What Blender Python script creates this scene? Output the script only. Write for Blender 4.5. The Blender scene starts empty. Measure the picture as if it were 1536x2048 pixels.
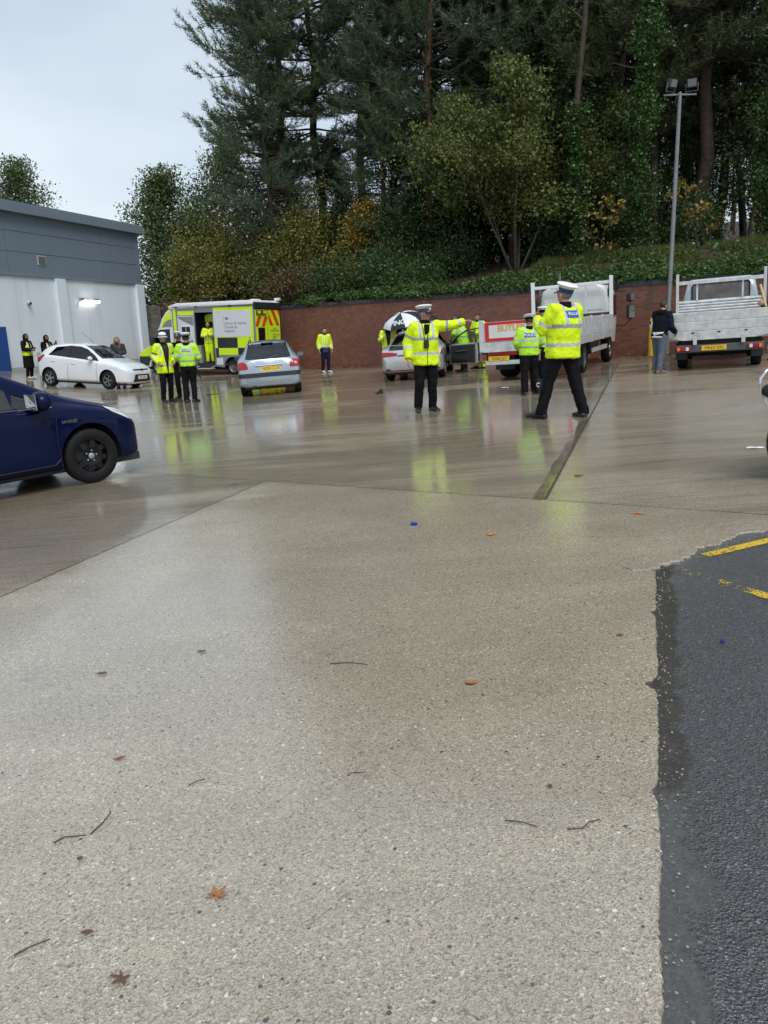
import bpy, bmesh, math, random
import numpy as np
from math import radians as R, sin, cos, pi, sqrt, atan2, hypot
from mathutils import Vector, Matrix, noise
from mathutils.bvhtree import BVHTree
random.seed(7)
S = bpy.context.scene
COL = S.collection

# ---------------------------------------------------------------- camera
cd = bpy.data.cameras.new('camera')
cd.sensor_fit = 'VERTICAL'; cd.sensor_height = 36.0
cd.lens = 36.0 * 1538.0 / 2048.0
cd.clip_start = 0.05; cd.clip_end = 3000
cam = bpy.data.objects.new('camera', cd); COL.objects.link(cam)
CAM_H = 1.467
cam.matrix_world = Matrix.Translation((0, 0, CAM_H)) @ Matrix.Rotation(pi/2 - R(13.35), 4, 'X') @ Matrix.Rotation(R(-1.85), 4, 'Z')
S.camera = cam
# ---------------------------------------------------------------- sky (overcast)
SUN_EL, SUN_AZ = R(56), R(160)        # soft light from behind the camera, a little to its right
W = bpy.data.worlds.new('World'); S.world = W; W.use_nodes = True
nt = W.node_tree; nt.nodes.clear()
def wn(t, **k):
    n = nt.nodes.new(t)
    for a, v in k.items(): setattr(n, a, v)
    return n
sky = wn('ShaderNodeTexSky', sky_type='NISHITA', sun_disc=False)
sky.sun_elevation = SUN_EL; sky.sun_rotation = SUN_AZ; sky.air_density = 1.0; sky.dust_density = 3.0
b1 = wn('ShaderNodeBackground'); b1.inputs[1].default_value = 0.10
nt.links.new(sky.outputs[0], b1.inputs[0])
tc = wn('ShaderNodeTexCoord'); mp = wn('ShaderNodeMapping'); mp.inputs['Scale'].default_value = (1.0, 1.0, 2.6)
mp.inputs['Location'].default_value = (0.3, 0.15, 0.4)
nz = wn('ShaderNodeTexNoise'); nz.inputs['Scale'].default_value = 1.5; nz.inputs['Detail'].default_value = 4; nz.inputs['Roughness'].default_value = 0.5
nt.links.new(tc.outputs['Generated'], mp.inputs[0]); nt.links.new(mp.outputs[0], nz.inputs['Vector'])
cr = wn('ShaderNodeValToRGB')
cr.color_ramp.elements[0].position = 0.34; cr.color_ramp.elements[0].color = (0.32, 0.392, 0.468, 1)
cr.color_ramp.elements[1].position = 0.66; cr.color_ramp.elements[1].color = (0.52, 0.567, 0.605, 1)
nt.links.new(nz.outputs['Fac'], cr.inputs[0])
b2 = wn('ShaderNodeBackground'); b2.inputs[1].default_value = 1.0
sz = wn('ShaderNodeSeparateXYZ'); nt.links.new(tc.outputs['Generated'], sz.inputs[0])          # cloud base a little paler towards the horizon, all round
gr = wn('ShaderNodeValToRGB'); gr.color_ramp.elements[0].position = 0.05; gr.color_ramp.elements[0].color = (1.08, 1.08, 1.085, 1); gr.color_ramp.elements[1].position = 0.5; gr.color_ramp.elements[1].color = (0.88, 0.90, 0.925, 1)
nt.links.new(sz.outputs[2], gr.inputs[0])
mu = wn('ShaderNodeMix', data_type='RGBA', blend_type='MULTIPLY'); mu.inputs[0].default_value = 1.0
nt.links.new(cr.outputs[0], mu.inputs[6]); nt.links.new(gr.outputs[0], mu.inputs[7]); nt.links.new(mu.outputs[2], b2.inputs[0])
ms = wn('ShaderNodeMixShader'); ms.inputs[0].default_value = 0.86
nt.links.new(b1.outputs[0], ms.inputs[1]); nt.links.new(b2.outputs[0], ms.inputs[2])
wo = wn('ShaderNodeOutputWorld'); nt.links.new(ms.outputs[0], wo.inputs[0])
# ---------------------------------------------------------------- sun (behind cloud)
sl = bpy.data.lights.new('sun', 'SUN'); sl.energy = 1.5; sl.angle = R(35); sl.color = (1.0, 0.97, 0.93)
so = bpy.data.objects.new('sun', sl); COL.objects.link(so)
_d = Vector((sin(SUN_AZ)*cos(SUN_EL), cos(SUN_AZ)*cos(SUN_EL), sin(SUN_EL)))
so.rotation_euler = _d.to_track_quat('Z', 'Y').to_euler()
# ---------------------------------------------------------------- exposure
vs = S.view_settings; vs.view_transform = 'Standard'; vs.look = 'None'; vs.exposure = 0.70; vs.gamma = 1; vs.use_curve_mapping = False
S.cycles.max_bounces = 7; S.cycles.diffuse_bounces = 2; S.cycles.glossy_bounces = 3; S.cycles.transmission_bounces = 4
S.cycles.use_adaptive_sampling = True; S.cycles.adaptive_threshold = 0.025
S.cycles.caustics_reflective = False; S.cycles.caustics_refractive = False

# ================================================================ helpers
def gz(x):
    """height of the yard: falls to the left into a shallow valley, rises again to the building"""
    if x > 14: return 0.0447*14
    z = 0.0447*x
    if x < -5: z += 0.0098*min(-5-x, 9.5)**2
    if x < -14.5: z += 0.19*min(-14.5-x, 3)
    if x < -17.5: z += 0.0447*(-17.5-x)
    return z

class NT:
    def __init__(s, m):
        s.t = m.node_tree; s.t.nodes.clear()
        s.o = s.n('ShaderNodeOutputMaterial'); s.p = s.n('ShaderNodeBsdfPrincipled')
        s.l(s.p.outputs[0], s.o.inputs[0])
    def n(s, t, **k):
        x = s.t.nodes.new(t)
        for a, v in k.items():
            if a in x.inputs: x.inputs[a].default_value = v
            else: setattr(x, a, v)
        return x
    def l(s, a, b): s.t.links.new(a, b)
    def put(s, v, sock):
        if hasattr(v, 'links') or hasattr(v, 'is_output'): s.l(v, sock)
        else: sock.default_value = v
    def math(s, op, a, b=0.0, c=None, clamp=False):
        m = s.n('ShaderNodeMath', operation=op); m.use_clamp = clamp
        s.put(a, m.inputs[0]); s.put(b, m.inputs[1])
        if c is not None: s.put(c, m.inputs[2])
        return m.outputs[0]
    def mix(s, f, a, b, blend='MIX'):
        m = s.n('ShaderNodeMix', data_type='RGBA', blend_type=blend)
        s.put(f, m.inputs[0])
        s.put(a if hasattr(a, 'is_output') else c4(a), m.inputs[6]); s.put(b if hasattr(b, 'is_output') else c4(b), m.inputs[7])
        return m.outputs[2]
    def mixf(s, f, a, b):
        m = s.n('ShaderNodeMix', data_type='FLOAT')
        s.put(f, m.inputs[0]); s.put(a, m.inputs[2]); s.put(b, m.inputs[3]); return m.outputs[0]
    def ramp(s, f, els, interp='LINEAR'):
        r = s.n('ShaderNodeValToRGB'); e = r.color_ramp; e.interpolation = interp
        while len(e.elements) < len(els): e.elements.new(0.5)
        for q, (p, c) in zip(e.elements, els): q.position = p; q.color = c4(c)
        s.put(f, r.inputs[0]); return r.outputs[0]
    def obj(s, scale=(1, 1, 1), loc=(0, 0, 0), rot=(0, 0, 0)):
        t = s.n('ShaderNodeTexCoord'); m = s.n('ShaderNodeMapping')
        m.inputs['Scale'].default_value = scale; m.inputs['Location'].default_value = loc; m.inputs['Rotation'].default_value = rot
        s.l(t.outputs['Object'], m.inputs[0]); return m.outputs[0]
    def noise(s, vec, scale, detail=3, rough=0.5, dist=0):
        n = s.n('ShaderNodeTexNoise'); n.inputs['Scale'].default_value = scale; n.inputs['Detail'].default_value = detail
        n.inputs['Roughness'].default_value = rough; n.inputs['Distortion'].default_value = dist
        s.l(vec, n.inputs['Vector']); return n.outputs['Fac']
    def step(s, v, lo, hi):
        m = s.n('ShaderNodeMapRange'); m.interpolation_type = 'SMOOTHSTEP'
        s.put(v, m.inputs[0]); s.put(lo, m.inputs[1]); s.put(hi, m.inputs[2]); return m.outputs[0]
    def bump(s, h, strength=0.3, dist=0.01, normal=None):
        b = s.n('ShaderNodeBump'); s.put(strength, b.inputs['Strength']); b.inputs['Distance'].default_value = dist
        s.l(h, b.inputs['Height'])
        if normal is not None: s.l(normal, b.inputs['Normal'])
        return b.outputs[0]

def c4(c):
    if isinstance(c, (int, float)): return (c, c, c, 1)
    return tuple(c) if len(c) == 4 else (c[0], c[1], c[2], 1)
MATS = {}
def pm(name, col, rough=0.5, metal=0.0, var=0.12, vscale=6.0, bump=0.0, bscale=40.0, coat=0.0, spec=0.5, island=0.0, emit=0.0, alpha=1.0, trans=0.0, rvar=0.0):
    """general procedural material: colour with a little noise in it, optional relief"""
    if name in MATS: return MATS[name]
    m = bpy.data.materials.new(name); m.use_nodes = True; t = NT(m); p = t.p
    v = t.obj()
    base = c4(col)
    n = t.noise(v, vscale, 4, 0.6)
    dark = tuple(max(0, c*(1-var)) for c in base[:3]); lite = tuple(min(1, c*(1+var)) for c in base[:3])
    c = t.ramp(n, [(0.3, dark), (0.7, lite)])
    if island:
        g = t.n('ShaderNodeNewGeometry')
        k = t.math('MULTIPLY_ADD', g.outputs['Random Per Island'], 2*island, 1-island)
        c = t.mix(1.0, c, k, 'MULTIPLY')
    t.l(c, p.inputs['Base Color'])
    if rvar:
        t.l(t.math('MULTIPLY_ADD', t.noise(v, vscale*1.7, 3), 2*rvar, rough-rvar, clamp=True), p.inputs['Roughness'])
    else: p.inputs['Roughness'].default_value = rough
    p.inputs['Metallic'].default_value = metal; p.inputs['Coat Weight'].default_value = coat; p.inputs['Coat Roughness'].default_value = 0.05
    p.inputs['Specular IOR Level'].default_value = spec
    p.inputs['Transmission Weight'].default_value = trans; p.inputs['Alpha'].default_value = alpha
    if emit: p.inputs['Emission Color'].default_value = base; p.inputs['Emission Strength'].default_value = emit
    if bump: t.l(t.bump(t.noise(v, bscale, 4, 0.6), bump, 0.01), p.inputs['Normal'])
    MATS[name] = m; return m

# ---- geometry collector
class MB:
    def __init__(s): s.v = []; s.f = []; s.mi = []; s.cur = 0
    def add(s, vs, fs):
        o = len(s.v); s.v.extend([tuple(p) for p in vs]); s.f.extend([tuple(i+o for i in f) for f in fs]); s.mi.extend([s.cur]*len(fs)); return s
    def box(s, c, d, M=None):
        x, y, z = d[0]/2, d[1]/2, d[2]/2
        P = [Vector((i*x, j*y, k*z)) for k in (-1, 1) for j in (-1, 1) for i in (-1, 1)]
        if M is not None: P = [M @ p for p in P]
        P = [p + Vector(c) for p in P]
        return s.add(P, [(0, 2, 3, 1), (4, 5, 7, 6), (0, 1, 5, 4), (2, 6, 7, 3), (0, 4, 6, 2), (1, 3, 7, 5)])
    def bx(s, x0, x1, y0, y1, z0, z1): return s.box(((x0+x1)/2, (y0+y1)/2, (z0+z1)/2), (x1-x0, y1-y0, z1-z0))
    def bar(s, a, b, w, h=None, up=(0, 0, 1)):
        a, b = Vector(a), Vector(b); h = w if h is None else h; d = (b-a); L = d.length; d.normalize()
        u = Vector(up); sx = d.cross(u)
        if sx.length < 1e-4: sx = d.cross(Vector((1, 0, 0)))
        sx.normalize(); u = sx.cross(d)
        M = Matrix((d, sx, u)).transposed()
        return s.box((a+b)/2, (L, w, h), M)
    def tube(s, pts, r, n=8, caps=True, sq=1.0):
        pts = [Vector(p) for p in pts]; k = len(pts)
        rs = list(r) if hasattr(r, '__len__') else [r]*k
        V = []; prev = None
        for i, p in enumerate(pts):
            d = (pts[min(i+1, k-1)] - pts[max(i-1, 0)])
            if d.length < 1e-9: d = Vector((0, 0, 1))
            d.normalize()
            if prev is None:
                a = d.cross(Vector((0, 0, 1)) if abs(d.z) < 0.9 else Vector((0, 1, 0))); a.normalize()
            else:
                a = prev - d*prev.dot(d)
                if a.length < 1e-6: a = d.orthogonal()
                a.normalize()
            prev = a; b = d.cross(a)
            for q in range(n):
                t = 2*pi*q/n; V.append(p + (a*cos(t) + b*sin(t)*sq)*rs[i])
        F = [(i*n+q, i*n+(q+1) % n, (i+1)*n+(q+1) % n, (i+1)*n+q) for i in range(k-1) for q in range(n)]
        if caps: F += [tuple(range(n-1, -1, -1)), tuple((k-1)*n+q for q in range(n))]
        return s.add(V, F)
    def lathe(s, prof, n=24, c=(0, 0, 0), axis='Z', caps=True, sx=1, sy=1):
        V = []
        for r, h in prof:
            for q in range(n):
                t = 2*pi*q/n; x, y = r*cos(t)*sx, r*sin(t)*sy
                p = (x, y, h) if axis == 'Z' else ((h, x, y) if axis == 'X' else (y, h, x))
                V.append(Vector(p) + Vector(c))
        k = len(prof)
        F = [(i*n+q, i*n+(q+1) % n, (i+1)*n+(q+1) % n, (i+1)*n+q) for i in range(k-1) for q in range(n)]
        if caps: F += [tuple(range(n-1, -1, -1)), tuple((k-1)*n+q for q in range(n))]
        return s.add(V, F)
    def loft(s, rings, caps=True, closed=True):
        n = len(rings[0]); k = len(rings); V = [p for r in rings for p in r]
        m = n if closed else n-1
        F = [(i*n+q, i*n+(q+1) % n, (i+1)*n+(q+1) % n, (i+1)*n+q) for i in range(k-1) for q in range(m)]
        if caps: F += [tuple(range(n-1, -1, -1)), tuple((k-1)*n+q for q in range(n))]
        return s.add(V, F)
    def ell(s, c, r, nu=16, nv=10, M=None):
        V = []; 
        for j in range(1, nv):
            a = pi*j/nv - pi/2
            for i in range(nu):
                t = 2*pi*i/nu; V.append(Vector((r[0]*cos(a)*cos(t), r[1]*cos(a)*sin(t), r[2]*sin(a))))
        V += [Vector((0, 0, -r[2])), Vector((0, 0, r[2]))]
        if M is not None: V = [M @ p for p in V]
        V = [p + Vector(c) for p in V]; b = (nv-1)*nu
        F = [(j*nu+i, j*nu+(i+1) % nu, (j+1)*nu+(i+1) % nu, (j+1)*nu+i) for j in range(nv-2) for i in range(nu)]
        F += [(b, (i+1) % nu, i) for i in range(nu)] + [(b+1, (nv-2)*nu+i, (nv-2)*nu+(i+1) % nu) for i in range(nu)]
        return s.add(V, F)
    def prism(s, poly, a, b, plane='XZ'):
        """polygon (u,v) extruded from a to b along the third axis"""
        n = len(poly)
        def P(u, v, w): return {'XZ': (u, w, v), 'YZ': (w, u, v), 'XY': (u, v, w)}[plane]
        V = [P(u, v, a) for u, v in poly] + [P(u, v, b) for u, v in poly]
        F = [tuple(range(n)), tuple(range(2*n-1, n-1, -1))] + [(i, i+n, (i+1) % n+n, (i+1) % n) for i in range(n)]
        return s.add(V, F)
    def build(s, name, mats, parent=None, smooth=None, bev=0, M=None, seg=2, fixn=True):
        me = bpy.data.meshes.new(name); me.from_pydata(s.v, [], s.f)
        mats = mats if isinstance(mats, (list, tuple)) else [mats]
        for m in mats: me.materials.append(m)
        if len(mats) > 1: me.polygons.foreach_set('material_index', s.mi)
        if fixn:
            bm = bmesh.new(); bm.from_mesh(me); bmesh.ops.recalc_face_normals(bm, faces=bm.faces); bm.to_mesh(me); bm.free()
        return mkobj(name, me, parent, smooth, bev, M, seg)
def mkobj(name, me, parent=None, smooth=None, bev=0, M=None, seg=2):
    if smooth is not None:
        me.shade_smooth()
        if smooth < 180: me.set_sharp_from_angle(angle=R(smooth))
    o = bpy.data.objects.new(name, me); COL.objects.link(o)
    if parent is not None: o.parent = parent
    if M is not None: o.matrix_local = M
    if bev:
        b = o.modifiers.new('bevel', 'BEVEL'); b.width = bev; b.segments = seg; b.limit_method = 'ANGLE'; b.angle_limit = R(40); b.harden_normals = False
    return o
def npmesh(name, V, F, mat, parent=None, smooth=None):
    """V (n,3) array, F (m,k) array -> object; fast path"""
    me = bpy.data.meshes.new(name); V = np.ascontiguousarray(V, np.float32); F = np.ascontiguousarray(F, np.int32); m, k = F.shape
    me.vertices.add(len(V)); me.vertices.foreach_set('co', V.ravel()); me.loops.add(m*k); me.loops.foreach_set('vertex_index', F.ravel())
    me.polygons.add(m); me.polygons.foreach_set('loop_start', np.arange(0, m*k, k, dtype=np.int32)); me.polygons.foreach_set('loop_total', np.full(m, k, np.int32))
    me.update(calc_edges=True); me.materials.append(mat)
    return mkobj(name, me, parent, smooth)
def tag(o, label=None, cat=None, group=None, kind=None):
    if label: o['label'] = label
    if cat: o['category'] = cat
    if group: o['group'] = group
    if kind: o['kind'] = kind
    return o
def thing(name, label, cat, loc=(0, 0, 0), rz=0, group=None, rx=0, ry=0):
    o = bpy.data.objects.new(name, None); COL.objects.link(o); o.empty_display_size = 0.2
    o.location = loc; o.rotation_euler = (rx, ry, rz); return tag(o, label, cat, group)
def text_mb(txt, size, mb=None, M=None, ext=0.001, align='CENTER', bold=0.0, spacing=1.0):
    cu = bpy.data.curves.new('t', 'FONT'); cu.body = txt; cu.size = size; cu.align_x = align; cu.align_y = 'CENTER'; cu.extrude = ext
    cu.offset = bold; cu.resolution_u = 3; cu.space_character = spacing; cu.space_line = 0.95
    o = bpy.data.objects.new('t', cu); COL.objects.link(o)
    dg = bpy.context.evaluated_depsgraph_get(); me = bpy.data.meshes.new_from_object(o.evaluated_get(dg))
    V = [v.co.copy() for v in me.vertices]; F = [tuple(p.vertices) for p in me.polygons]
    bpy.data.objects.remove(o); bpy.data.curves.remove(cu); bpy.data.meshes.remove(me)
    mb = mb or MB()
    if M is not None: V = [M @ v for v in V]
    return mb.add(V, F)
def frame(origin, right, up):
    """matrix whose x is right, y is up (for text and plates), z faces the reader"""
    r = Vector(right).normalized(); u = Vector(up); n = r.cross(u).normalized(); u = n.cross(r)
    m = Matrix((r, u, n)).transposed().to_4x4(); m.translation = Vector(origin); return m
# ================================================================ ground
def concrete_mat(name, far=0.0, wetlo=0.47, wetamt=1.0, film=0.8, dark=0.0, gain=1.0):
    """exposed-aggregate concrete under a film of rain. far: brushed and browner; wetlo: how readily water stands; film: how wet the rest is"""
    m = bpy.data.materials.new(name); m.use_nodes = True; t = NT(m); p = t.p
    v = t.obj()
    def grain(scale):
        n = t.n('ShaderNodeTexVoronoi'); n.inputs['Scale'].default_value = scale; t.l(v, n.inputs['Vector'])
        s_ = t.n('ShaderNodeSeparateColor'); t.l(n.outputs['Color'], s_.inputs[0]); return n, s_.outputs[0], s_.outputs[1]
    va, ra, rb = grain(150.0); vb, sa, sb = grain(300.0)
    big = t.noise(v, 0.42, 4, 0.55, 0.6); mid = t.noise(v, 2.3, 4, 0.6); fine = t.noise(v, 70, 3, 0.65)
    agg = t.ramp(ra, [(0.0, (0.09, 0.072, 0.052)), (0.08, (0.18, 0.145, 0.105)), (0.30, (0.30, 0.25, 0.18)), (0.62, (0.40, 0.342, 0.252)), (0.88, (0.49, 0.43, 0.33)), (0.97, (0.58, 0.53, 0.44)), (1.0, (0.78, 0.75, 0.68))])
    sand = t.ramp(sa, [(0.0, (0.15, 0.12, 0.085)), (0.3, (0.31, 0.262, 0.188)), (0.75, (0.43, 0.372, 0.28)), (1.0, (0.56, 0.50, 0.39))])
    col = t.mix(t.step(fine, 0.42, 0.58), agg, sand)
    vd, da, db = grain(40.0)
    peb = t.math('MULTIPLY', t.math('LESS_THAN', vd.outputs['Distance'], t.math('MULTIPLY_ADD', db, 0.16, 0.12)), t.math('LESS_THAN', da, 0.05))
    col = t.mix(peb, col, (0.022, 0.024, 0.028))
    peb2 = t.math('MULTIPLY', t.math('LESS_THAN', vd.outputs['Distance'], t.math('MULTIPLY_ADD', db, 0.16, 0.10)), t.math('GREATER_THAN', da, 0.965))
    col = t.mix(peb2, col, (0.72, 0.70, 0.66))
    col = t.mix(t.math('MULTIPLY', t.step(big, 0.45, 0.70), 0.30), col, (0.17, 0.13, 0.08))
    col = t.mix(0.5, col, t.ramp(mid, [(0.3, (0.74, 0.73, 0.71)), (0.7, (1, 1, 1))]), 'MULTIPLY')
    xyz = t.n('ShaderNodeSeparateXYZ'); t.l(v, xyz.inputs[0])
    dj = t.math('ADD', t.math('MULTIPLY', t.math('ADD', xyz.outputs[0], 1.25), 0.580), t.math('MULTIPLY', t.math('SUBTRACT', xyz.outputs[1], 8.02), 0.815))
    streak = t.noise(t.obj((0.45, 8.0, 1.0), rot=(0, 0, R(-3))), 1.0, 5, 0.68, 0.35)
    streak2 = t.noise(t.obj((0.16, 2.2, 1.0)), 1.0, 4, 0.6, 0.5)
    if far:
        brown = t.mix(t.step(streak, 0.30, 0.72), (0.11, 0.088, 0.06), (0.37, 0.31, 0.225)); fz = t.math('MULTIPLY', t.mixf(t.step(dj, -0.5, 7.0), 0.45, 1.0), far*0.8); col = t.mix(fz, col, brown)
        hair = t.noise(t.obj((0.9, 30.0, 1.0), rot=(0, 0, R(-3))), 1.0, 4, 0.7, 0.25); patch = t.step(t.noise(v, 0.6, 3, 0.5), 0.35, 0.65)
        col = t.mix(t.math('MULTIPLY', t.step(hair, 0.52, 0.66), t.math('MULTIPLY_ADD', patch, 0.45, 0.12)), col, (0.055, 0.044, 0.03))
        red = t.math('MULTIPLY', t.step(t.noise(t.obj((0.5, 1.6, 1)), 0.9, 4, 0.6, 0.4), 0.58, 0.64), t.step(dj, 3.0, 8.0))
        col = t.mix(t.math('MULTIPLY', red, 0.5), col, (0.20, 0.08, 0.06))
    if gain != 1: col = t.mix(1.0, col, (gain, gain, gain*0.985), 'MULTIPLY')
    spot_ = t.math('MULTIPLY', t.step(t.noise(v, 3.1, 3, 0.5, 0.5), 0.66, 0.74), t.step(t.noise(v, 0.7, 2), 0.42, 0.6)); col = t.mix(t.math('MULTIPLY', spot_, 0.35), col, (0.10, 0.085, 0.065))
    if dark: col = t.mix(dark, col, (0.05, 0.044, 0.036))
    # leaf mould gathered along the foot of the brick wall
    dw = t.math('ADD', t.math('MULTIPLY', t.math('ADD', xyz.outputs[0], 2.69), 0.6585), t.math('MULTIPLY', t.math('SUBTRACT', xyz.outputs[1], 35.4), 0.753))
    mould = t.step(t.math('ADD', dw, t.math('MULTIPLY', t.noise(v, 0.7, 4, 0.6), 3.4)), -2.6, 0.6)
    col = t.mix(t.math('MULTIPLY', mould, 0.92), col, t.mix(t.noise(v, 14, 4, 0.7), (0.028, 0.017, 0.010), (0.16, 0.09, 0.045)))
    dry = t.math('SUBTRACT', 1.0, t.math('MULTIPLY', mould, 0.85))
    wet = t.math('ADD', t.math('MULTIPLY', t.noise(t.obj((0.5, 0.9, 1)), 0.55, 4, 0.5, 0.8), 0.75), t.math('MULTIPLY', streak2, 0.35))
    pud = t.math('MULTIPLY', t.math('MULTIPLY', t.step(wet, wetlo, wetlo+0.16), wetamt), dry)
    col = t.mix(t.math('MULTIPLY', pud, 0.36), col, (0.07, 0.056, 0.04))
    t.l(col, p.inputs['Base Color'])
    p.inputs['Roughness'].default_value = 0.55; p.inputs['Specular IOR Level'].default_value = 0.35
    t.l(t.math('MULTIPLY', t.mixf(pud, film, 1.0), dry), p.inputs['Coat Weight']); p.inputs['Coat IOR'].default_value = 1.62 if far else 1.95
    t.l(t.mixf(pud, t.math('MULTIPLY_ADD', mid, 0.14, 0.10 if far else 0.075), t.math('MULTIPLY_ADD', mid, 0.08, 0.02)), p.inputs['Coat Roughness'])
    hgt = t.math('ADD', t.math('MULTIPLY', va.outputs['Distance'], 0.8), t.math('MULTIPLY', vb.outputs['Distance'], 0.4))
    n1 = t.bump(hgt, 0.7 if not far else 0.15, 0.006); t.l(n1, p.inputs['Normal'])
    c1 = t.bump(t.math('ADD', hgt, t.math('MULTIPLY', fine, 0.6)), t.mixf(pud, 0.10 if not far else 0.05, 0.015), 0.005)
    if far: c1 = t.bump(streak, t.mixf(pud, 0.20, 0.07), 0.018, c1)
    t.l(c1, p.inputs['Coat Normal'])
    return m
def asphalt_mat():
    m = bpy.data.materials.new('wet_asphalt'); m.use_nodes = True; t = NT(m); p = t.p
    v = t.obj()
    def grain(scale):
        n = t.n('ShaderNodeTexVoronoi'); n.inputs['Scale'].default_value = scale; t.l(v, n.inputs['Vector'])
        s_ = t.n('ShaderNodeSeparateColor'); t.l(n.outputs['Color'], s_.inputs[0]); return n, s_.outputs[0], s_.outputs[1]
    n, ra, rb = grain(125); n2, rc, rd = grain(260)
    col = t.ramp(ra, [(0, (0.008, 0.008, 0.009)), (0.4, (0.030, 0.031, 0.033)), (0.85, (0.080, 0.081, 0.084)), (0.985, (0.11, 0.105, 0.10)), (1, (0.34, 0.31, 0.27))])
    col = t.mix(0.35, col, t.ramp(rc, [(0, (0.006, 0.007, 0.009)), (0.8, (0.05, 0.054, 0.06)), (1, (0.16, 0.14, 0.12))]))
    xyz = t.n('ShaderNodeSeparateXYZ'); t.l(v, xyz.inputs[0])
    de = t.math('ADD', t.math('MULTIPLY', t.math('SUBTRACT', xyz.outputs[0], 1.58), 0.945), t.math('MULTIPLY', t.math('SUBTRACT', xyz.outputs[1], 4.31), -0.326))
    w = t.math('ADD', t.math('ADD', de, t.math('MULTIPLY', t.math('SUBTRACT', t.noise(v, 5.0, 4, 0.65), 0.5), 0.26)), t.math('MULTIPLY', t.math('SUBTRACT', n.outputs['Distance'], 0.3), 0.05))
    pud = t.math('SUBTRACT', 1.0, t.step(w, 0.085, 0.14))
    col = t.mix(t.math('MULTIPLY', pud, 0.5), col, (0.05, 0.038, 0.024))
    t.l(col, p.inputs['Base Color'])
    p.inputs['Roughness'].default_value = 0.45; p.inputs['Coat Weight'].default_value = 0.9; p.inputs['Coat IOR'].default_value = 1.65
    t.l(t.mixf(pud, 0.16, 0.015), p.inputs['Coat Roughness'])
    h = t.math('ADD', n.outputs['Distance'], t.math('MULTIPLY', n2.outputs['Distance'], 0.4))
    t.l(t.bump(h, t.mixf(pud, 1.0, 0.1), 0.006), p.inputs['Normal']); t.l(t.bump(h, t.mixf(pud, 0.7, 0.0), 0.006), p.inputs['Coat Normal'])
    return m
M_CONC = concrete_mat('wet_concrete', 0.0, 0.44, 0.5, 1.0, 0.0, 1.20); M_CONC_F = concrete_mat('worn_wet_concrete', 0.68, 0.42, 0.9, 0.85, 0.0, 1.10); M_CONC_R = concrete_mat('brushed_concrete', 0.55, 0.50, 0.8, 0.75, 0.0, 1.0)
M_CONC_L = concrete_mat('soaked_concrete', 0.30, 0.42, 0.9, 0.95, 0.0, 0.98); M_ASPH = asphalt_mat()
M_DIRT = pm('joint_dirt', (0.10, 0.085, 0.066), 0.45, var=0.4, vscale=30)
M_FIELD = pm('outer_ground', (0.10, 0.095, 0.085), 0.5, var=0.3, vscale=0.6)

def sheet(name, xs, ys, dz, mat, parent=None):
    X, Y = np.meshgrid(xs, ys); Z = np.array([gz(x) for x in xs])[None, :] + 0*Y + dz
    V = np.stack([X, Y, Z], -1).reshape(-1, 3); nx = len(xs); ny = len(ys)
    i = np.arange(nx*ny).reshape(ny, nx); F = np.stack([i[:-1, :-1], i[:-1, 1:], i[1:, 1:], i[1:, :-1]], -1).reshape(-1, 4)
    return npmesh(name, V, F, mat, parent, 180)
xs_ = np.concatenate([[-900, -300, -120, -60], np.arange(-30, 31, 1.0), [60, 120, 300, 900]])
ys_ = np.concatenate([[-900, -300, -100, -40], np.arange(-16, 62, 2.0), [80, 120, 300, 1200]])
ground = tag(sheet('ground', xs_, ys_, -0.06, M_FIELD), kind='structure')

# slabs of the yard: a fine sheet cut along its joints
def cutbm():
    bm = bmesh.new(); xs = np.arange(-19, 24.1, 0.5); ys = np.arange(-6, 47.1, 1.0)
    g = [[bm.verts.new((x, y, gz(x))) for x in xs] for y in ys]
    for j in range(len(ys)-1):
        for i in range(len(xs)-1): bm.faces.new((g[j][i], g[j][i+1], g[j+1][i+1], g[j+1][i]))
    return bm
JOINT_T = ((-1.25, 8.02), (0.815, -0.580))       # cross joint
JOINT_L = ((-1.25, 8.02), (0.335, 0.942))        # near left joint
JOINT_C = ((1.33, 6.17), (0.323, 0.946))         # channel on the right
ED_A = ((1.58, 4.31), (0.326, 0.945))            # concrete / asphalt edge, running to the camera
ED_B = ((1.58, 4.31), (0.865, 0.502))            # concrete / asphalt edge, running off to the right
def side(p, l): return (p[0]-l[0][0])*l[1][1] - (p[1]-l[0][1])*l[1][0]   # >0 to the right of the line's direction
bm = cutbm()
def cut(l, w, cond=None):
    n = Vector((l[1][1], -l[1][0], 0))
    for o in (-w, w):
        fs = [f for f in bm.faces if cond is None or cond(f.calc_center_median())]
        gs = list({v for f in fs for v in f.verts}) + list({e for f in fs for e in f.edges}) + fs
        bmesh.ops.bisect_plane(bm, geom=gs, plane_co=Vector((l[0][0], l[0][1], 0)) + n*o, plane_no=n, dist=1e-5)
    kill = [f for f in bm.faces if abs(side(f.calc_center_median(), l)) < w and (cond is None or cond(f.calc_center_median()))]
    bmesh.ops.delete(bm, geom=kill, context='FACES')
near = lambda c: side(c, JOINT_T) > 0
farc = lambda c: side(c, JOINT_T) < 0
cut(JOINT_T, 0.0045)
cut(JOINT_L, 0.0045, near)
cut(JOINT_C, 0.012, farc)
JOINT_F = ((-6.3, 20.2), (0.80, 0.60)); leftfar = lambda c: farc(c) and side(c, JOINT_C) < 0
cut(JOINT_F, 0.009, leftfar)
JOINT_R = ((5.6, 12.0), (0.815, -0.580)); rightfar = lambda c: farc(c) and side(c, JOINT_C) > 0
cut(JOINT_R, 0.006, rightfar)
EDGE_IN = 0.10
def in_asph(c): return side(c, ED_A) > -EDGE_IN and side(c, ED_B) > -EDGE_IN
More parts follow.
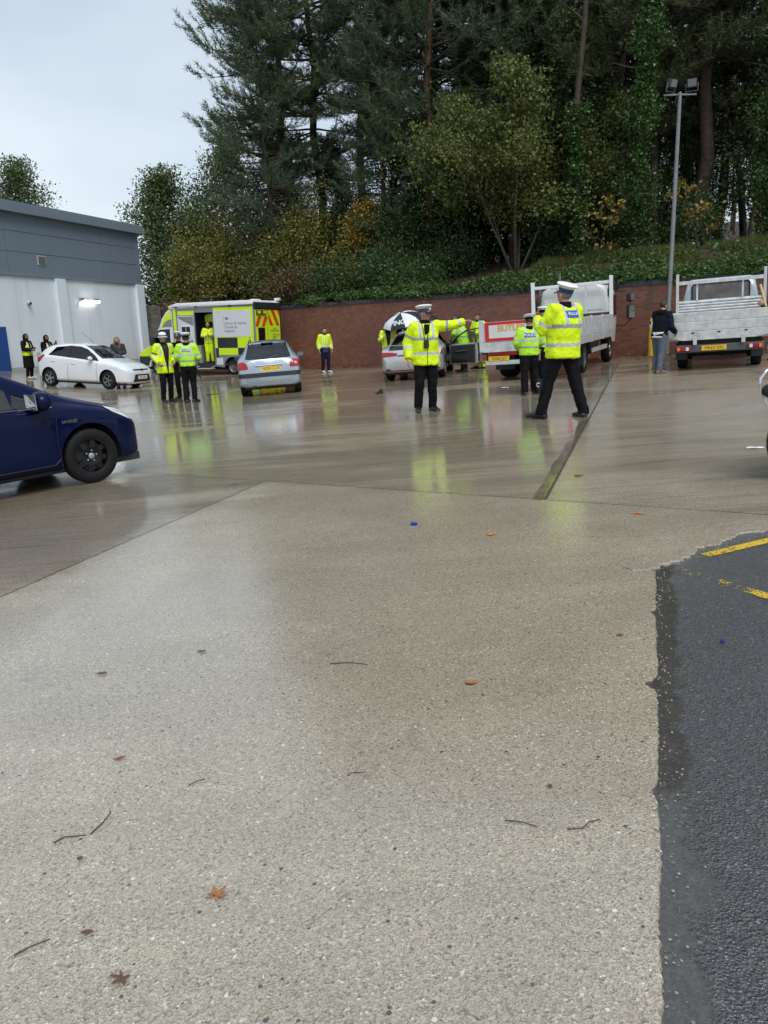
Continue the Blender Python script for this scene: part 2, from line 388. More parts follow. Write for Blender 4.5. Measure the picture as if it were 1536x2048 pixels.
for l in (ED_A, ED_B):
    n = Vector((l[1][1], -l[1][0], 0)); fs = [f for f in bm.faces if near(f.calc_center_median())]
    gs = list({v for f in fs for v in f.verts}) + list({e for f in fs for e in f.edges}) + fs
    bmesh.ops.bisect_plane(bm, geom=gs, plane_co=Vector((l[0][0], l[0][1], 0)) - n*EDGE_IN, plane_no=n, dist=1e-5)
bmesh.ops.delete(bm, geom=[f for f in bm.faces if near(f.calc_center_median()) and in_asph(f.calc_center_median())], context='FACES')
groups = {}
for f in bm.faces:
    c = f.calc_center_median()
    k = (near(c), side(c, JOINT_L) > 0 if near(c) else side(c, JOINT_C) > 0, (side(c, JOINT_F) > 0 if side(c, JOINT_C) < 0 else side(c, JOINT_R) > 0) if farc(c) else False)
    groups.setdefault(k, []).append([tuple(v.co) for v in f.verts])
bm.free()
yard = tag(sheet('yard', np.arange(-19, 24.1, 1.0), np.arange(-6, 47.1, 1.0), -0.012, M_DIRT), kind='structure')
for k in sorted(groups):
    mb = MB()
    for q in groups[k]: mb.add(q, [tuple(range(len(q)))])
    me = bpy.data.meshes.new('concrete_slab'); me.from_pydata(mb.v, [], mb.f); me.materials.append((M_CONC if k[1] else M_CONC_L) if k[0] else (M_CONC_R if k[1] else M_CONC_F))
    b = bmesh.new(); b.from_mesh(me); bmesh.ops.remove_doubles(b, verts=b.verts, dist=1e-4); b.to_mesh(me); b.free()
    mkobj('concrete_slab', me, yard, 180)
# dark repair strip along the channel, with a chipped kerb line
mb = MB(); V = []
d_ = Vector(JOINT_C[1]); n_ = Vector((d_.y, -d_.x)); rq = random.Random(5)
for i in range(41):
    p_ = Vector(JOINT_C[0]) + d_*(0.02+i*0.25)
    w_ = 1.0 - 0.75*(i/40)**2
    for e in (-0.115*w_+rq.uniform(-.012, .012), -0.012): q_ = p_ + n_*e; V.append((q_.x, q_.y, gz(q_.x)+0.0025))
mb.add(V, [(2*i, 2*i+1, 2*i+3, 2*i+2) for i in range(40)])
mb.build('repair_strip', pm('strip_tar', (0.17, 0.142, 0.105), 0.16, var=0.5, vscale=9, bump=0.1, coat=0.6), yard)
# ragged broken edge of the slab against the asphalt
mb = MB(); rnd = random.Random(3)
def ragged(l, s0, s1, step=0.012):
    n = Vector((l[1][1], -l[1][0])); d = Vector(l[1]); o = Vector(l[0]); n_ = int(abs(s1-s0)/step); V = []; big = 0
    for i in range(n_+1):
        s = s0 + (s1-s0)*i/n_; p = o + d*s
        big += rnd.uniform(-1, 1)*0.003; big *= 0.975
        if l is ED_B: e = -0.02 + 5*big + 0.035*noise.noise((s*3, 7, 1)) + 0.014*noise.noise((s*14, 3, 1)) + rnd.uniform(-.003, .003)
        else: e = 0.006*noise.noise((s*4, 2, 1)) + rnd.uniform(-.0035, .0035) - 0.055*math.exp(-((s+1.55)/0.05)**2)*(0.8+0.5*noise.noise((s*40, 1, 1))) - 0.03*math.exp(-((s+0.75)/0.035)**2) - 0.02*math.exp(-((s+2.3)/0.04)**2)
        if l is ED_A and s > -0.12: e -= (0.12+s)*0.5
        a = p - n*EDGE_IN*1.002; q = p + n*e
        zo = 0.0005 if l is ED_A else 0.003
        V += [(a.x, a.y, gz(a.x)+zo), (q.x, q.y, gz(q.x)+zo), (q.x+n.x*.008, q.y+n.y*.008, gz(q.x)-0.02)]
    mb.add(V, [(3*i+a, 3*i+a+1, 3*i+a+4, 3*i+a+3) for i in range(n_) for a in (0, 1)])
ragged(ED_A, -11.0, 0.06); ragged(ED_B, -0.16, 12.0)
mb.add([(1.45+0.09*cos(a), 4.335+0.09*sin(a), gz(1.45+0.09*cos(a))-0.0008) for a in np.linspace(0, 2*pi, 12, endpoint=False)], [tuple(range(12))])
mb.build('broken_slab_edge', M_CONC, yard, 40)
asph = tag(sheet('asphalt', np.arange(-4, 24.1, 0.5), np.arange(-6, 12.1, 0.5), -0.0085, M_ASPH), kind='structure')
# the sheet only shows inside the patch: trim what lies well under the slabs
b = bmesh.new(); b.from_mesh(asph.data)
bmesh.ops.delete(b, geom=[f for f in b.faces if not (side(f.calc_center_median(), ED_A) > -1.2 and side(f.calc_center_median(), ED_B) > -1.2)], context='FACES'); b.to_mesh(asph.data); b.free()
# worn yellow lines on the asphalt
def worn_paint():
    m = bpy.data.materials.new('worn_yellow_paint'); m.use_nodes = True; t = NT(m); p = t.p; v = t.obj()
    p.inputs['Base Color'].default_value = (0.62, 0.42, 0.03, 1); p.inputs['Roughness'].default_value = 0.4
    g = t.n('ShaderNodeAttribute', attribute_name='keep')
    k = t.math('GREATER_THAN', t.math('ADD', t.noise(v, 60, 4, 0.7), t.math('MULTIPLY', t.noise(v, 7, 3), 0.5)), t.math('SUBTRACT', 1.22, g.outputs['Fac']))
    t.l(k, p.inputs['Alpha']); t.l(t.bump(t.noise(v, 120, 3), 0.5, 0.004), p.inputs['Normal']); return m
M_WORN = worn_paint()
def paint_line(a, b, w, k0, k1, name='yellow_line'):
    a, b = Vector(a), Vector(b); d = (b-a).normalized(); n = Vector((d.y, -d.x)); N = 24; V = []; K = []
    for i in range(N+1):
        p = a + (b-a)*i/N
        for e in (-w/2, w/2):
            q = p + n*e; V.append((q.x, q.y, gz(q.x)-0.0045)); K.append(k0 + (k1-k0)*i/N)
    o = npmesh(name, np.array(V), np.array([(2*i, 2*i+1, 2*i+3, 2*i+2) for i in range(N)]), M_WORN, asph)
    at = o.data.attributes.new('keep', 'FLOAT', 'POINT'); at.data.foreach_set('value', K); return o
paint_line((1.93, 4.44), (3.3, 5.02), 0.075, 0.50, 0.85)
paint_line((1.63, 4.32), (2.5, 2.62), 0.075, 0.30, 0.75)
# drain slot in the yard
mb = MB()
for i in range(9): mb.box((i*0.13, 0, 0.0), (0.10, 0.11, 0.01))
dr = tag(mb.build('drain_grating', pm('drain_iron', (0.03, 0.03, 0.03), 0.4, 0.6), None), 'dark iron drain slot in the wet yard beside the silver hatchback', 'drain')
dr.location = (-5.0, 22.6, gz(-5)+0.012); dr.rotation_euler = (0, 0, R(37))

# ================================================================ brick retaining wall
W1 = Vector((-2.69, 35.4)); WD = Vector((0.753, -0.6585)).normalized(); WN = Vector((-WD.y, WD.x))   # WN points behind the wall
WANG = atan2(WD.y, WD.x)
def wpt(s, d=0): q = W1 + WD*s + WN*d; return q.x, q.y
def wtop(s): return 2.70 + 0.002*s
def brick_mat():
    m = bpy.data.materials.new('red_brick'); m.use_nodes = True; t = NT(m); p = t.p
    tcn = t.n('ShaderNodeTexCoord'); sp = t.n('ShaderNodeSeparateXYZ'); t.l(tcn.outputs['Object'], sp.inputs[0])
    cb = t.n('ShaderNodeCombineXYZ'); t.l(sp.outputs[0], cb.inputs[0]); t.l(sp.outputs[2], cb.inputs[1])
    b = t.n('ShaderNodeTexBrick'); t.l(cb.outputs[0], b.inputs['Vector'])
    b.inputs['Scale'].default_value = 1; b.inputs['Brick Width'].default_value = 0.225; b.inputs['Row Height'].default_value = 0.075; b.inputs['Mortar Size'].default_value = 0.006
    b.inputs['Mortar Smooth'].default_value = 0.2; b.inputs['Bias'].default_value = 0.1
    b.inputs['Color1'].default_value = (0.155, 0.050, 0.030, 1); b.inputs['Color2'].default_value = (0.25, 0.095, 0.058, 1); b.inputs['Mortar'].default_value = (0.16, 0.125, 0.105, 1)
    v = t.obj()
    c = t.mix(t.math('MULTIPLY', t.step(t.noise(v, 0.5, 4, 0.6, 0.4), 0.4, 0.7), 0.45), b.outputs[0], (0.10, 0.055, 0.045))
    run = t.noise(t.obj((3.0, 1, 0.35)), 1.0, 4, 0.6)
    hz = t.step(sp.outputs[2], 1.2, 2.7)
    c = t.mix(t.math('MULTIPLY', t.math('MULTIPLY', t.step(run, 0.52, 0.72), hz), 0.6), c, (0.05, 0.05, 0.03))
    t.l(c, p.inputs['Base Color']); p.inputs['Roughness'].default_value = 0.55
    t.l(t.bump(b.outputs['Fac'], -0.5, 0.01), p.inputs['Normal']); return m
M_BRICK = brick_mat()
wall = thing('brick_wall', 'long red brick retaining wall below the wooded bank', 'wall', (W1.x, W1.y, 0), WANG)
mb = MB(); S0, S1, SJ = -8.2, 34.0, 6.35
for a, b_ in ((S0, SJ-0.012), (SJ+0.012, S1)):
    n_ = 12
    for i in range(n_):
        s, e = a+(b_-a)*i/n_, a+(b_-a)*(i+1)/n_
        V = []
        for q in (s, e):
            V += [(q, 0, -0.9), (q, 0, wtop(q)-0.16), (q, 0.33, wtop(q)-0.16), (q, 0.33, -0.9)]
        mb.add(V, [(0, 4, 5, 1), (1, 5, 6, 2), (2, 6, 7, 3)] + ([(0, 1, 2, 3)] if i == 0 else []) + ([(4, 7, 6, 5)] if i == n_-1 else []))
mb.build('brickwork', M_BRICK, wall)
M_COPE = pm('blue_coping_brick', (0.055, 0.05, 0.055), 0.45, var=0.4, vscale=5, bump=0.2)
mb = MB(); n_ = 184
for i in range(n_):      # brick-on-edge coping, each piece its own block
    s = S0 + (S1-S0)*i/n_; e = S0 + (S1-S0)*(i+1)/n_ - 0.012; j = random.uniform(-.004, .004)
    V = [(s, -0.03+j, wtop(s)-0.157), (e, -0.03+j, wtop(e)-0.157), (e, 0.35, wtop(e)-0.157), (s, 0.35, wtop(s)-0.157)]
    V += [(s, -0.03+j, wtop(s)-0.01+j), (e, -0.03+j, wtop(e)-0.01+j), (e, 0.35, wtop(e)), (s, 0.35, wtop(s))]
    mb.add(V, [(0, 3, 2, 1), (4, 5, 6, 7), (0, 1, 5, 4), (1, 2, 6, 5), (2, 3, 7, 6), (3, 0, 4, 7)])
tag(mb.build('coping', M_COPE, wall), kind='stuff')
mb = MB().bx(SJ-0.010, SJ+0.010, 0.04, 0.3, -0.5, wtop(SJ)-0.2); mb.build('expansion_joint', M_DIRT, wall)
# older end of the wall behind the van: concrete panel and darker brick
M_OLDB = pm('old_dark_brick', (0.085, 0.045, 0.034), 0.7, var=0.45, vscale=7, bump=0.3, bscale=25)
M_OLDC = pm('mossy_concrete', (0.115, 0.11, 0.092), 0.75, var=0.35, vscale=3, bump=0.2)
ow = thing('old_wall', 'dark old wall of brick and stained concrete behind the van nose', 'wall', (-11.25, 41.5, 0), R(-8))
MB().bx(0.0, 2.9, 0, 0.4, -0.6, 3.30).build('brick_section', M_OLDB, ow, bev=0.01)
MB().bx(-2.0, -0.02, -0.1, 0.4, -0.6, 3.05).build('concrete_section', M_OLDC, ow, bev=0.02)
MB().bx(-0.03, 2.95, -0.05, 0.45, 3.302, 3.42).build('coping', M_COPE, ow)

# ================================================================ wooded bank
def bank_z(s, d):
    h = wtop(max(-8, min(s, 34))) - 0.22
    up = 0.25*min(d, 7) + 0.06*max(0, min(d-7, 8)) + 0.16*max(0, min(d-15, 22))
    q = wpt(s, d); k = min(1, d/3)
    return h + up + k*(0.22*noise.noise((q[0]*0.35, q[1]*0.35, 0)) + 0.08*noise.noise((q[0]*1.3, q[1]*1.3, 3)))
def bank_mat():
    m = bpy.data.materials.new('leaf_litter'); m.use_nodes = True; t = NT(m); p = t.p; v = t.obj()
    c = t.ramp(t.noise(v, 9, 5, 0.75), [(0.3, (0.016, 0.010, 0.006)), (0.5, (0.055, 0.030, 0.016)), (0.72, (0.12, 0.06, 0.028))])
    g = t.step(t.noise(v, 0.8, 4, 0.6), 0.5, 0.62)
    c = t.mix(g, c, t.mix(t.noise(v, 22, 3), (0.02, 0.035, 0.01), (0.07, 0.11, 0.03)))
    t.l(c, p.inputs['Base Color']); p.inputs['Roughness'].default_value = 0.8
    t.l(t.bump(t.noise(v, 25, 4, 0.7), 0.8, 0.05), p.inputs['Normal']); return m
ss = np.concatenate([np.arange(-30, 60, 0.8)]); ds = np.concatenate([[0.34], np.arange(0.7, 16, 0.7), np.arange(16, 70, 4)])
V = np.array([(*wpt(s, d), bank_z(s, d)) for d in ds for s in ss]); nx = len(ss); i = np.arange(len(V)).reshape(len(ds), nx)
F = np.stack([i[:-1, :-1], i[:-1, 1:], i[1:, 1:], i[1:, :-1]], -1).reshape(-1, 4)
keep = []
for f in F:     # stop short of the building
    c = V[f].mean(0)
    if c[0] < -8.6 and c[1] < 42.2: continue
    if (c[0]+12.05)*0.952 - (c[1]-41)*0.307 < 0.4 and c[1] < 70: continue
    keep.append(f)
bank = tag(npmesh('bank', V, np.array(keep), bank_mat(), None, 180), kind='structure')

# ================================================================ retail building on the left
BL = Vector((-14.95, 32.0)); BD = Vector((0.307, 0.952)).normalized(); BLEN = 9.456; BP = Vector((-BD.y, BD.x))
bld = thing('retail_building', 'white rendered store building with grey clad upper wall', 'building', (BL.x, BL.y, 0), atan2(BD.y, BD.x))
# local x along the face towards the far corner, local +y into the building (left)
def render_mat():
    m = bpy.data.materials.new('white_render'); m.use_nodes = True; t = NT(m); p = t.p; v = t.obj()
    c = t.mix(t.noise(v, 0.8, 4, 0.6), (0.64, 0.72, 0.79), (0.74, 0.81, 0.87))
    run = t.step(t.noise(t.obj((2.2, 2.2, 0.12)), 1.0, 4, 0.65, 0.2), 0.50, 0.72); c = t.mix(t.math('MULTIPLY', run, 0.35), c, (0.50, 0.53, 0.54))
    z = t.n('ShaderNodeSeparateXYZ'); t.l(v, z.inputs[0])
    damp = t.math('SUBTRACT', 1.0, t.step(t.math('ADD', z.outputs[2], t.math('MULTIPLY', t.noise(v, 2.5, 4, 0.6), 0.8)), 0.5, 1.5)); c = t.mix(t.math('MULTIPLY', damp, 0.35), c, (0.36, 0.38, 0.36))
    t.l(c, p.inputs['Base Color']); p.inputs['Roughness'].default_value = 0.6; t.l(t.bump(t.noise(v, 60, 3), 0.08, 0.01), p.inputs['Normal']); return m
M_REND = render_mat()
M_CLAD = pm('grey_cladding', (0.165, 0.21, 0.262), 0.38, var=0.05, vscale=0.6)
M_CLAD2 = pm('grey_fascia', (0.18, 0.225, 0.272), 0.35, var=0.05, vscale=0.6)
x0, x1 = -14.0, BLEN
MB().bx(x0, x1, 0, 22, -0.8, 4.12).build('render_wall', M_REND, bld)
MB().bx(x0, x1-0.02, 0.02, 22, 4.121, 6.75).build('upper_core', pm('dark_gap', (0.03, 0.033, 0.037), 0.6), bld)
rows = [(4.20, 5.00), (5.015, 5.80), (5.815, 6.50)]
for z0, z1 in rows:
    for a, b_ in ((x0, -6.01), (-6.0, 0.49), (0.5, 6.49), (6.5, x1-0.33)):
        MB().bx(a, b_-0.004, -0.05, 0.019, z0, z1).build('cladding_panel', M_CLAD, bld, bev=0.006)
MB().bx(x1-0.33, x1+0.03, -0.056, 0.3, 4.20, 6.50).build('corner_trim', M_CLAD, bld, bev=0.008)
MB().bx(x0, x1+0.04, -0.085, 0.05, 4.06, 4.195).build('drip_flashing', M_CLAD2, bld, bev=0.01)
for a, b_ in ((x0, -4.0), (-3.995, 1.0), (1.005, 6.9), (6.905, x1+0.28)):
    MB().bx(a, b_, -0.30, 0.4, 6.505, 6.87).build('fascia', M_CLAD2, bld, bev=0.012)
MB().bx(x0, x1+0.24, -0.26, 22, 6.872, 6.93).build('roof_sheet', M_CLAD, bld)
for a in (3.05, 8.9, -3.2): MB().bx(a, a+0.62, -0.14, 0.0, -0.8, 4.058).build('pilaster', M_REND, bld, bev=0.01)
MB().bx(x0, 8.9, -0.03, 0.0, -0.8, 0.42).build('plinth', pm('grey_plinth', (0.36, 0.385, 0.40), 0.6, var=0.15, vscale=1.5), bld)
v_ = MB().bx(2.15, 2.65, -0.075, -0.02, 4.56, 4.95).build('vent_frame', pm('pale_metal', (0.52, 0.55, 0.57), 0.4, 0.3), bld, bev=0.01)
mb = MB()
for k in range(6): mb.box((2.4, -0.085, 4.615+k*0.056), (0.40, 0.012, 0.035), Matrix.Rotation(R(35), 3, 'X'))
mb.build('vent_louvre', pm('louvre_grey', (0.16, 0.17, 0.18), 0.5), v_)
# lit strip light
lf = MB().bx(4.55, 5.75, -0.16, -0.02, 3.16, 3.22).build('strip_light_body', pm('lamp_body', (0.42, 0.42, 0.42), 0.5), bld, bev=0.01)
for xx in (4.58, 5.62): MB().bx(xx, xx+0.12, -0.2, -0.01, 3.18, 3.28).build('lamp_bracket', pm('lamp_bracket', (0.10, 0.10, 0.10), 0.5), lf)
M_TUBE = pm('lit_tube', (1.0, 0.97, 0.88), 0.4, emit=4.5, var=0)
MB().tube([(4.62, -0.2, 3.13), (5.70, -0.2, 3.13)], 0.062, 10).build('lit_diffuser', M_TUBE, lf, 60)
MB().tube([(4.55, -0.02, 3.18), (4.42, -0.03, 3.06), (4.36, -0.02, 2.88)], 0.012, 6).build('cable', pm('cable_grey', (0.12, 0.12, 0.12), 0.6), lf, 60)
sc_ = MB().lathe([(0.09, 0), (0.09, -0.05), (0.06, -0.14), (0.0, -0.16)], 16, (1.35, 0, 3.0), 'Y', caps=False).build('wall_camera', pm('camera_white', (0.45, 0.45, 0.44), 0.4), bld, 50)
MB().ell((1.33, -0.14, 2.98), (0.055, 0.05, 0.06), 12, 8).build('camera_dome', pm('black_plastic', (0.012, 0.012, 0.013), 0.3), sc_, 180)
sg = tag(MB().bx(-5.0, -0.12, -0.06, -0.032, 0.05, 2.05).build('blue_wall_sign', pm('blue_panel', (0.012, 0.06, 0.26), 0.35, var=0.1), None, bev=0.01), 'plain blue sign board low on the white store wall at the left edge', 'sign board')
sg.matrix_world = Matrix.Translation((BL.x, BL.y, 0)) @ Matrix.Rotation(atan2(BD.y, BD.x), 4, 'Z')
M_STEEL = pm('brushed_steel', (0.50, 0.50, 0.49), 0.28, 0.9, var=0.12, vscale=9)
for (x, y, lab) in ((-12.35, 28.6, 'stainless steel bollard at the rear of the white hatchback'), (-12.62, 29.9, 'steel bollard half hidden behind the one at the white hatchback'), (-14.1, 28.8, 'stainless steel bollard in front of the blue panel')):
    b_ = thing('steel_bollard', lab, 'bollard', (x, y, gz(x)), group='steel bollards before the store wall')
    MB().lathe([(0.055, -0.05), (0.055, 1.02), (0.05, 1.05), (0.02, 1.07)], 16).build('post', M_STEEL, b_, 40)
    MB().lathe([(0.085, 0), (0.085, 0.012)], 16).build('base_ring', M_STEEL, b_, 40)

# ================================================================ floodlight mast
M_GALV = pm('galvanised_steel', (0.20, 0.21, 0.215), 0.5, 0.5, var=0.15, vscale=3)
lp = thing('floodlight_mast', 'tall grey steel lamp post with two floodlights by the wall', 'lamp post', (9.07, 24.7, gz(9.07)))
MB().lathe([(0.085, -0.1), (0.085, 1.3), (0.068, 1.36), (0.052, 7.4), (0.048, 7.55)], 16).build('pole', M_GALV, lp, 40)
MB().bx(-0.05, 0.05, -0.092, -0.08, 0.55, 1.05).build('access_door', M_GALV, lp)
MB().bar((-0.48, 0, 7.48), (0.48, 0, 7.48), 0.05).build('cross_arm', M_GALV, lp, bev=0.008)
M_BLK = pm('black_plastic', (0.012, 0.012, 0.013), 0.3)
M_FLG = pm('flood_glass', (0.16, 0.18, 0.19), 0.12, var=0.05, coat=0.5)
for sx_, yaw in ((-0.33, 28), (0.36, -24)):
    h = thing('floodlight', None, None); h.parent = lp; h.location = (sx_, -0.05, 7.85); h.rotation_euler = (R(-18), 0, R(-yaw))
    for k in ('label', 'category'):
        if k in h: del h[k]
    h2 = MB().bx(-0.17, 0.17, -0.10, 0.10, -0.15, 0.15).build('housing', pm('flood_housing', (0.035, 0.036, 0.038), 0.45), lp, bev=0.03)
    h2.matrix_local = Matrix.Translation((sx_*0.85, -0.08, 7.76)) @ Matrix.Scale(0.8, 4) @ Matrix.Rotation(R(yaw), 4, 'Z') @ Matrix.Rotation(R(12), 4, 'X')
    MB().bx(-0.14, 0.14, -0.108, -0.1005, -0.11, 0.12).build('lens', M_FLG, h2)
    MB().tube([(-0.205, 0, 0), (-0.205, 0.02, -0.26), (0.205, 0.02, -0.26), (0.205, 0, 0)], 0.018, 6).build('bracket', M_GALV, h2, 60)
    bpy.data.objects.remove(h)
MB().tube([(-0.1, -0.06, 7.5), (-0.16, -0.08, 7.25), (-0.07, -0.07, 7.1)], 0.014, 6).build('cable_loop', M_BLK, lp, 60)
# yellow bollards before the wall
M_YEL = pm('yellow_bollard_paint', (0.70, 0.47, 0.02), 0.45, var=0.2, vscale=5)
for (x, y, ln, lab) in ((8.62, 24.72, 3, 'yellow bollard at the wall behind the man in the dark hoodie'), (0.30, 27.2, 0, 'yellow bollard half hidden by the silver car and umbrella holder')):
    b_ = thing('yellow_bollard', lab, 'bollard', (x, y, gz(x)), group='yellow bollards in the yard')
    MB().lathe([(0.12, -0.05), (0.12, 1.08), (0.105, 1.14), (0.05, 1.17)], 20).build('post', M_YEL, b_, 40)
    MB().lathe([(0.1215, 0.86), (0.1225, 0.865), (0.1225, 1.06), (0.1215, 1.065)], 20, caps=False).build('white_band', pm('white_paint', (0.75, 0.75, 0.72), 0.4), b_, 40)
    mb = MB()
    for k in range(6):
        a0 = 2*pi*k/6; zz = 0.87 + 0.1*(k % 2)
        mb.add([(0.124*cos(a0+u), 0.124*sin(a0+u), zz+w) for u, w in ((0, 0), (0.35, 0), (0.7, 0), (0.7, 0.09), (0.35, 0.09), (0, 0.09))], [(0, 1, 4, 5), (1, 2, 3, 4)])
    mb.build('black_check', M_BLK, b_)
# ================================================================ vegetation
def leaf_mat(name, cols, trans=0.25, rough=0.45, ns=0.5):
    m = bpy.data.materials.new(name); m.use_nodes = True; t = NT(m); p = t.p
    g = t.n('ShaderNodeNewGeometry'); r = g.outputs['Random Per Island']
    v = t.obj(); n = t.noise(v, ns, 3, 0.6)
    f = t.math('ADD', t.math('MULTIPLY', r, 0.62), t.math('MULTIPLY', t.math('SUBTRACT', n, 0.25), 0.75), clamp=True)
    c = t.ramp(f, [(i/(len(cols)-1) if len(cols) > 1 else 0, q) for i, q in enumerate(cols)])
    t.l(c, p.inputs['Base Color']); p.inputs['Roughness'].default_value = rough; p.inputs['Specular IOR Level'].default_value = 0.35
    tr = t.n('ShaderNodeBsdfTranslucent'); t.l(c, tr.inputs[0])
    mx = t.n('ShaderNodeMixShader'); mx.inputs[0].default_value = trans; t.l(p.outputs[0], mx.inputs[1]); t.l(tr.outputs[0], mx.inputs[2])
    t.l(mx.outputs[0], t.o.inputs[0]); return m
L_PINE = leaf_mat('pine_needles', [(0.038, 0.065, 0.034), (0.082, 0.125, 0.062), (0.138, 0.186, 0.091)], 0.2, 0.5)
L_PINE2 = leaf_mat('pine_needles_olive', [(0.043, 0.058, 0.026), (0.084, 0.106, 0.046), (0.138, 0.146, 0.060)], 0.2, 0.5)
L_DARK = leaf_mat('dark_leaves', [(0.022, 0.048, 0.018), (0.054, 0.106, 0.034), (0.114, 0.180, 0.058)])
L_IVY = leaf_mat('ivy_leaves', [(0.022, 0.050, 0.015), (0.050, 0.105, 0.026), (0.095, 0.165, 0.045)], 0.2, 0.35)
L_GREEN = leaf_mat('green_leaves', [(0.054, 0.090, 0.034), (0.096, 0.144, 0.054), (0.156, 0.198, 0.078)])
L_OLIVE = leaf_mat('olive_leaves', [(0.066, 0.078, 0.022), (0.144, 0.156, 0.036), (0.252, 0.228, 0.048), (0.324, 0.240, 0.048)])
L_LIME = leaf_mat('yellowing_leaves', [(0.040, 0.066, 0.020), (0.085, 0.118, 0.030), (0.150, 0.168, 0.045), (0.27, 0.25, 0.065)], 0.25, 0.45, 0.9)
L_GOLD = leaf_mat('gold_leaves', [(0.07, 0.085, 0.022), (0.17, 0.145, 0.032), (0.33, 0.235, 0.04), (0.50, 0.34, 0.045)])
L_RUST = leaf_mat('brown_leaves', [(0.054, 0.042, 0.022), (0.120, 0.084, 0.036), (0.204, 0.138, 0.054)])
BARK = pm('bark', (0.055, 0.043, 0.033), 0.85, var=0.45, vscale=8, bump=0.8, bscale=22)
BARK_P = pm('pine_bark', (0.060, 0.042, 0.034), 0.85, var=0.5, vscale=6, bump=0.8, bscale=18)
BARK_G = pm('grey_bark', (0.11, 0.095, 0.072), 0.8, var=0.4, vscale=8, bump=0.6, bscale=22)

OW1 = Vector((-2.4, 31.8)); OWN = Vector((0.367, 0.930))
def spot(x, y):
    """a plant's place: pushed along its line of sight until it stands as far behind the wall as wanted; also its size factor"""
    d = (Vector((x, y))-OW1).dot(OWN); k = (d + W1.dot(WN))/Vector((x, y)).dot(WN) if x > -9.2 else 1.0
    return x*k, y*k, k
def rots(n, rg):
    q = rg.normal(size=(n, 4)); q /= np.linalg.norm(q, axis=1)[:, None]; w, x, y, z = q.T
    return np.stack([np.stack([1-2*(y*y+z*z), 2*(x*y-z*w), 2*(x*z+y*w)], -1), np.stack([2*(x*y+z*w), 1-2*(x*x+z*z), 2*(y*z-x*w)], -1), np.stack([2*(x*z-y*w), 2*(y*z+x*w), 1-2*(x*x+y*y)], -1)], -2)
LEAF = np.array([(0, 0, 0), (0.36, 0.42, 0.07), (0, 1.0, -0.05), (-0.36, 0.42, 0.07)])
def leaves(name, P, size, mat, parent, rg, width=1.0, flat=0.0):
    n = len(P); A = rots(n, rg)
    sc = size*rg.uniform(0.6, 1.35, n)
    L = LEAF.copy(); L[:, 0] *= width; L[:, 1] -= 0.4
    V = np.einsum('nij,kj->nki', A, L)
    if flat: V[:, :, 2] *= (1-flat)
    V = V*sc[:, None, None] + P[:, None, :]
    F = np.arange(n*4).reshape(n, 4)
    return npmesh(name, V.reshape(-1, 3), F, mat, parent)
def needles(name, P, D, ln, mat, parent, rg, per=9, w=0.018, spread=0.75):
    """tufts at P along direction D: thin blades"""
    n = len(P); P = np.repeat(P, per, 0); D = np.repeat(D, per, 0)
    d = D + rg.normal(size=P.shape)*spread; d /= np.linalg.norm(d, axis=1)[:, None]
    s = np.cross(d, rg.normal(size=d.shape)); s /= np.linalg.norm(s, axis=1)[:, None]+1e-9
    l = ln*rg.uniform(0.6, 1.25, len(P))[:, None]
    b = P + rg.normal(size=P.shape)*0.035
    V = np.stack([b - s*w, b + s*w, b + d*l], 1).reshape(-1, 3)
    return npmesh(name, V, np.arange(len(V)).reshape(-1, 3), mat, parent)
def limb(mb, p, d, L, r0, r1, rg, n=6, sag=0.0, lift=0.0, wob=0.08, sides=6):
    pts = [Vector(p)]; d = Vector(d).normalized()
    for i in range(n):
        d = (d + Vector(rg.normal(size=3)*wob) + Vector((0, 0, -sag + lift*(i/n)))).normalized(); pts.append(pts[-1] + d*(L/n))
    mb.tube(pts, [r0 + (r1-r0)*i/n for i in range(n+1)], sides); return pts
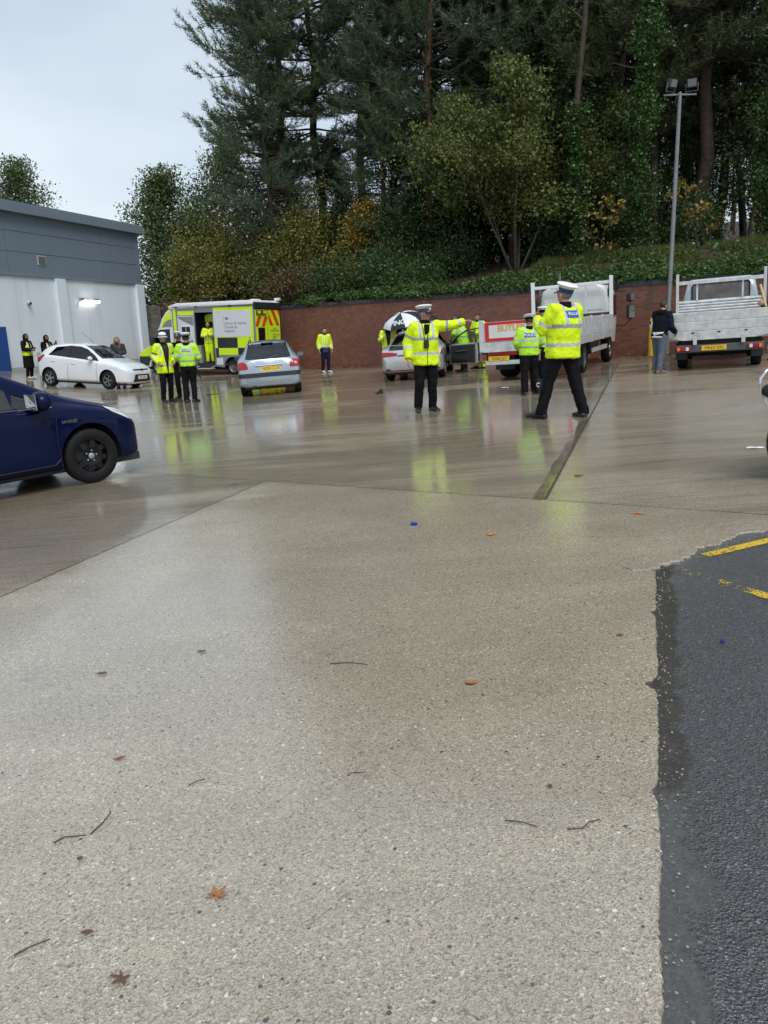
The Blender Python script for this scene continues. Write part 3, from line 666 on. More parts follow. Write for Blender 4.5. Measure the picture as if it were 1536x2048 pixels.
def pine(seed, H=19.0, lo=5.0, spread=4.6, mat=L_PINE, dens=1.0, lean=(0, 0), tr=0.21):
    """returns (trunk mesh object, crown mesh object) around the origin"""
    rg = np.random.default_rng(seed); t = MB(); P = []; D = []
    n = 14; pts = [Vector((lean[0]*(i/n)**1.3*H + 0.10*sin(i*1.3+seed), lean[1]*(i/n)*H + 0.10*cos(i*1.7+seed), -0.5 + (H+0.5)*i/n)) for i in range(n+1)]
    t.tube(pts, [tr*(1-0.85*i/n) + 0.02 for i in range(n+1)], 9); t.cur = 1
    def tp(z):
        u = max(0, min(0.9999, (z+0.5)/(H+0.5)))*n; k = int(u); return pts[k].lerp(pts[k+1], u-k)
    z = lo
    while z < H-0.2:
        u = (z-lo)/(H-lo); ln = spread*(0.72 + 0.5*u)*(1 - u**2.2) + 0.5
        if u < 0.12: ln *= 0.75
        for k in range(int(rg.integers(4, 7))):
            a = rg.uniform(0, 2*pi); L = ln*rg.uniform(0.6, 1.12)
            if L < 0.4: continue
            d = Vector((cos(a), sin(a), rg.uniform(-0.15, 0.22)))
            bp = limb(t, tp(z + rg.uniform(-.2, .2)), d, L, 0.032 + 0.009*L, 0.008, rg, 7, 0.045, 0.16, 0.05, 5)
            for i in range(2, 8):
                for w in range(2 if i < 7 else 3):
                    if rg.random() > 0.9*dens: continue
                    dd = (bp[i]-bp[i-1]).normalized(); sd = Vector((-dd.y, dd.x, 0))*(1 if w == 0 else -1)
                    if w == 2: sd = Vector((0, 0, 0))
                    td = (dd*0.9 + sd*rg.uniform(0.5, 1.1) + Vector((0, 0, rg.uniform(0.05, 0.5)))).normalized()
                    tl = rg.uniform(0.5, 1.2)*(0.6+0.4*L/spread)
                    q0 = bp[i].copy(); m = max(3, int(tl/0.14))
                    for j in range(m):
                        td = (td + Vector((0, 0, 0.10))).normalized(); q0 = q0 + td*(tl/m); P.append(q0.copy()); D.append(td.copy())
        z += rg.uniform(0.42, 0.72)
    for k in range(9):      # dead stubs below the crown
        zz = rg.uniform(1.5, lo); a = rg.uniform(0, 2*pi); limb(t, tp(zz), (cos(a), sin(a), 0.1), rg.uniform(0.5, 1.8), 0.03, 0.008, rg, 4, 0.05, 0, 0.15, 4)
    return t, np.array(P), np.array(D)
PINES = {}
BARK_R = pm('red_pine_bark', (0.13, 0.068, 0.045), 0.85, var=0.5, vscale=6, bump=0.8, bscale=18)
def place_pine(name, label, kind, x, y, z, rz, sc, mat=L_PINE, group='tall pines on the bank', **k):
    x, y, q_ = spot(x, y); z = wz(x, y); sc *= q_
    o = thing(name, label, 'tree', (x, y, z), rz, group); o.scale = (sc, sc, sc)
    key = (kind, mat.name)
    if key not in PINES:
        t, P, D = pine(kind, mat=mat, **k)
        tr = t.build('trunk', [BARK_R if kind == 41 else BARK_P, BARK], o, 50); cr = needles('crown', P, D, 0.27, mat, o, np.random.default_rng(kind+50), per=9, w=0.016)
        PINES[key] = (tr.data, cr.data)
    else:
        for nm, me in zip(('trunk', 'crown'), PINES[key]):
            c = bpy.data.objects.new(nm, me); COL.objects.link(c); c.parent = o
    return o
def broad(name, label, x, y, z, H, spread, seed, mat, nleaf, ls, lo=0.3, stems=1, bark=BARK, tr=0.12, cat='tree', group=None, up=0.5, sig=0.3, lean=(0, 0), nlimb=None, shape=0.6):
    rg = np.random.default_rng(seed); x, y, q_ = spot(x, y); z = wz(x, y) if q_ != 1.0 else z; o = thing(name, label, cat, (x, y, z), 0, group); t = MB(); tips = []; o.scale = (q_, q_, q_)
    for s in range(stems):
        a = 2*pi*s/stems + rg.uniform(0, 1)
        d = Vector((lean[0], lean[1], 1)) if stems == 1 else Vector((0.38*cos(a), 0.38*sin(a), 1))
        h = H*rg.uniform(0.85, 1.0)
        st = limb(t, (0.12*cos(a)*(stems > 1), 0.12*sin(a)*(stems > 1), -0.3), d, h*0.96, tr, tr*0.18, rg, 10, 0, 0.02, 0.07, 8)
        for k in range(nlimb or max(7, int(22/stems))):
            u = lo + (1-lo)*((k+0.5)/(nlimb or max(7, int(22/stems))))**0.9
            i = min(9, int(u*10)); p = st[i].lerp(st[i+1], u*10-i)
            prof = max(0.15, (1-((u-lo)/(1-lo)))**shape)*min(1, 0.55 + 2.5*(u-lo))
            a2 = k*2.4 + rg.uniform(-.5, .5); L = spread*prof*rg.uniform(0.7, 1.1)
            b = limb(t, p, (cos(a2), sin(a2), up*rg.uniform(0.5, 1.5)), L, tr*0.32, 0.012, rg, 5, 0.02, 0.03, 0.14, 5)
            for i2 in range(1, 6):
                for w in range(2):
                    dd = Vector((rg.normal(), rg.normal(), rg.normal()*0.6+0.2)).normalized()
                    q = limb(t, b[i2], dd, L*0.34*rg.uniform(0.5, 1.2), 0.012, 0.005, rg, 2, 0.02, 0, 0.2, 3); tips += [q[1], q[2], b[i2]]
    t.build('trunk', bark, o, 50)
    T = np.array(tips); c = T[rg.integers(0, len(T), nleaf)] + np.clip(rg.normal(size=(nleaf, 3)), -1.5, 1.5)*sig
    leaves('crown', c, ls*0.86, mat, o, rg)
    return o
def bush(name, label, x, y, z, rx, ry, h, seed, mat, nleaf, ls, group='shrubs on the bank', ncl=26, sig=0.22, cat='shrub', bark=BARK):
    rg = np.random.default_rng(seed); x, y, q_ = spot(x, y); z = wz(x, y)-0.1 if q_ != 1.0 else z; o = thing(name, label, cat, (x, y, z), 0, group); t = MB(); tips = []; o.scale = (q_, q_, q_)
    for k in range(ncl):
        a = rg.uniform(0, 2*pi); r = sqrt(rg.uniform(0, 1)); u = rg.uniform(0.55, 1.0)
        e = Vector((rx*r*cos(a), ry*r*sin(a), h*u*sqrt(max(0.12, 1-0.8*r*r))))
        s = Vector((e.x*0.25, e.y*0.25, -0.15)); m = s.lerp(e, 0.55) + Vector((0, 0, h*0.12))
        t.tube([s, m, e], [0.022, 0.014, 0.005], 4, False)
        for q in range(5): tips.append(s.lerp(e, 0.35+0.15*q) + Vector(rg.normal(size=3))*0.22)
    t.build('stems', bark, o)
    T = np.array(tips); leaves('foliage', T[rg.integers(0, len(T), nleaf)] + np.clip(rg.normal(size=(nleaf, 3)), -1.6, 1.6)*sig*np.array([1.2, 1.2, 1]), ls, mat, o, rg)
    return o
def ivy_trunk(name, label, x, y, z, H, r, ivy_h, seed, dens=1.0, bark=BARK, rad=0.32, group='ivy clad trunks', lean=0.0):
    rg = np.random.default_rng(seed); x, y, q_ = spot(x, y); z = wz(x, y); o = thing(name, label, 'tree', (x, y, z), 0, group); t = MB(); o.scale = (q_, q_, q_)
    pts = [Vector((lean*i/10*H + 0.12*sin(i*0.9+seed), 0.1*cos(i*1.1+seed), -0.4+(H+0.4)*i/10)) for i in range(11)]
    t.tube(pts, [r*(1-0.06*i) for i in range(11)], 9)
    tips = []
    for k in range(7):
        a = rg.uniform(0, 6.28); p = pts[int(rg.integers(5, 11))]; b = limb(t, p, (cos(a), sin(a), 0.5), rg.uniform(0.8, 2.6), 0.05, 0.01, rg, 5, 0, 0, 0.15, 5); tips += b[2:]
    t.build('trunk', bark, o, 50)
    n = int(ivy_h*1150*dens); zz = rg.uniform(0, 1, n)**0.9*ivy_h; a = rg.uniform(0, 2*pi, n)
    lump = 0.55 + 0.45*np.sin(zz*2.3+seed) + 0.3*np.sin(zz*5.1+a*2)
    rr = r + np.abs(rg.normal(size=n))*rad*np.clip(lump, 0.25, 1.6)
    u = np.clip((zz+0.4)/(H+0.4)*10, 0, 9.999); k = u.astype(int); PT = np.array([tuple(p) for p in pts]); c = PT[k] + (PT[k+1]-PT[k])*(u-k)[:, None]
    P = c + np.stack([rr*np.cos(a), rr*np.sin(a), 0*a], -1)
    leaves('ivy', P, 0.12, L_IVY, o, rg)
    return o
def wz(x, y):
    q = Vector((x, y)) - W1; return bank_z(q.dot(WD), max(0.3, q.dot(WN)))

# ---- pines (left group makes the outline against the sky)
place_pine('pine_tree', 'leftmost tall pine with long drooping boughs against the sky', 11, -4.0, 39.0, wz(-4.3, 39), 0.4, 1.0, lean=(-0.03, 0), lo=4.6, spread=4.1)
place_pine('pine_tree', 'tall pine with bare thin trunk beside the leftmost pine', 23, -2.6, 40.5, wz(-2.6, 40.5), 1.1, 1.05, lean=(-0.04, 0), lo=5.6, spread=3.8, dens=0.8)
place_pine('pine_tree', 'slender pine with open branches right of the two leftmost pines', 37, -0.6, 39.5, wz(-0.6, 39.5), 2.0, 1.0, lean=(-0.03, 0), lo=7.4, spread=3.2, dens=0.66)
place_pine('pine_tree', 'red trunked pine leaning over the middle of the wall', 41, 2.55, 36.8, wz(2.55, 36.8), 0.2, 1.0, lo=4.2, spread=4.2, mat=L_PINE, dens=0.9)
place_pine('pine_tree', 'dark pine close behind the red trunked pine', 23, 3.1, 42.0, wz(3.1, 42), 4.0, 1.05)
place_pine('pine_tree', 'olive tinged pine above the multi stemmed tree', 53, 7.2, 41.5, wz(7.2, 41.5), 0.5, 1.05, mat=L_PINE2, lo=6.4, spread=3.6, dens=0.8)
place_pine('pine_tree', 'dark straight pine left of the ivy columns', 37, 9.6, 40.0, wz(9.6, 40), 3.3, 1.1)
place_pine('pine_tree', 'olive pine whose boughs hang beside the floodlights', 53, 12.6, 37.0, wz(12.6, 37), 2.4, 1.0, mat=L_PINE2)
place_pine('pine_tree', 'thick trunked pine right of the lamp post', 67, 14.6, 36.5, wz(14.6, 36.5), 0.4, 1.05, mat=L_PINE2, lo=7.2, spread=4.0, tr=0.32, dens=0.85)
place_pine('pine_tree', 'pine with low brownish boughs at the right edge', 71, 18.3, 37.0, wz(18.3, 37), 1.0, 1.0, mat=L_PINE2, lo=4.6, spread=4.2, dens=0.9)
place_pine('pine_tree', 'pine standing deep in the wood behind the multi stemmed tree', 11, 5.6, 47.5, wz(5.6, 47.5), 2.2, 1.1)
place_pine('pine_tree', 'pine deep in the wood behind the thick trunked pine', 67, 17.5, 45.5, wz(17.5, 45.5), 3.3, 1.05, mat=L_PINE2)
place_pine('pine_tree', 'bushy lower pine below the bare trunks of the left group', 83, -4.6, 36.6, wz(-4.6, 36.6), 0.5, 0.62, lo=3.5, spread=4.2, dens=0.95, lean=(-0.02, 0))
place_pine('pine_tree', 'short pine with low drooping boughs beneath the red trunked pine', 83, 0.4, 36.4, wz(0.4, 36.4), 2.5, 0.62)
place_pine('pine_tree', 'pine with wide boughs above the multi stemmed tree', 41, 6.4, 37.6, 0, 1.9, 1.08)
place_pine('pine_tree', 'dark pine between the red trunked pine and the slender pines', 11, 1.0, 40.2, 0, 3.9, 1.05)
place_pine('pine_tree', 'olive pine left of the floodlights', 71, 10.9, 36.6, 0, 2.9, 1.08, mat=L_PINE2)
place_pine('pine_tree', 'olive pine with boughs over the broad ivy column', 71, 16.4, 38.6, 0, 4.5, 1.1, mat=L_PINE2)
# ---- slim dark trunks behind, through which the sky shows
rg = np.random.default_rng(4); t0 = None
for k in range(16):
    y = rg.uniform(42, 54); px = rg.uniform(0.30, 0.47); x = px*y*1.02
    o = thing('slim_tree', 'slim dark trunk deep in the wood with sky showing between the trunks', 'tree', (x, y, wz(x, y)), rg.uniform(0, 6), 'slim trunks deep in the wood'); sc = rg.uniform(0.85, 1.15); o.scale = (sc, sc, sc)
    if t0 is None:
        t = MB(); rr = np.random.default_rng(9); tips = []
        st = limb(t, (0, 0, -0.4), (0.01, 0, 1), 19, 0.085, 0.03, rr, 12, 0, 0, 0.03, 7)
        for q in range(30):
            p = st[int(rr.integers(3, 13))]; a = rr.uniform(0, 6.28); b = limb(t, p, (cos(a), sin(a), rr.uniform(-.2, .9)), rr.uniform(0.5, 1.9), 0.022, 0.006, rr, 4, 0.02, 0, 0.2, 4); tips += b[2:]
        a_ = t.build('trunk', BARK, o, 50); T = np.array([tuple(q) for q in tips]); c = T[rr.integers(0, len(T), 1500)] + rr.normal(size=(1500, 3))*0.3
        b_ = leaves('crown', c, 0.13, L_DARK, o, rr); t0 = (a_.data, b_.data)
    else:
        for nm, me in zip(('trunk', 'crown'), t0):
            c = bpy.data.objects.new(nm, me); COL.objects.link(c); c.parent = o
# ---- broadleaf trees
broad('multi_stemmed_tree', 'multi stemmed tree with yellowing leaves on the bank above the dropside truck', 6.1, 35.0, wz(6.0, 35.0)-0.1, 8.4, 4.3, 21, L_LIME, 48000, 0.15, lo=0.34, stems=6, bark=BARK_G, tr=0.06, sig=0.38, up=0.22, shape=0.85)
broad('broadleaf_tree', 'pale green leafy tree rising over the red trunked pine', 4.2, 36.2, wz(4.2, 36.2), 8.6, 2.6, 22, L_GREEN, 8000, 0.15, lo=0.3, tr=0.12, sig=0.3, group='leafy trees on the bank')
broad('broadleaf_tree', 'dark green leafy tree filling the wood behind the multi stemmed tree', 8.6, 38.0, wz(8.6, 38.0), 12, 3.2, 23, L_DARK, 16000, 0.17, lo=0.12, tr=0.13, group='leafy trees on the bank')
MID = None
for (x, y, rz, sc, lab) in ((7.6, 38.8, 0.0, 1.0, 'dense green tree close behind the multi stemmed tree'), (4.9, 38.6, 1.7, 0.95, 'dense green tree between the red trunked pine and the multi stemmed tree'), (2.0, 38.4, 3.0, 0.72, 'dense green tree below the red trunked pine boughs'), (10.1, 37.6, 4.0, 0.9, 'dense green tree between the two ivy columns'), (13.7, 38.6, 5.2, 0.72, 'dense green tree low behind the lamp post'), (17.6, 36.6, 0.9, 0.95, 'dense green tree behind the broad ivy column'), (15.4, 37.8, 2.6, 0.6, 'low dense tree beside the thick trunked pine'), (-1.4, 40.6, 2.2, 0.62, 'low dense tree between the bare pine trunks'), (-3.6, 41.6, 3.7, 0.62, 'low dense tree behind the leftmost pine'), (12.1, 41.0, 1.1, 0.8, 'dense tree deep behind the floodlights'), (9.0, 41.2, 2.9, 1.1, 'dense tree deep behind the ivy columns'), (19.4, 37.2, 4.4, 1.0, 'dense tree at the right edge')):
    if MID is None:
        o = broad('broadleaf_tree', lab, x, y, 4.0, 11.5, 3.1, 78, leaf_mat('wood_leaves', [(0.022, 0.042, 0.015), (0.055, 0.085, 0.026), (0.10, 0.135, 0.042), (0.16, 0.16, 0.05)], 0.25, 0.45, 0.35), 26000, 0.15, lo=0.08, tr=0.14, sig=0.42, group='dense green trees in the wood', nlimb=30, shape=0.5); MID = [(c.name.split('.')[0], c.data) for c in o.children]
    else:
        x, y, q_ = spot(x, y); o = thing('broadleaf_tree', lab, 'tree', (x, y, wz(x, y)), rz, 'dense green trees in the wood'); o.scale = (sc*q_,)*3
        for nm, me in MID: c = bpy.data.objects.new(nm, me); COL.objects.link(c); c.parent = o
TALL = None
for (x, y, rz, sc, lab) in ((6.8, 44.0, 0.0, 1.0, 'tall dark tree behind the multi stemmed tree, filling the sky above it'), (10.2, 43.5, 1.3, 1.05, 'tall dark tree left of the ivy columns, deep in the wood'), (12.6, 44.5, 3.4, 0.98, 'tall dark tree behind the floodlights'), (19.2, 42.0, 4.2, 1.0, 'tall dark tree at the right edge of the wood'), (21.5, 38.5, 5.1, 0.95, 'tall dark tree just beyond the right edge')):
    if TALL is None:
        o = broad('broadleaf_tree', lab, x, y, 4.0, 19.5, 4.4, 77, L_DARK, 20000, 0.24, lo=0.22, tr=0.2, sig=0.55, group='tall dark trees deep in the wood', nlimb=34, shape=0.4); TALL = [(c.name.split('.')[0], c.data) for c in o.children]
    else:
        x, y, q_ = spot(x, y); o = thing('broadleaf_tree', lab, 'tree', (x, y, wz(x, y)), rz, 'tall dark trees deep in the wood'); o.scale = (sc*q_,)*3
        for nm, me in TALL: c = bpy.data.objects.new(nm, me); COL.objects.link(c); c.parent = o
broad('broadleaf_tree', 'green tree left of the pines, left one of the pair over the building corner', -12.1, 45.4, 1.2, 10.4, 3.6, 24, L_GREEN, 20000, 0.155, lo=0.15, tr=0.13, sig=0.40, group='leafy trees behind the store')
broad('broadleaf_tree', 'green tree left of the pines, right one of the pair with airy top', -9.15, 46.5, 1.6, 10.6, 3.3, 25, L_GREEN, 15000, 0.15, lo=0.15, tr=0.13, sig=0.42, group='leafy trees behind the store')
broad('broadleaf_tree', 'tree whose round top shows over the store roof at the far left', -22.6, 50.0, 0.4, 14.2, 4.0, 26, L_GREEN, 15000, 0.17, lo=0.3, tr=0.15, sig=0.48, group='leafy trees behind the store')
broad('broadleaf_tree', 'bare twiggy tree top in the gap between green trees and pines', -5.6, 44.0, wz(-5.6, 44), 7.2, 2.8, 27, L_RUST, 1800, 0.11, lo=0.3, tr=0.09, sig=0.3, group='leafy trees behind the store')
broad('broadleaf_tree', 'golden leaved tree behind the wall left of the umbrella', -0.7, 35.6, wz(-0.7, 35.6), 3.9, 2.2, 28, L_GOLD, 6500, 0.14, lo=0.1, tr=0.07, sig=0.26, group='leafy trees on the bank')
broad('broadleaf_tree', 'green leafy tree behind the lamp post', 11.0, 38.6, wz(11, 38.6), 13, 2.8, 29, L_DARK, 13000, 0.17, lo=0.15, tr=0.12, group='leafy trees on the bank')
broad('broadleaf_tree', 'leafy tree right of the thick trunked pine', 16.6, 35.8, wz(16.6, 35.8), 9, 2.4, 30, L_GREEN, 6000, 0.14, lo=0.25, tr=0.10, group='leafy trees on the bank')
broad('broadleaf_tree', 'yellow leaved sapling left of the ivy column', 9.0, 32.6, wz(9.0, 32.6), 3.4, 1.5, 31, L_GOLD, 210, 0.19, lo=0.25, tr=0.03, sig=0.10, group='yellow saplings on the bank', nlimb=7)
broad('broadleaf_tree', 'yellow leaved sapling right of the lamp post', 12.9, 32.2, wz(12.9, 32.2), 3.3, 1.7, 32, L_GOLD, 260, 0.18, lo=0.2, tr=0.03, sig=0.12, group='yellow saplings on the bank', nlimb=7)
# ---- ivy trunks
ivy_trunk('ivy_clad_tree', 'short ivy clad trunk left of the yellow sapling', 8.4, 33.8, wz(8.4, 33.8), 13, 0.17, 6.0, 1, 0.8, rad=0.26)
ivy_trunk('ivy_clad_tree', 'ivy column with bare bark showing at its foot', 10.8, 33.2, wz(10.8, 33.2), 14, 0.20, 10.5, 2, 1.25, BARK_G, 0.36)
ivy_trunk('ivy_clad_tree', 'broad ivy column near the right edge of the wood', 16.2, 33.0, wz(16.2, 33.0), 13, 0.22, 9.5, 3, 1.9, rad=0.52)
ivy_trunk('ivy_clad_tree', 'ivy covered trunk deep between the pines', 9.6, 36.5, wz(9.6, 36.5), 15, 0.16, 12, 4, 0.8, rad=0.30)
ivy_trunk('ivy_clad_tree', 'thin ivy wrapped trunk left of the thick pine', 7.3, 37.0, wz(7.3, 37.0), 14, 0.14, 7, 5, 0.7)
# ---- shrubs along the wall, from the building to the right
SH = [(-10.6, 42.6, 2.0, 1.5, 4.4, L_DARK, 'dark shrub in the corner behind the store'), (-9.6, 41.6, 1.4, 1.2, 5.6, L_OLIVE, 'yellow flecked tall shrub at the store corner'),
      (-7.8, 38.6, 1.9, 1.5, 4.8, L_OLIVE, 'olive shrub above the van windscreen'), (-6.2, 37.0, 1.9, 1.5, 3.9, L_OLIVE, 'rounded olive shrub above the van doorway'),
      (-8.8, 40.6, 2.0, 1.5, 6.4, L_DARK, 'tall dark green shrub behind the van nose'), (-4.6, 35.6, 1.8, 1.3, 3.2, L_LIME, 'pale olive shrub above the van rear'),
      (-5.6, 39.2, 2.2, 1.6, 6.0, L_RUST, 'tall brownish shrub behind the olive ones'), (-3.2, 36.6, 2.0, 1.5, 4.6, L_OLIVE, 'green and brown shrub under the leftmost pine'),
      (-3.4, 34.2, 1.5, 1.1, 1.9, L_RUST, 'low bramble tangle on the wall behind the silver hatchback'), (-1.9, 34.0, 1.5, 1.1, 2.0, L_DARK, 'dark low shrub above the man at the wall'),
      (-1.6, 38.0, 2.0, 1.5, 4.6, L_DARK, 'dark shrub between pine trunks'), (0.4, 34.0, 1.6, 1.2, 2.3, L_DARK, 'dark green shrub below the golden tree'),
      (1.4, 36.0, 1.8, 1.4, 4.0, L_DARK, 'dense dark shrub right of the golden tree'), (1.8, 33.2, 1.3, 1.0, 1.5, L_IVY, 'bright low shrub above the umbrella'),
      (3.4, 35.0, 1.4, 1.1, 2.5, L_DARK, 'dark shrub under the red trunked pine'), (2.9, 39.0, 2.2, 1.6, 5.5, L_DARK, 'tall dark shrub in the shade of the wood'),
      (8.2, 36.0, 1.5, 1.2, 3.2, L_DARK, 'dark shrub right of the multi stemmed tree'), (13.6, 34.2, 1.3, 1.1, 2.4, L_DARK, 'dark shrub behind the right sapling'),
      (17.6, 32.5, 1.8, 1.4, 2.8, L_OLIVE, 'olive shrub at the right edge of the bank'), (11.4, 36.8, 1.8, 1.4, 4.4, L_DARK, 'dark shrub behind the lamp post'), (5.2, 40.0, 2.4, 1.6, 5.0, L_DARK, 'large dark shrub deep under the trees'),
      (8.0, 42.0, 2.4, 1.6, 4.4, L_DARK, 'large dark shrub in the middle of the wood'), (14.8, 40.0, 2.4, 1.6, 3.6, L_DARK, 'dark shrub among the slim trunks'), (0.0, 42.0, 2.6, 1.6, 4.5, L_DARK, 'dark shrub behind the slender pines')]
for k, (x, y, rx, ry, h, mt, lab) in enumerate(SH):
    z = wz(x, y) if x > -9.2 else max(0.6, wz(x, y)*0.7)
    bush('shrub', lab, x, y, z-0.1, rx, ry, h, 100+k, mt, int(1700*rx*h**0.75), 0.095 if y < 36 else 0.115, ncl=int(14+9*rx*h**0.5), sig=0.26)
# ---- ivy and grass over the foot of the bank
rg = np.random.default_rng(12); P = []
while len(P) < 34000:
    s = rg.uniform(-1.5, 24); d = 0.1 + abs(rg.normal())*(1.5 if s < 9 else 2.2)
    lim = 3.6 + 1.2*noise.noise((s*0.5, 1, 1)) - (1.6 if s < 6 else 0) + (2.0 if s > 10 else 0)
    if d > lim or (noise.noise((s*0.55, d*0.8, 5)) < -0.15 and d > 0.9): continue
    if s < 3.5 and noise.noise((s*0.6, 3, 2)) < 0.0 and d < 0.7: continue
    hang = 0.0
    if d < 0.5: hang = -rg.uniform(0, 0.26)*max(0, noise.noise((s*0.9, 0, 8))+0.35)
    q = wpt(s, d - (0.22 if d < 0.45 else 0)); P.append((q[0], q[1], bank_z(s, max(d, 0.3)) + 0.16 + hang + abs(rg.normal())*0.10 + 0.12*noise.noise((s*1.7, d*1.7, 0))))
iv = tag(leaves('ivy_ground_cover', np.array(P), 0.115, leaf_mat('ground_ivy', [(0.030, 0.045, 0.016), (0.040, 0.085, 0.022), (0.075, 0.135, 0.034), (0.12, 0.15, 0.045)], 0.2, 0.35, 0.8), None, rg, 1.2, 0.3), 'bright green ivy carpet spilling along the top of the brick wall', 'ivy', kind='stuff')
P = []; D = []
while len(P) < 9000:
    s = rg.uniform(8.0, 26); d = rg.uniform(0.8, 6.5)
    if noise.noise((s*0.5, d*0.6, 9)) < -0.1: continue
    q = wpt(s, d); P.append((q[0], q[1], bank_z(s, d))); D.append((rg.normal()*0.25, rg.normal()*0.25-0.15, 1))
L_GRASS = leaf_mat('bank_grass', [(0.060, 0.078, 0.024), (0.108, 0.132, 0.036), (0.180, 0.180, 0.060)])
tag(needles('bank_grass', np.array(P), np.array(D), 0.30, L_GRASS, None, rg, per=7, w=0.011, spread=0.3), 'rough grass and weeds on the bank right of the lamp post', 'grass', kind='stuff')
# ================================================================ vehicles
def paint(name, col, metal=0.0, rough=0.25, coat=1.0, flake=0.03, spec=0.2):
    return pm(name, col, rough, metal, var=flake, vscale=2.0, coat=coat, spec=spec)
def glass_mat(name, tint=(0.30, 0.36, 0.36), refl=0.12):
    if name in MATS: return MATS[name]
    m = bpy.data.materials.new(name); m.use_nodes = True; t = NT(m)
    tr = t.n('ShaderNodeBsdfTransparent'); tr.inputs[0].default_value = c4(tint); gl = t.n('ShaderNodeBsdfGlossy'); gl.inputs['Roughness'].default_value = 0.02
    lw = t.n('ShaderNodeFresnel'); lw.inputs['IOR'].default_value = 1.55
    nz_ = t.noise(t.obj(), 30, 3); f = t.math('ADD', lw.outputs[0], t.math('MULTIPLY', nz_, refl), clamp=True)
    mx = t.n('ShaderNodeMixShader'); t.l(f, mx.inputs[0]); t.l(tr.outputs[0], mx.inputs[1]); t.l(gl.outputs[0], mx.inputs[2]); t.l(mx.outputs[0], t.o.inputs[0])
    MATS[name] = m; return m
G_CAR = glass_mat('car_glass'); G_DARK = glass_mat('privacy_glass', (0.06, 0.07, 0.075), 0.06); G_CLEAR = glass_mat('clear_lens', (0.75, 0.78, 0.78), 0.1)
M_TYRE = pm('tyre_rubber', (0.010, 0.010, 0.011), 0.6, var=0.2, vscale=14, bump=0.15, bscale=60, spec=0.2)
M_ALLOY = pm('alloy_wheel', (0.42, 0.42, 0.43), 0.3, 0.85, var=0.1)
M_ALLOYD = pm('grimy_alloy', (0.25, 0.24, 0.23), 0.4, 0.8, var=0.25, vscale=20)
M_BLKW = pm('black_steel_wheel', (0.006, 0.006, 0.007), 0.3, spec=0.35)
M_TRIM = pm('dark_trim', (0.022, 0.023, 0.025), 0.45, var=0.1)
M_INT = pm('car_interior', (0.022, 0.022, 0.024), 0.8, var=0.2)
M_INT2 = pm('seat_cloth', (0.05, 0.05, 0.053), 0.9, var=0.2)
M_RED = pm('red_lamp', (0.30, 0.006, 0.012), 0.12, var=0.1, coat=0.6)
M_AMB = pm('amber_lamp', (0.75, 0.22, 0.01), 0.15, var=0.1, coat=0.6)
M_WLAMP = pm('white_lamp', (0.72, 0.73, 0.73), 0.12, var=0.1, coat=0.6)
M_CHROME = pm('chrome', (0.72, 0.72, 0.73), 0.08, 1.0, var=0.03)
M_PLY = pm('plate_yellow', (0.78, 0.50, 0.02), 0.4, var=0.04)
M_PLW = pm('plate_white', (0.74, 0.74, 0.72), 0.4, var=0.04)
M_INK = pm('black_ink', (0.012, 0.012, 0.012), 0.5, var=0)
M_WHT = pm('white_gloss', (0.74, 0.75, 0.76), 0.3, var=0.03, coat=0.5)

def pchip(x, y, q):
    x = np.array(x, float); y = np.array(y, float); h = np.diff(x); d = np.diff(y)/h; m = np.zeros_like(y)
    m[0], m[-1] = d[0], d[-1]
    for i in range(1, len(x)-1):
        if d[i-1]*d[i] > 0:
            w1, w2 = 2*h[i]+h[i-1], h[i]+2*h[i-1]; m[i] = (w1+w2)/(w1/d[i-1]+w2/d[i])
    k = np.clip(np.searchsorted(x, q)-1, 0, len(h)-1); t = (q-x[k])/h[k]
    return (2*t**3-3*t**2+1)*y[k] + (t**3-2*t**2+t)*h[k]*m[k] + (-2*t**3+3*t**2)*y[k+1] + (t**3-t**2)*h[k]*m[k+1]
def crom(P, sub):
    P = [np.array(p, float) for p in P]; out = []
    for i in range(len(P)-1):
        a, b, c, d = P[max(i-1, 0)], P[i], P[i+1], P[min(i+2, len(P)-1)]
        for j in range(sub):
            t = j/sub; out.append(0.5*(2*b + (c-a)*t + (2*a-5*b+4*c-d)*t*t + (3*b-a-3*c+d)*t**3))
    out.append(P[-1]); return out
def car_shell(st, n=84, sub=4, bulge=1.0):
    """st rows: x, z_top, z_bottom, half width, belt z, roof-edge half width, edge drop. Returns a bmesh of the outer skin"""
    st = sorted(st); A = np.array(st); xs = np.unique(np.concatenate([np.linspace(A[0, 0], A[-1, 0], n), A[:, 0]]))
    col = [pchip(A[:, 0], A[:, i], xs) for i in range(1, 7)]
    bm = bmesh.new(); rings = []
    for i, x in enumerate(xs):
        zt, zb, w, be, wr, dr = [c[i] for c in col]
        half = [(w*0.80, zb), (w*0.955, zb+0.05), (w*0.99, zb+0.20*(be-zb)), (w, zb+0.52*(be-zb)), (w*0.992, be-0.10*(be-zb)), (w*0.955, be), (wr+0.45*(w*0.955-wr), be+0.5*(zt-dr-be)), (wr, zt-dr), (wr*0.72, zt-dr*0.32), (0, zt)]
        pts = [(0.0, zb)] + crom(half, sub)
        ring = [(x, p[0], p[1]) for p in pts] + [(x, -p[0], p[1]) for p in pts[-2:0:-1]]
        rings.append([bm.verts.new(p) for p in ring])
    m = len(rings[0])
    for a, b in zip(rings[:-1], rings[1:]):
        for q in range(m): bm.faces.new((a[q], a[(q+1) % m], b[(q+1) % m], b[q]))
    bm.faces.new(rings[0]); bm.faces.new(rings[-1][::-1])
    bmesh.ops.recalc_face_normals(bm, faces=bm.faces); return bm
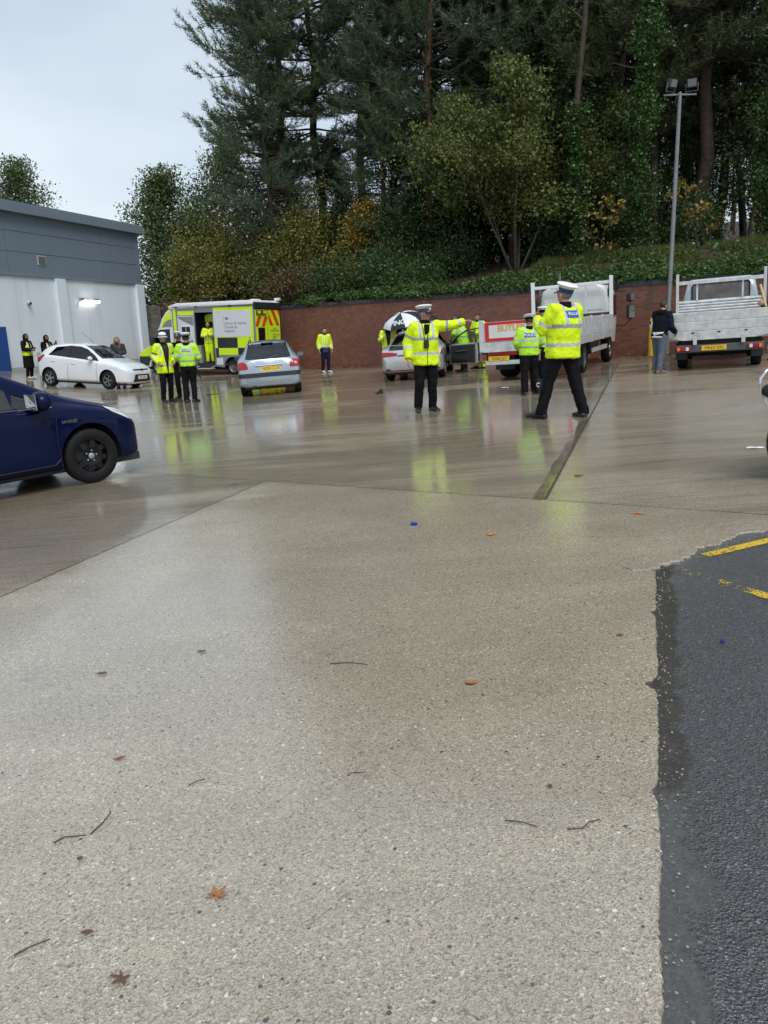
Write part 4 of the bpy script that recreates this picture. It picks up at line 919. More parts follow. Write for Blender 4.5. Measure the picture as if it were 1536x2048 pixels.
def pip(p, poly):
    c = False; j = len(poly)-1
    for i in range(len(poly)):
        if (poly[i][1] > p[1]) != (poly[j][1] > p[1]) and p[0] < (poly[j][0]-poly[i][0])*(p[1]-poly[i][1])/(poly[j][1]-poly[i][1]) + poly[i][0]: c = not c
        j = i
    return c
def carve(bm, poly, plane, filt):
    """cut the outline of poly (in XZ or YZ) into the faces that pass filt; return the faces inside"""
    ax = (0, 2) if plane == 'XZ' else ((1, 2) if plane == 'YZ' else (0, 1)); lo = [min(p[k] for p in poly)-0.12 for k in (0, 1)]; hi = [max(p[k] for p in poly)+0.12 for k in (0, 1)]
    def near(f):
        c = f.calc_center_median(); return filt(f, c) and any(lo[0] <= v.co[ax[0]] <= hi[0] and lo[1] <= v.co[ax[1]] <= hi[1] for v in f.verts)
    for i in range(len(poly)):
        a, b = poly[i], poly[(i+1) % len(poly)]; d = (b[0]-a[0], b[1]-a[1]); L = hypot(*d)
        if L < 1e-6: continue
        no = [0, 0, 0]; no[ax[0]] = d[1]/L; no[ax[1]] = -d[0]/L; co = [0, 0, 0]; co[ax[0]] = a[0]; co[ax[1]] = a[1]
        fs = [f for f in bm.faces if near(f)]; 
        if not fs: continue
        gs = list({v for f in fs for v in f.verts}) + list({e for f in fs for e in f.edges}) + fs
        bmesh.ops.bisect_plane(bm, geom=gs, plane_co=co, plane_no=no, dist=1e-5)
    return [f for f in bm.faces if near(f) and pip((f.calc_center_median()[ax[0]], f.calc_center_median()[ax[1]]), poly)]
def lift(bm, faces, name, mat, parent, inset=-0.006, drop=True, smooth=60):
    """take faces out of the skin as a part of their own, set back (or proud) by inset"""
    b = bmesh.new(); mp = {}
    for f in faces:
        vs = []
        for v in f.verts:
            if v not in mp: mp[v] = b.verts.new(v.co + v.normal*inset)
            vs.append(mp[v])
        try: b.faces.new(vs)
        except ValueError: pass
    if drop: bmesh.ops.delete(bm, geom=list(faces), context='FACES')
    me = bpy.data.meshes.new(name); b.to_mesh(me); b.free(); me.materials.append(mat)
    return mkobj(name, me, parent, smooth)
def bm_obj(bm, name, mat, parent, smooth=40):
    me = bpy.data.meshes.new(name); bm.to_mesh(me); bm.free(); me.materials.append(mat); return mkobj(name, me, parent, smooth)
def circ(cx, cz, r, n=22, a0=0, a1=2*pi): return [(cx + r*cos(a0+(a1-a0)*i/n), cz + r*sin(a0+(a1-a0)*i/n)) for i in range(n)]
def wheel(parent, x, y, r, w, out, style='spoke', rimmat=None, ang=0.0, steer=0.0):
    """out = +1 when the outer face looks to +y"""
    M = Matrix.Translation((x, y, r)) @ Matrix.Rotation(steer, 4, 'Z')
    h = w/2
    t = MB().lathe([(r*0.62, -h*0.86), (r*0.72, -h), (r*0.90, -h), (r*0.975, -h*0.78), (r, -h*0.45), (r, h*0.45), (r*0.975, h*0.78), (r*0.90, h), (r*0.72, h), (r*0.62, h*0.86), (r*0.62, -h*0.86)], 36, axis='Y', caps=False).build('wheel', M_TYRE, parent, 50, M=M)
    rr = r*0.64; o = out*h; mb = MB(); rm = rimmat or M_ALLOY
    mb.lathe([(rr, -h*0.8), (rr, o*0.80), (rr*0.99, o*0.92), (rr*0.92, o*0.86), (rr*0.90, o*0.35), (rr*0.86, -o*0.3)], 32, axis='Y', caps=False)
    if style == 'spoke':
        for k in range(5):
            for e in (-0.13, 0.13):
                a = ang + 2*pi*k/5 + e; b_ = ang + 2*pi*k/5 + e*0.4
                mb.bar((rr*0.94*sin(a), o*0.82, rr*0.94*cos(a)), (rr*0.16*sin(b_), o*0.62, rr*0.16*cos(b_)), rr*0.12, 0.03, up=(0, 1, 0))
    elif style == 'steel':
        n = 8
        mb.lathe([(rr*0.90, o*0.50), (rr*0.84, o*0.58)], 32, axis='Y', caps=False); mb.lathe([(rr*0.56, o*0.60), (rr*0.30, o*0.45), (rr*0.02, o*0.45)], 32, axis='Y', caps=False)
        for k in range(n):
            a = ang + 2*pi*k/n; mb.bar((rr*0.88*sin(a), o*0.56, rr*0.88*cos(a)), (rr*0.5*sin(a), o*0.60, rr*0.5*cos(a)), rr*0.30, 0.02, up=(0, 1, 0))
    else:
        mb.lathe([(rr*0.92, o*0.6), (rr*0.80, o*0.40), (rr*0.5, o*0.42), (rr*0.42, o*0.95), (rr*0.1, o*1.0), (0.001, o*1.0)], 24, axis='Y', caps=False)
    rim = mb.build('rim', rm, t, 40)
    MB().lathe([(rr*0.86, -o*0.32), (0.002, -o*0.32)], 24, axis='Y', caps=False).build('brake_disc', M_TRIM if style != 'steel' else pm('light_disc', (0.20, 0.19, 0.18), 0.5), t, 40)
    MB().lathe([(rr*0.17, o*0.45), (rr*0.17, o*0.72), (rr*0.12, o*0.78), (0.001, o*0.78)], 16, axis='Y', caps=False).build('hub_cap', M_ALLOY if style == 'steel' else rm, t, 40)
    if style == 'steel':
        for k in range(5): a = 2*pi*k/5+0.2; MB().ell((rr*0.30*sin(a), o*0.60, rr*0.30*cos(a)), (0.011, 0.012, 0.011), 8, 6).build('wheel_nut', M_ALLOY, t, 180)
    return t
def arch_liner(parent, x, r, w0, w1):
    for s in (-1, 1):
        mb = MB(); V = []; n = 14
        for i in range(n+1):
            a = pi*i/n - 0.15 + 0.3*i/n*0
            for yy in (w0, w1): V.append((x + r*1.01*cos(a), s*yy, 0.30 + r*1.01*sin(a)))
        mb.add(V, [(2*i, 2*i+1, 2*i+3, 2*i+2) for i in range(n)])
        mb.add([(x-r, s*w0, 0.15), (x+r, s*w0, 0.15), (x+r, s*w0, 0.3+r), (x-r, s*w0, 0.3+r)], [(0, 1, 2, 3)])
        mb.build('wheel_arch_liner', M_TRIM, parent)
def plate(parent, M, txt, yellow=True, w=0.52, h=0.111, blue=False):
    p = MB().box((0, 0, -0.003), (w, h, 0.006)).build('number_plate', M_PLY if yellow else M_PLW, parent, M=M)
    text_mb(txt, h*0.98, M=Matrix.Translation((0.01, -h*0.02, 0.0012)) @ Matrix.Diagonal((0.84, 0.94, 1, 1)), bold=0.0).build('plate_text', M_INK, p)
    return p
def seats(parent, xs, zc=0.55, y=0.36, mat=None, wide=0.46):
    for x in xs:
        for s in (-1, 1):
            q = MB().box((0, 0, 0.0), (0.50, wide, 0.16)).build('seat', mat or M_INT2, parent, bev=0.05, M=Matrix.Translation((x, s*y, zc)))
            MB().box((0, 0, 0.33), (0.14, wide, 0.62)).build('backrest', mat or M_INT2, q, bev=0.05, M=Matrix.Translation((-0.24, 0, 0)) @ Matrix.Rotation(R(-14), 4, 'Y'))
            MB().box((-0.40, 0, 0.75), (0.10, 0.26, 0.17)).build('headrest', mat or M_INT2, q, bev=0.04)
def mirror_pair(parent, x, y, z, mat, sides=(-1, 1), sc=0.85, capmat=None):
    for s in sides:
        m = MB().ell((0, 0, 0), (0.085*sc, 0.125*sc, 0.085*sc), 14, 10).build('door_mirror', capmat or mat, parent, 180, M=Matrix.Translation((x, s*(y+0.14*sc), z)))
        MB().bar((-0.01, -s*0.13*sc, -0.06*sc), (0, -s*0.04*sc, -0.03*sc), 0.05*sc, 0.07*sc).build('mirror_arm', M_TRIM, m)
        MB().box((-0.078*sc, 0, 0), (0.012, 0.20*sc, 0.13*sc)).build('mirror_glass', pm('mirror_dark', (0.30, 0.34, 0.36), 0.05, 0.9), m)
side_f = lambda s: (lambda f, c: c.y*s > 0.25 and abs(f.normal.y) > 0.30)
end_f = lambda s, xmin: (lambda f, c: c.x*s > xmin)

def veh(name, label, x, y, yaw, group=None, cat='car', pitch_in=None):
    """empty on the sloping yard: it takes the cross fall of the ground under it"""
    o = thing(name, label, cat, (0, 0, 0), 0, group)
    sl = (gz(x+0.8)-gz(x-0.8))/1.6; n = Vector((-sl, 0, 1)).normalized(); f = Vector((cos(yaw), sin(yaw), 0)); f = (f - n*f.dot(n)).normalized(); l = n.cross(f)
    m = Matrix((f, l, n)).transposed().to_4x4(); m.translation = (x, y, gz(x)); o.matrix_world = m; return o

# ---------------------------------------------------------------- blue hatchback, near left
P_BLUE = paint('deep_blue_paint', (0.0008, 0.0042, 0.034), 0.0, 0.35, 0.3, spec=0.05)
def blue_car():
    yaw = R(47); wx, wy = -3.36, 8.80           # right front wheel on the ground
    WB, TR = 2.70, 0.755
    f = Vector((cos(yaw), sin(yaw))); l = Vector((-f.y, f.x)); c = Vector((wx, wy)) - f*WB/2 + l*TR
    o = veh('blue_hatchback', 'dark blue hatchback cut off by the left edge, black wheel nearest the camera', c.x, c.y, yaw)
    st = [(-2.19, 0.92, 0.42, 0.55, 0.80, 0.42, 0.05), (-2.12, 1.00, 0.33, 0.74, 0.90, 0.52, 0.07), (-1.9, 1.14, 0.24, 0.83, 0.98, 0.56, 0.08), (-1.35, 1.33, 0.21, 0.865, 1.00, 0.57, 0.08), (-0.6, 1.455, 0.20, 0.872, 0.975, 0.58, 0.08), (-0.1, 1.49, 0.20, 0.872, 0.95, 0.58, 0.08),
          (0.35, 1.43, 0.20, 0.872, 0.925, 0.59, 0.08), (0.8, 1.245, 0.20, 0.87, 0.905, 0.62, 0.07), (1.15, 1.075, 0.20, 0.865, 0.885, 0.66, 0.07), (1.5, 0.95, 0.21, 0.85, 0.83, 0.70, 0.06), (1.82, 0.85, 0.21, 0.80, 0.74, 0.66, 0.06), (2.00, 0.755, 0.20, 0.69, 0.64, 0.57, 0.06), (2.09, 0.67, 0.22, 0.54, 0.57, 0.44, 0.05), (2.14, 0.58, 0.28, 0.38, 0.50, 0.32, 0.04)]
    bm = car_shell(st, 96, 5)
    for wx_ in (-1.35, 1.35): bmesh.ops.delete(bm, geom=carve(bm, circ(wx_, 0.33, 0.365, 26), 'XZ', lambda f, c: abs(c.y) > 0.5), context='FACES')
    for s in (-1, 1):
        lift(bm, carve(bm, [(-0.22, 0.965), (0.42, 0.945), (0.36, 1.10), (0.20, 1.24), (-0.05, 1.355), (-0.22, 1.375)], 'XZ', side_f(s)), 'side_window', G_CAR, o)
        lift(bm, carve(bm, [(0.56, 0.945), (0.93, 0.925), (0.80, 1.02), (0.62, 1.10)], 'XZ', side_f(s)), 'quarter_window', G_CAR, o)
        lift(bm, carve(bm, [(-1.20, 0.99), (-0.30, 0.967), (-0.30, 1.375), (-0.75, 1.35), (-1.15, 1.22)], 'XZ', side_f(s)), 'side_window', G_CAR, o)
        lift(bm, carve(bm, [(0.42, 0.94), (0.56, 0.94), (0.56, 1.135), (0.42, 1.22), (0.36, 1.10)], 'XZ', side_f(s)), 'window_pillar', M_TRIM, o, 0.002)
        lift(bm, carve(bm, [(1.62, 0.85), (1.68, 0.78), (1.88, 0.68), (2.06, 0.62), (2.04, 0.68), (1.86, 0.79)], 'XZ', lambda f, c: c.y*s > 0.42), 'headlamp', M_WLAMP, o, 0.006)
        MB().add([(-1.3, s*0.843, 0.955), (0.98, s*0.837, 0.912), (0.98, s*0.845, 0.924), (-1.3, s*0.85, 0.967)], [(0, 1, 2, 3)]).build('window_trim', M_CHROME, o)
        MB().tube([(0.98, s*0.873, 0.25), (0.96, s*0.876, 0.5), (0.98, s*0.872, 0.75), (1.02, s*0.86, 0.86)], 0.004, 4).build('door_seam', M_INK, o)
        MB().tube([(-0.28, s*0.874, 0.25), (-0.27, s*0.878, 0.5), (-0.26, s*0.866, 0.9)], 0.004, 4).build('door_seam', M_INK, o)
        MB().tube([(-1.0, s*0.862, 0.285), (0.90, s*0.862, 0.285), (0.97, s*0.865, 0.34)], 0.006, 4).build('sill_seam', M_INK, o)
        MB().bar((-0.12, s*0.885, 0.80), (0.08, s*0.885, 0.795), 0.02, 0.025).build('door_handle', P_BLUE, o, bev=0.006)
    lift(bm, carve(bm, [(-0.60, 1.0), (0.60, 1.0), (0.50, 1.42), (-0.50, 1.42)], 'YZ', lambda f, c: 0.22 < c.x < 1.08 and f.normal.z > 0.3), 'windscreen', G_CAR, o)
    lift(bm, carve(bm, [(-0.45, 1.05), (0.45, 1.05), (0.42, 1.33), (-0.42, 1.33)], 'YZ', lambda f, c: c.x < -1.3 and f.normal.z > 0.2), 'rear_window', G_CAR, o)
    lift(bm, carve(bm, [(-0.42, 0.26), (0.42, 0.26), (0.36, 0.44), (-0.36, 0.44)], 'YZ', lambda f, c: c.x > 1.8), 'lower_grille', M_TRIM, o, 0.003)
    bm_obj(bm, 'body', P_BLUE, o, 40)
    for wx_, st_ in ((-1.35, 0), (1.35, R(-4))):
        for s in (-1, 1): wheel(o, wx_, s*TR, 0.316, 0.195, s, 'steel', M_BLKW, 0.2, st_)
    for wx_ in (-1.35, 1.35): arch_liner(o, wx_, 0.366, 0.45, 0.84)
    MB().bx(-2.0, 2.0, -0.72, 0.72, 0.17, 0.26).build('underbody', M_INT, o)
    MB().bx(0.55, 1.0, -0.72, 0.72, 0.70, 0.93).build('dashboard', M_INT, o, bev=0.06)
    MB().bx(-2.0, 0.9, -0.8, 0.8, 0.28, 0.34).build('cabin_floor', M_INT, o)
    seats(o, (0.0, -0.85), 0.5)
    mirror_pair(o, 0.80, 0.80, 1.0, M_TRIM, capmat=P_BLUE, sc=1.25)
    lg = text_mb('HYBRID', 0.05, M=frame((1.13, -0.876, 0.74), (1, 0, 0), (0, 0, 1)), ext=0.004).build('wing_badge', M_CHROME, o)
    return o
blue_car()

# ---------------------------------------------------------------- white hatchback by the store
P_WHITE = paint('white_car_paint', (0.70, 0.74, 0.78), 0.0, 0.25)
def white_car():
    yaw = R(-17); WB, TR = 2.49, 0.74
    f = Vector((cos(yaw), sin(yaw))); l = Vector((-f.y, f.x)); c = Vector((-9.22, 26.75)) - f*WB/2 + l*TR
    o = veh('white_hatchback', 'small white hatchback parked before the white store wall', c.x, c.y, yaw); o.scale = (0.95, 1, 1.045)
    st = [(-1.86, 0.98, 0.45, 0.50, 0.80, 0.42, 0.06), (-1.80, 1.10, 0.32, 0.74, 0.92, 0.52, 0.07), (-1.62, 1.27, 0.24, 0.83, 1.00, 0.54, 0.08), (-1.25, 1.395, 0.20, 0.86, 1.01, 0.55, 0.08), (-0.6, 1.455, 0.19, 0.86, 0.985, 0.56, 0.08), (-0.05, 1.455, 0.19, 0.86, 0.95, 0.56, 0.08),
          (0.35, 1.37, 0.19, 0.86, 0.915, 0.57, 0.08), (0.75, 1.17, 0.19, 0.86, 0.885, 0.60, 0.07), (1.08, 1.0, 0.19, 0.855, 0.855, 0.66, 0.06), (1.40, 0.925, 0.19, 0.85, 0.81, 0.70, 0.06), (1.72, 0.845, 0.19, 0.82, 0.74, 0.68, 0.06), (1.95, 0.74, 0.19, 0.73, 0.64, 0.60, 0.06), (2.05, 0.65, 0.20, 0.60, 0.56, 0.50, 0.05), (2.09, 0.56, 0.27, 0.46, 0.48, 0.40, 0.04)]
    bm = car_shell(st, 90, 4)
    for wx_ in (-WB/2, WB/2): bmesh.ops.delete(bm, geom=carve(bm, circ(wx_, 0.31, 0.345, 24), 'XZ', lambda f, c: abs(c.y) > 0.5), context='FACES')
    for s in (-1, 1):
        lift(bm, carve(bm, [(-0.38, 0.985), (0.88, 0.90), (0.60, 1.10), (0.30, 1.27), (0.02, 1.345), (-0.38, 1.36)], 'XZ', side_f(s)), 'side_window', G_DARK, o)
        lift(bm, carve(bm, [(-1.28, 1.045), (-0.44, 0.99), (-0.44, 1.36), (-1.05, 1.30)], 'XZ', side_f(s)), 'side_window', G_DARK, o)
        lift(bm, carve(bm, [(-0.44, 0.99), (-0.38, 0.985), (-0.38, 1.365), (-0.44, 1.365)], 'XZ', side_f(s)), 'window_pillar', M_INK, o, 0.001)
        lift(bm, carve(bm, [(1.12, 0.84), (1.28, 0.72), (1.62, 0.66), (1.88, 0.62), (1.86, 0.70), (1.55, 0.79)], 'XZ', lambda f, c: c.y*s > 0.35), 'headlamp', M_WLAMP, o, 0.004)
        lift(bm, carve(bm, [(-1.84, 0.78), (-1.62, 0.82), (-1.40, 1.02), (-1.52, 1.06), (-1.74, 0.92)], 'XZ', lambda f, c: c.y*s > 0.35), 'tail_lamp', M_RED, o, 0.004)
        for xx in (0.82, -0.40, ): MB().tube([(xx, s*0.862, 0.26), (xx-0.02, s*0.866, 0.5), (xx, s*0.86, 0.78), (xx, s*0.83, 0.9)], 0.004, 4).build('door_seam', M_TRIM, o)
        MB().bar((-0.28, s*0.866, 0.80), (-0.08, s*0.866, 0.79), 0.02, 0.03).build('door_handle', P_WHITE, o, bev=0.006)
        MB().bar((-1.12, s*0.866, 0.86), (-0.92, s*0.866, 0.85), 0.02, 0.03).build('door_handle', P_WHITE, o, bev=0.006)
        fg = MB().lathe([(0.062, 0), (0.062, 0.012), (0.03, 0.016)], 16, axis='X').build('fog_lamp', M_CHROME, o, 40, M=Matrix.Translation((1.955, s*0.60, 0.40)) @ Matrix.Rotation(s*R(35), 4, 'Z'))
    lift(bm, carve(bm, [(-0.66, 0.985), (0.66, 0.985), (0.52, 1.38), (-0.52, 1.38)], 'YZ', lambda f, c: 0.15 < c.x < 1.12 and f.normal.z > 0.3), 'windscreen', G_CAR, o)
    lift(bm, carve(bm, [(-0.50, 1.02), (0.50, 1.02), (0.46, 1.32), (-0.46, 1.32)], 'YZ', lambda f, c: c.x < -1.2 and f.normal.x < -0.2), 'rear_window', G_DARK, o)
    lift(bm, carve(bm, [(-0.50, 0.26), (0.50, 0.26), (0.40, 0.50), (-0.40, 0.50)], 'YZ', lambda f, c: c.x > 1.8), 'lower_grille', M_TRIM, o, 0.006)
    lift(bm, carve(bm, [(-0.42, 0.625), (0.42, 0.625), (0.46, 0.665), (-0.46, 0.665)], 'YZ', lambda f, c: c.x > 1.8), 'upper_grille', M_TRIM, o, 0.006)
    bm_obj(bm, 'body', P_WHITE, o, 40)
    MB().ell((2.075, 0, 0.65), (0.02, 0.075, 0.035), 16, 8).build('badge', M_TRIM, o, 180)
    plate(o, frame((2.115, 0, 0.40), (0, 1, 0), (0, 0, 1)), 'NF12 FLB', False)
    for s in (-1, 1):
        for wx_ in (-WB/2, WB/2): wheel(o, wx_, s*TR, 0.298, 0.19, s, 'spoke', M_ALLOY if wx_ < 0 else M_ALLOYD, 0.3)
    for wx_ in (-WB/2, WB/2): arch_liner(o, wx_, 0.345, 0.45, 0.83)
    MB().bx(-1.7, 1.9, -0.7, 0.7, 0.15, 0.24).build('underbody', M_INT, o)
    MB().bx(0.45, 0.95, -0.72, 0.72, 0.66, 0.92).build('dashboard', M_INT, o, bev=0.06)
    seats(o, (0.0, -0.85), 0.5)
    mirror_pair(o, 0.62, 0.80, 0.98, P_WHITE)
    MB().tube([(0.12, 0.0, 1.44), (-0.42, 0.0, 1.80)], [0.008, 0.003], 6).build('aerial', M_INK, o)
    for y0 in (-0.08, 0.42): MB().tube([(1.03, y0-0.04, 1.04), (0.70, y0-0.32, 1.225)], 0.011, 5).build('wiper', M_INK, o)
    return o
white_car()

# ---------------------------------------------------------------- silver hatchback seen from behind
P_SILV = paint('pale_silver_paint', (0.36, 0.42, 0.48), 0.55, 0.28)
def silver_hatch():
    yaw = R(97); c = Vector((-2.92, 21.0)); f = Vector((cos(yaw), sin(yaw))); WB = 2.44; c = c + f*WB/2
    o = veh('silver_hatchback', 'pale silver hatchback seen from behind in the middle of the yard', c.x, c.y, yaw)
    st = [(-1.79, 0.60, 0.30, 0.62, 0.52, 0.50, 0.05), (-1.76, 0.76, 0.26, 0.74, 0.62, 0.60, 0.05), (-1.71, 0.93, 0.24, 0.79, 0.80, 0.62, 0.07), (-1.60, 1.05, 0.22, 0.81, 0.90, 0.60, 0.08), (-1.38, 1.30, 0.20, 0.825, 0.96, 0.55, 0.08), (-1.22, 1.385, 0.20, 0.826, 0.965, 0.54, 0.08), (-0.7, 1.43, 0.19, 0.826, 0.95, 0.54, 0.08), (-0.1, 1.42, 0.19, 0.826, 0.92, 0.54, 0.08),
          (0.35, 1.33, 0.19, 0.826, 0.90, 0.55, 0.08), (0.8, 1.08, 0.19, 0.82, 0.86, 0.62, 0.07), (1.05, 0.94, 0.19, 0.81, 0.80, 0.66, 0.06), (1.5, 0.84, 0.19, 0.78, 0.72, 0.64, 0.06), (1.85, 0.70, 0.20, 0.68, 0.60, 0.55, 0.06), (2.02, 0.56, 0.26, 0.46, 0.48, 0.40, 0.05)]
    bm = car_shell(st, 90, 4)
    for wx_ in (-WB/2, WB/2): bmesh.ops.delete(bm, geom=carve(bm, circ(wx_, 0.30, 0.335, 22), 'XZ', lambda f, c: abs(c.y) > 0.5), context='FACES')
    rear = lambda f, c: c.x < -1.15 and f.normal.x < -0.05
    lift(bm, carve(bm, [(-0.60, 0.965), (-0.50, 0.945), (0.50, 0.945), (0.60, 0.965), (0.50, 1.31), (0.42, 1.335), (-0.42, 1.335), (-0.50, 1.31)], 'YZ', rear), 'rear_window', G_CAR, o, -0.008)
    for s in (-1, 1):
        lift(bm, carve(bm, [(s*0.80, 0.70), (s*0.56, 0.70), (s*0.535, 0.74), (s*0.58, 0.86), (s*0.66, 0.905), (s*0.84, 0.87)], 'YZ', lambda f, c: c.x < -1.45), 'tail_lamp', M_RED, o, 0.006)
        lift(bm, carve(bm, [(-0.35, 0.975), (0.78, 0.91), (0.50, 1.12), (0.30, 1.25), (0.05, 1.33), (-0.35, 1.34)], 'XZ', side_f(s)), 'side_window', G_CAR, o)
        lift(bm, carve(bm, [(-1.30, 1.03), (-0.42, 0.98), (-0.42, 1.34), (-1.05, 1.30)], 'XZ', side_f(s)), 'side_window', G_CAR, o)
        MB().bar((-1.35, s*0.49, 1.335), (-0.2, s*0.50, 1.435), 0.03, 0.02).build('roof_rail', M_TRIM, o)
    lift(bm, carve(bm, [(-0.79, 0.49), (0.79, 0.49), (0.80, 0.59), (0.70, 0.60), (-0.70, 0.60), (-0.80, 0.59)], 'YZ', lambda f, c: c.x < -1.3 and f.normal.x < -0.02), 'bumper_strip', M_TRIM, o, 0.012)
    lift(bm, carve(bm, [(-0.60, 1.02), (0.60, 1.02), (0.50, 1.38), (-0.50, 1.38)], 'YZ', lambda f, c: 0.2 < c.x < 1.1 and f.normal.z > 0.3), 'windscreen', G_CAR, o)
    bm_obj(bm, 'body', P_SILV, o, 40)
    plate(o, frame((-1.775, -0.04, 0.70), (0, -1, 0), (0.12, 0, 1)), 'ND04 CCA')
    MB().bar((-1.77, 0.36, 0.785), (-1.77, -0.36, 0.785), 0.03, 0.022).build('tailgate_handle', P_SILV, o, bev=0.008)
    MB().ell((-1.70, 0.0, 0.90), (0.012, 0.035, 0.04), 12, 8).build('badge', M_CHROME, o, 180)
    MB().tube([(-1.66, -0.02, 0.985), (-1.56, -0.42, 1.03)], [0.018, 0.010], 6).build('wiper', M_INK, o)
    MB().bx(-1.36, -1.30, -0.16, 0.16, 1.338, 1.362).build('brake_light', M_TRIM, o)
    MB().ell((-1.765, -0.03, 0.385), (0.02, 0.10, 0.032), 14, 8).build('fog_lamp', M_RED, o, 180)
    MB().ell((-1.77, -0.56, 0.41), (0.015, 0.055, 0.022), 12, 8).build('towing_cover', M_CHROME, o, 180)
    MB().tube([(-1.55, 0.42, 0.24), (-1.80, 0.42, 0.245)], 0.035, 10).build('exhaust', M_TRIM, o, 60)
    MB().tube([(-1.15, 0.42, 1.40), (-1.28, 0.43, 1.52)], [0.014, 0.008], 6).build('aerial', M_INK, o)
    for s in (-1, 1):
        for wx_ in (-WB/2, WB/2): wheel(o, wx_, s*0.715, 0.29, 0.175, s, 'cap', M_ALLOY)
    for wx_ in (-WB/2, WB/2): arch_liner(o, wx_, 0.335, 0.45, 0.80)
    MB().bx(-1.6, 1.8, -0.68, 0.68, 0.17, 0.26).build('underbody', M_INT, o)
    seats(o, (0.05, -0.75), 0.48, 0.34)
    MB().bx(0.45, 0.9, -0.7, 0.7, 0.62, 0.90).build('dashboard', M_INT, o, bev=0.06)
    mirror_pair(o, 0.55, 0.78, 0.96, M_TRIM)
    return o
silver_hatch()

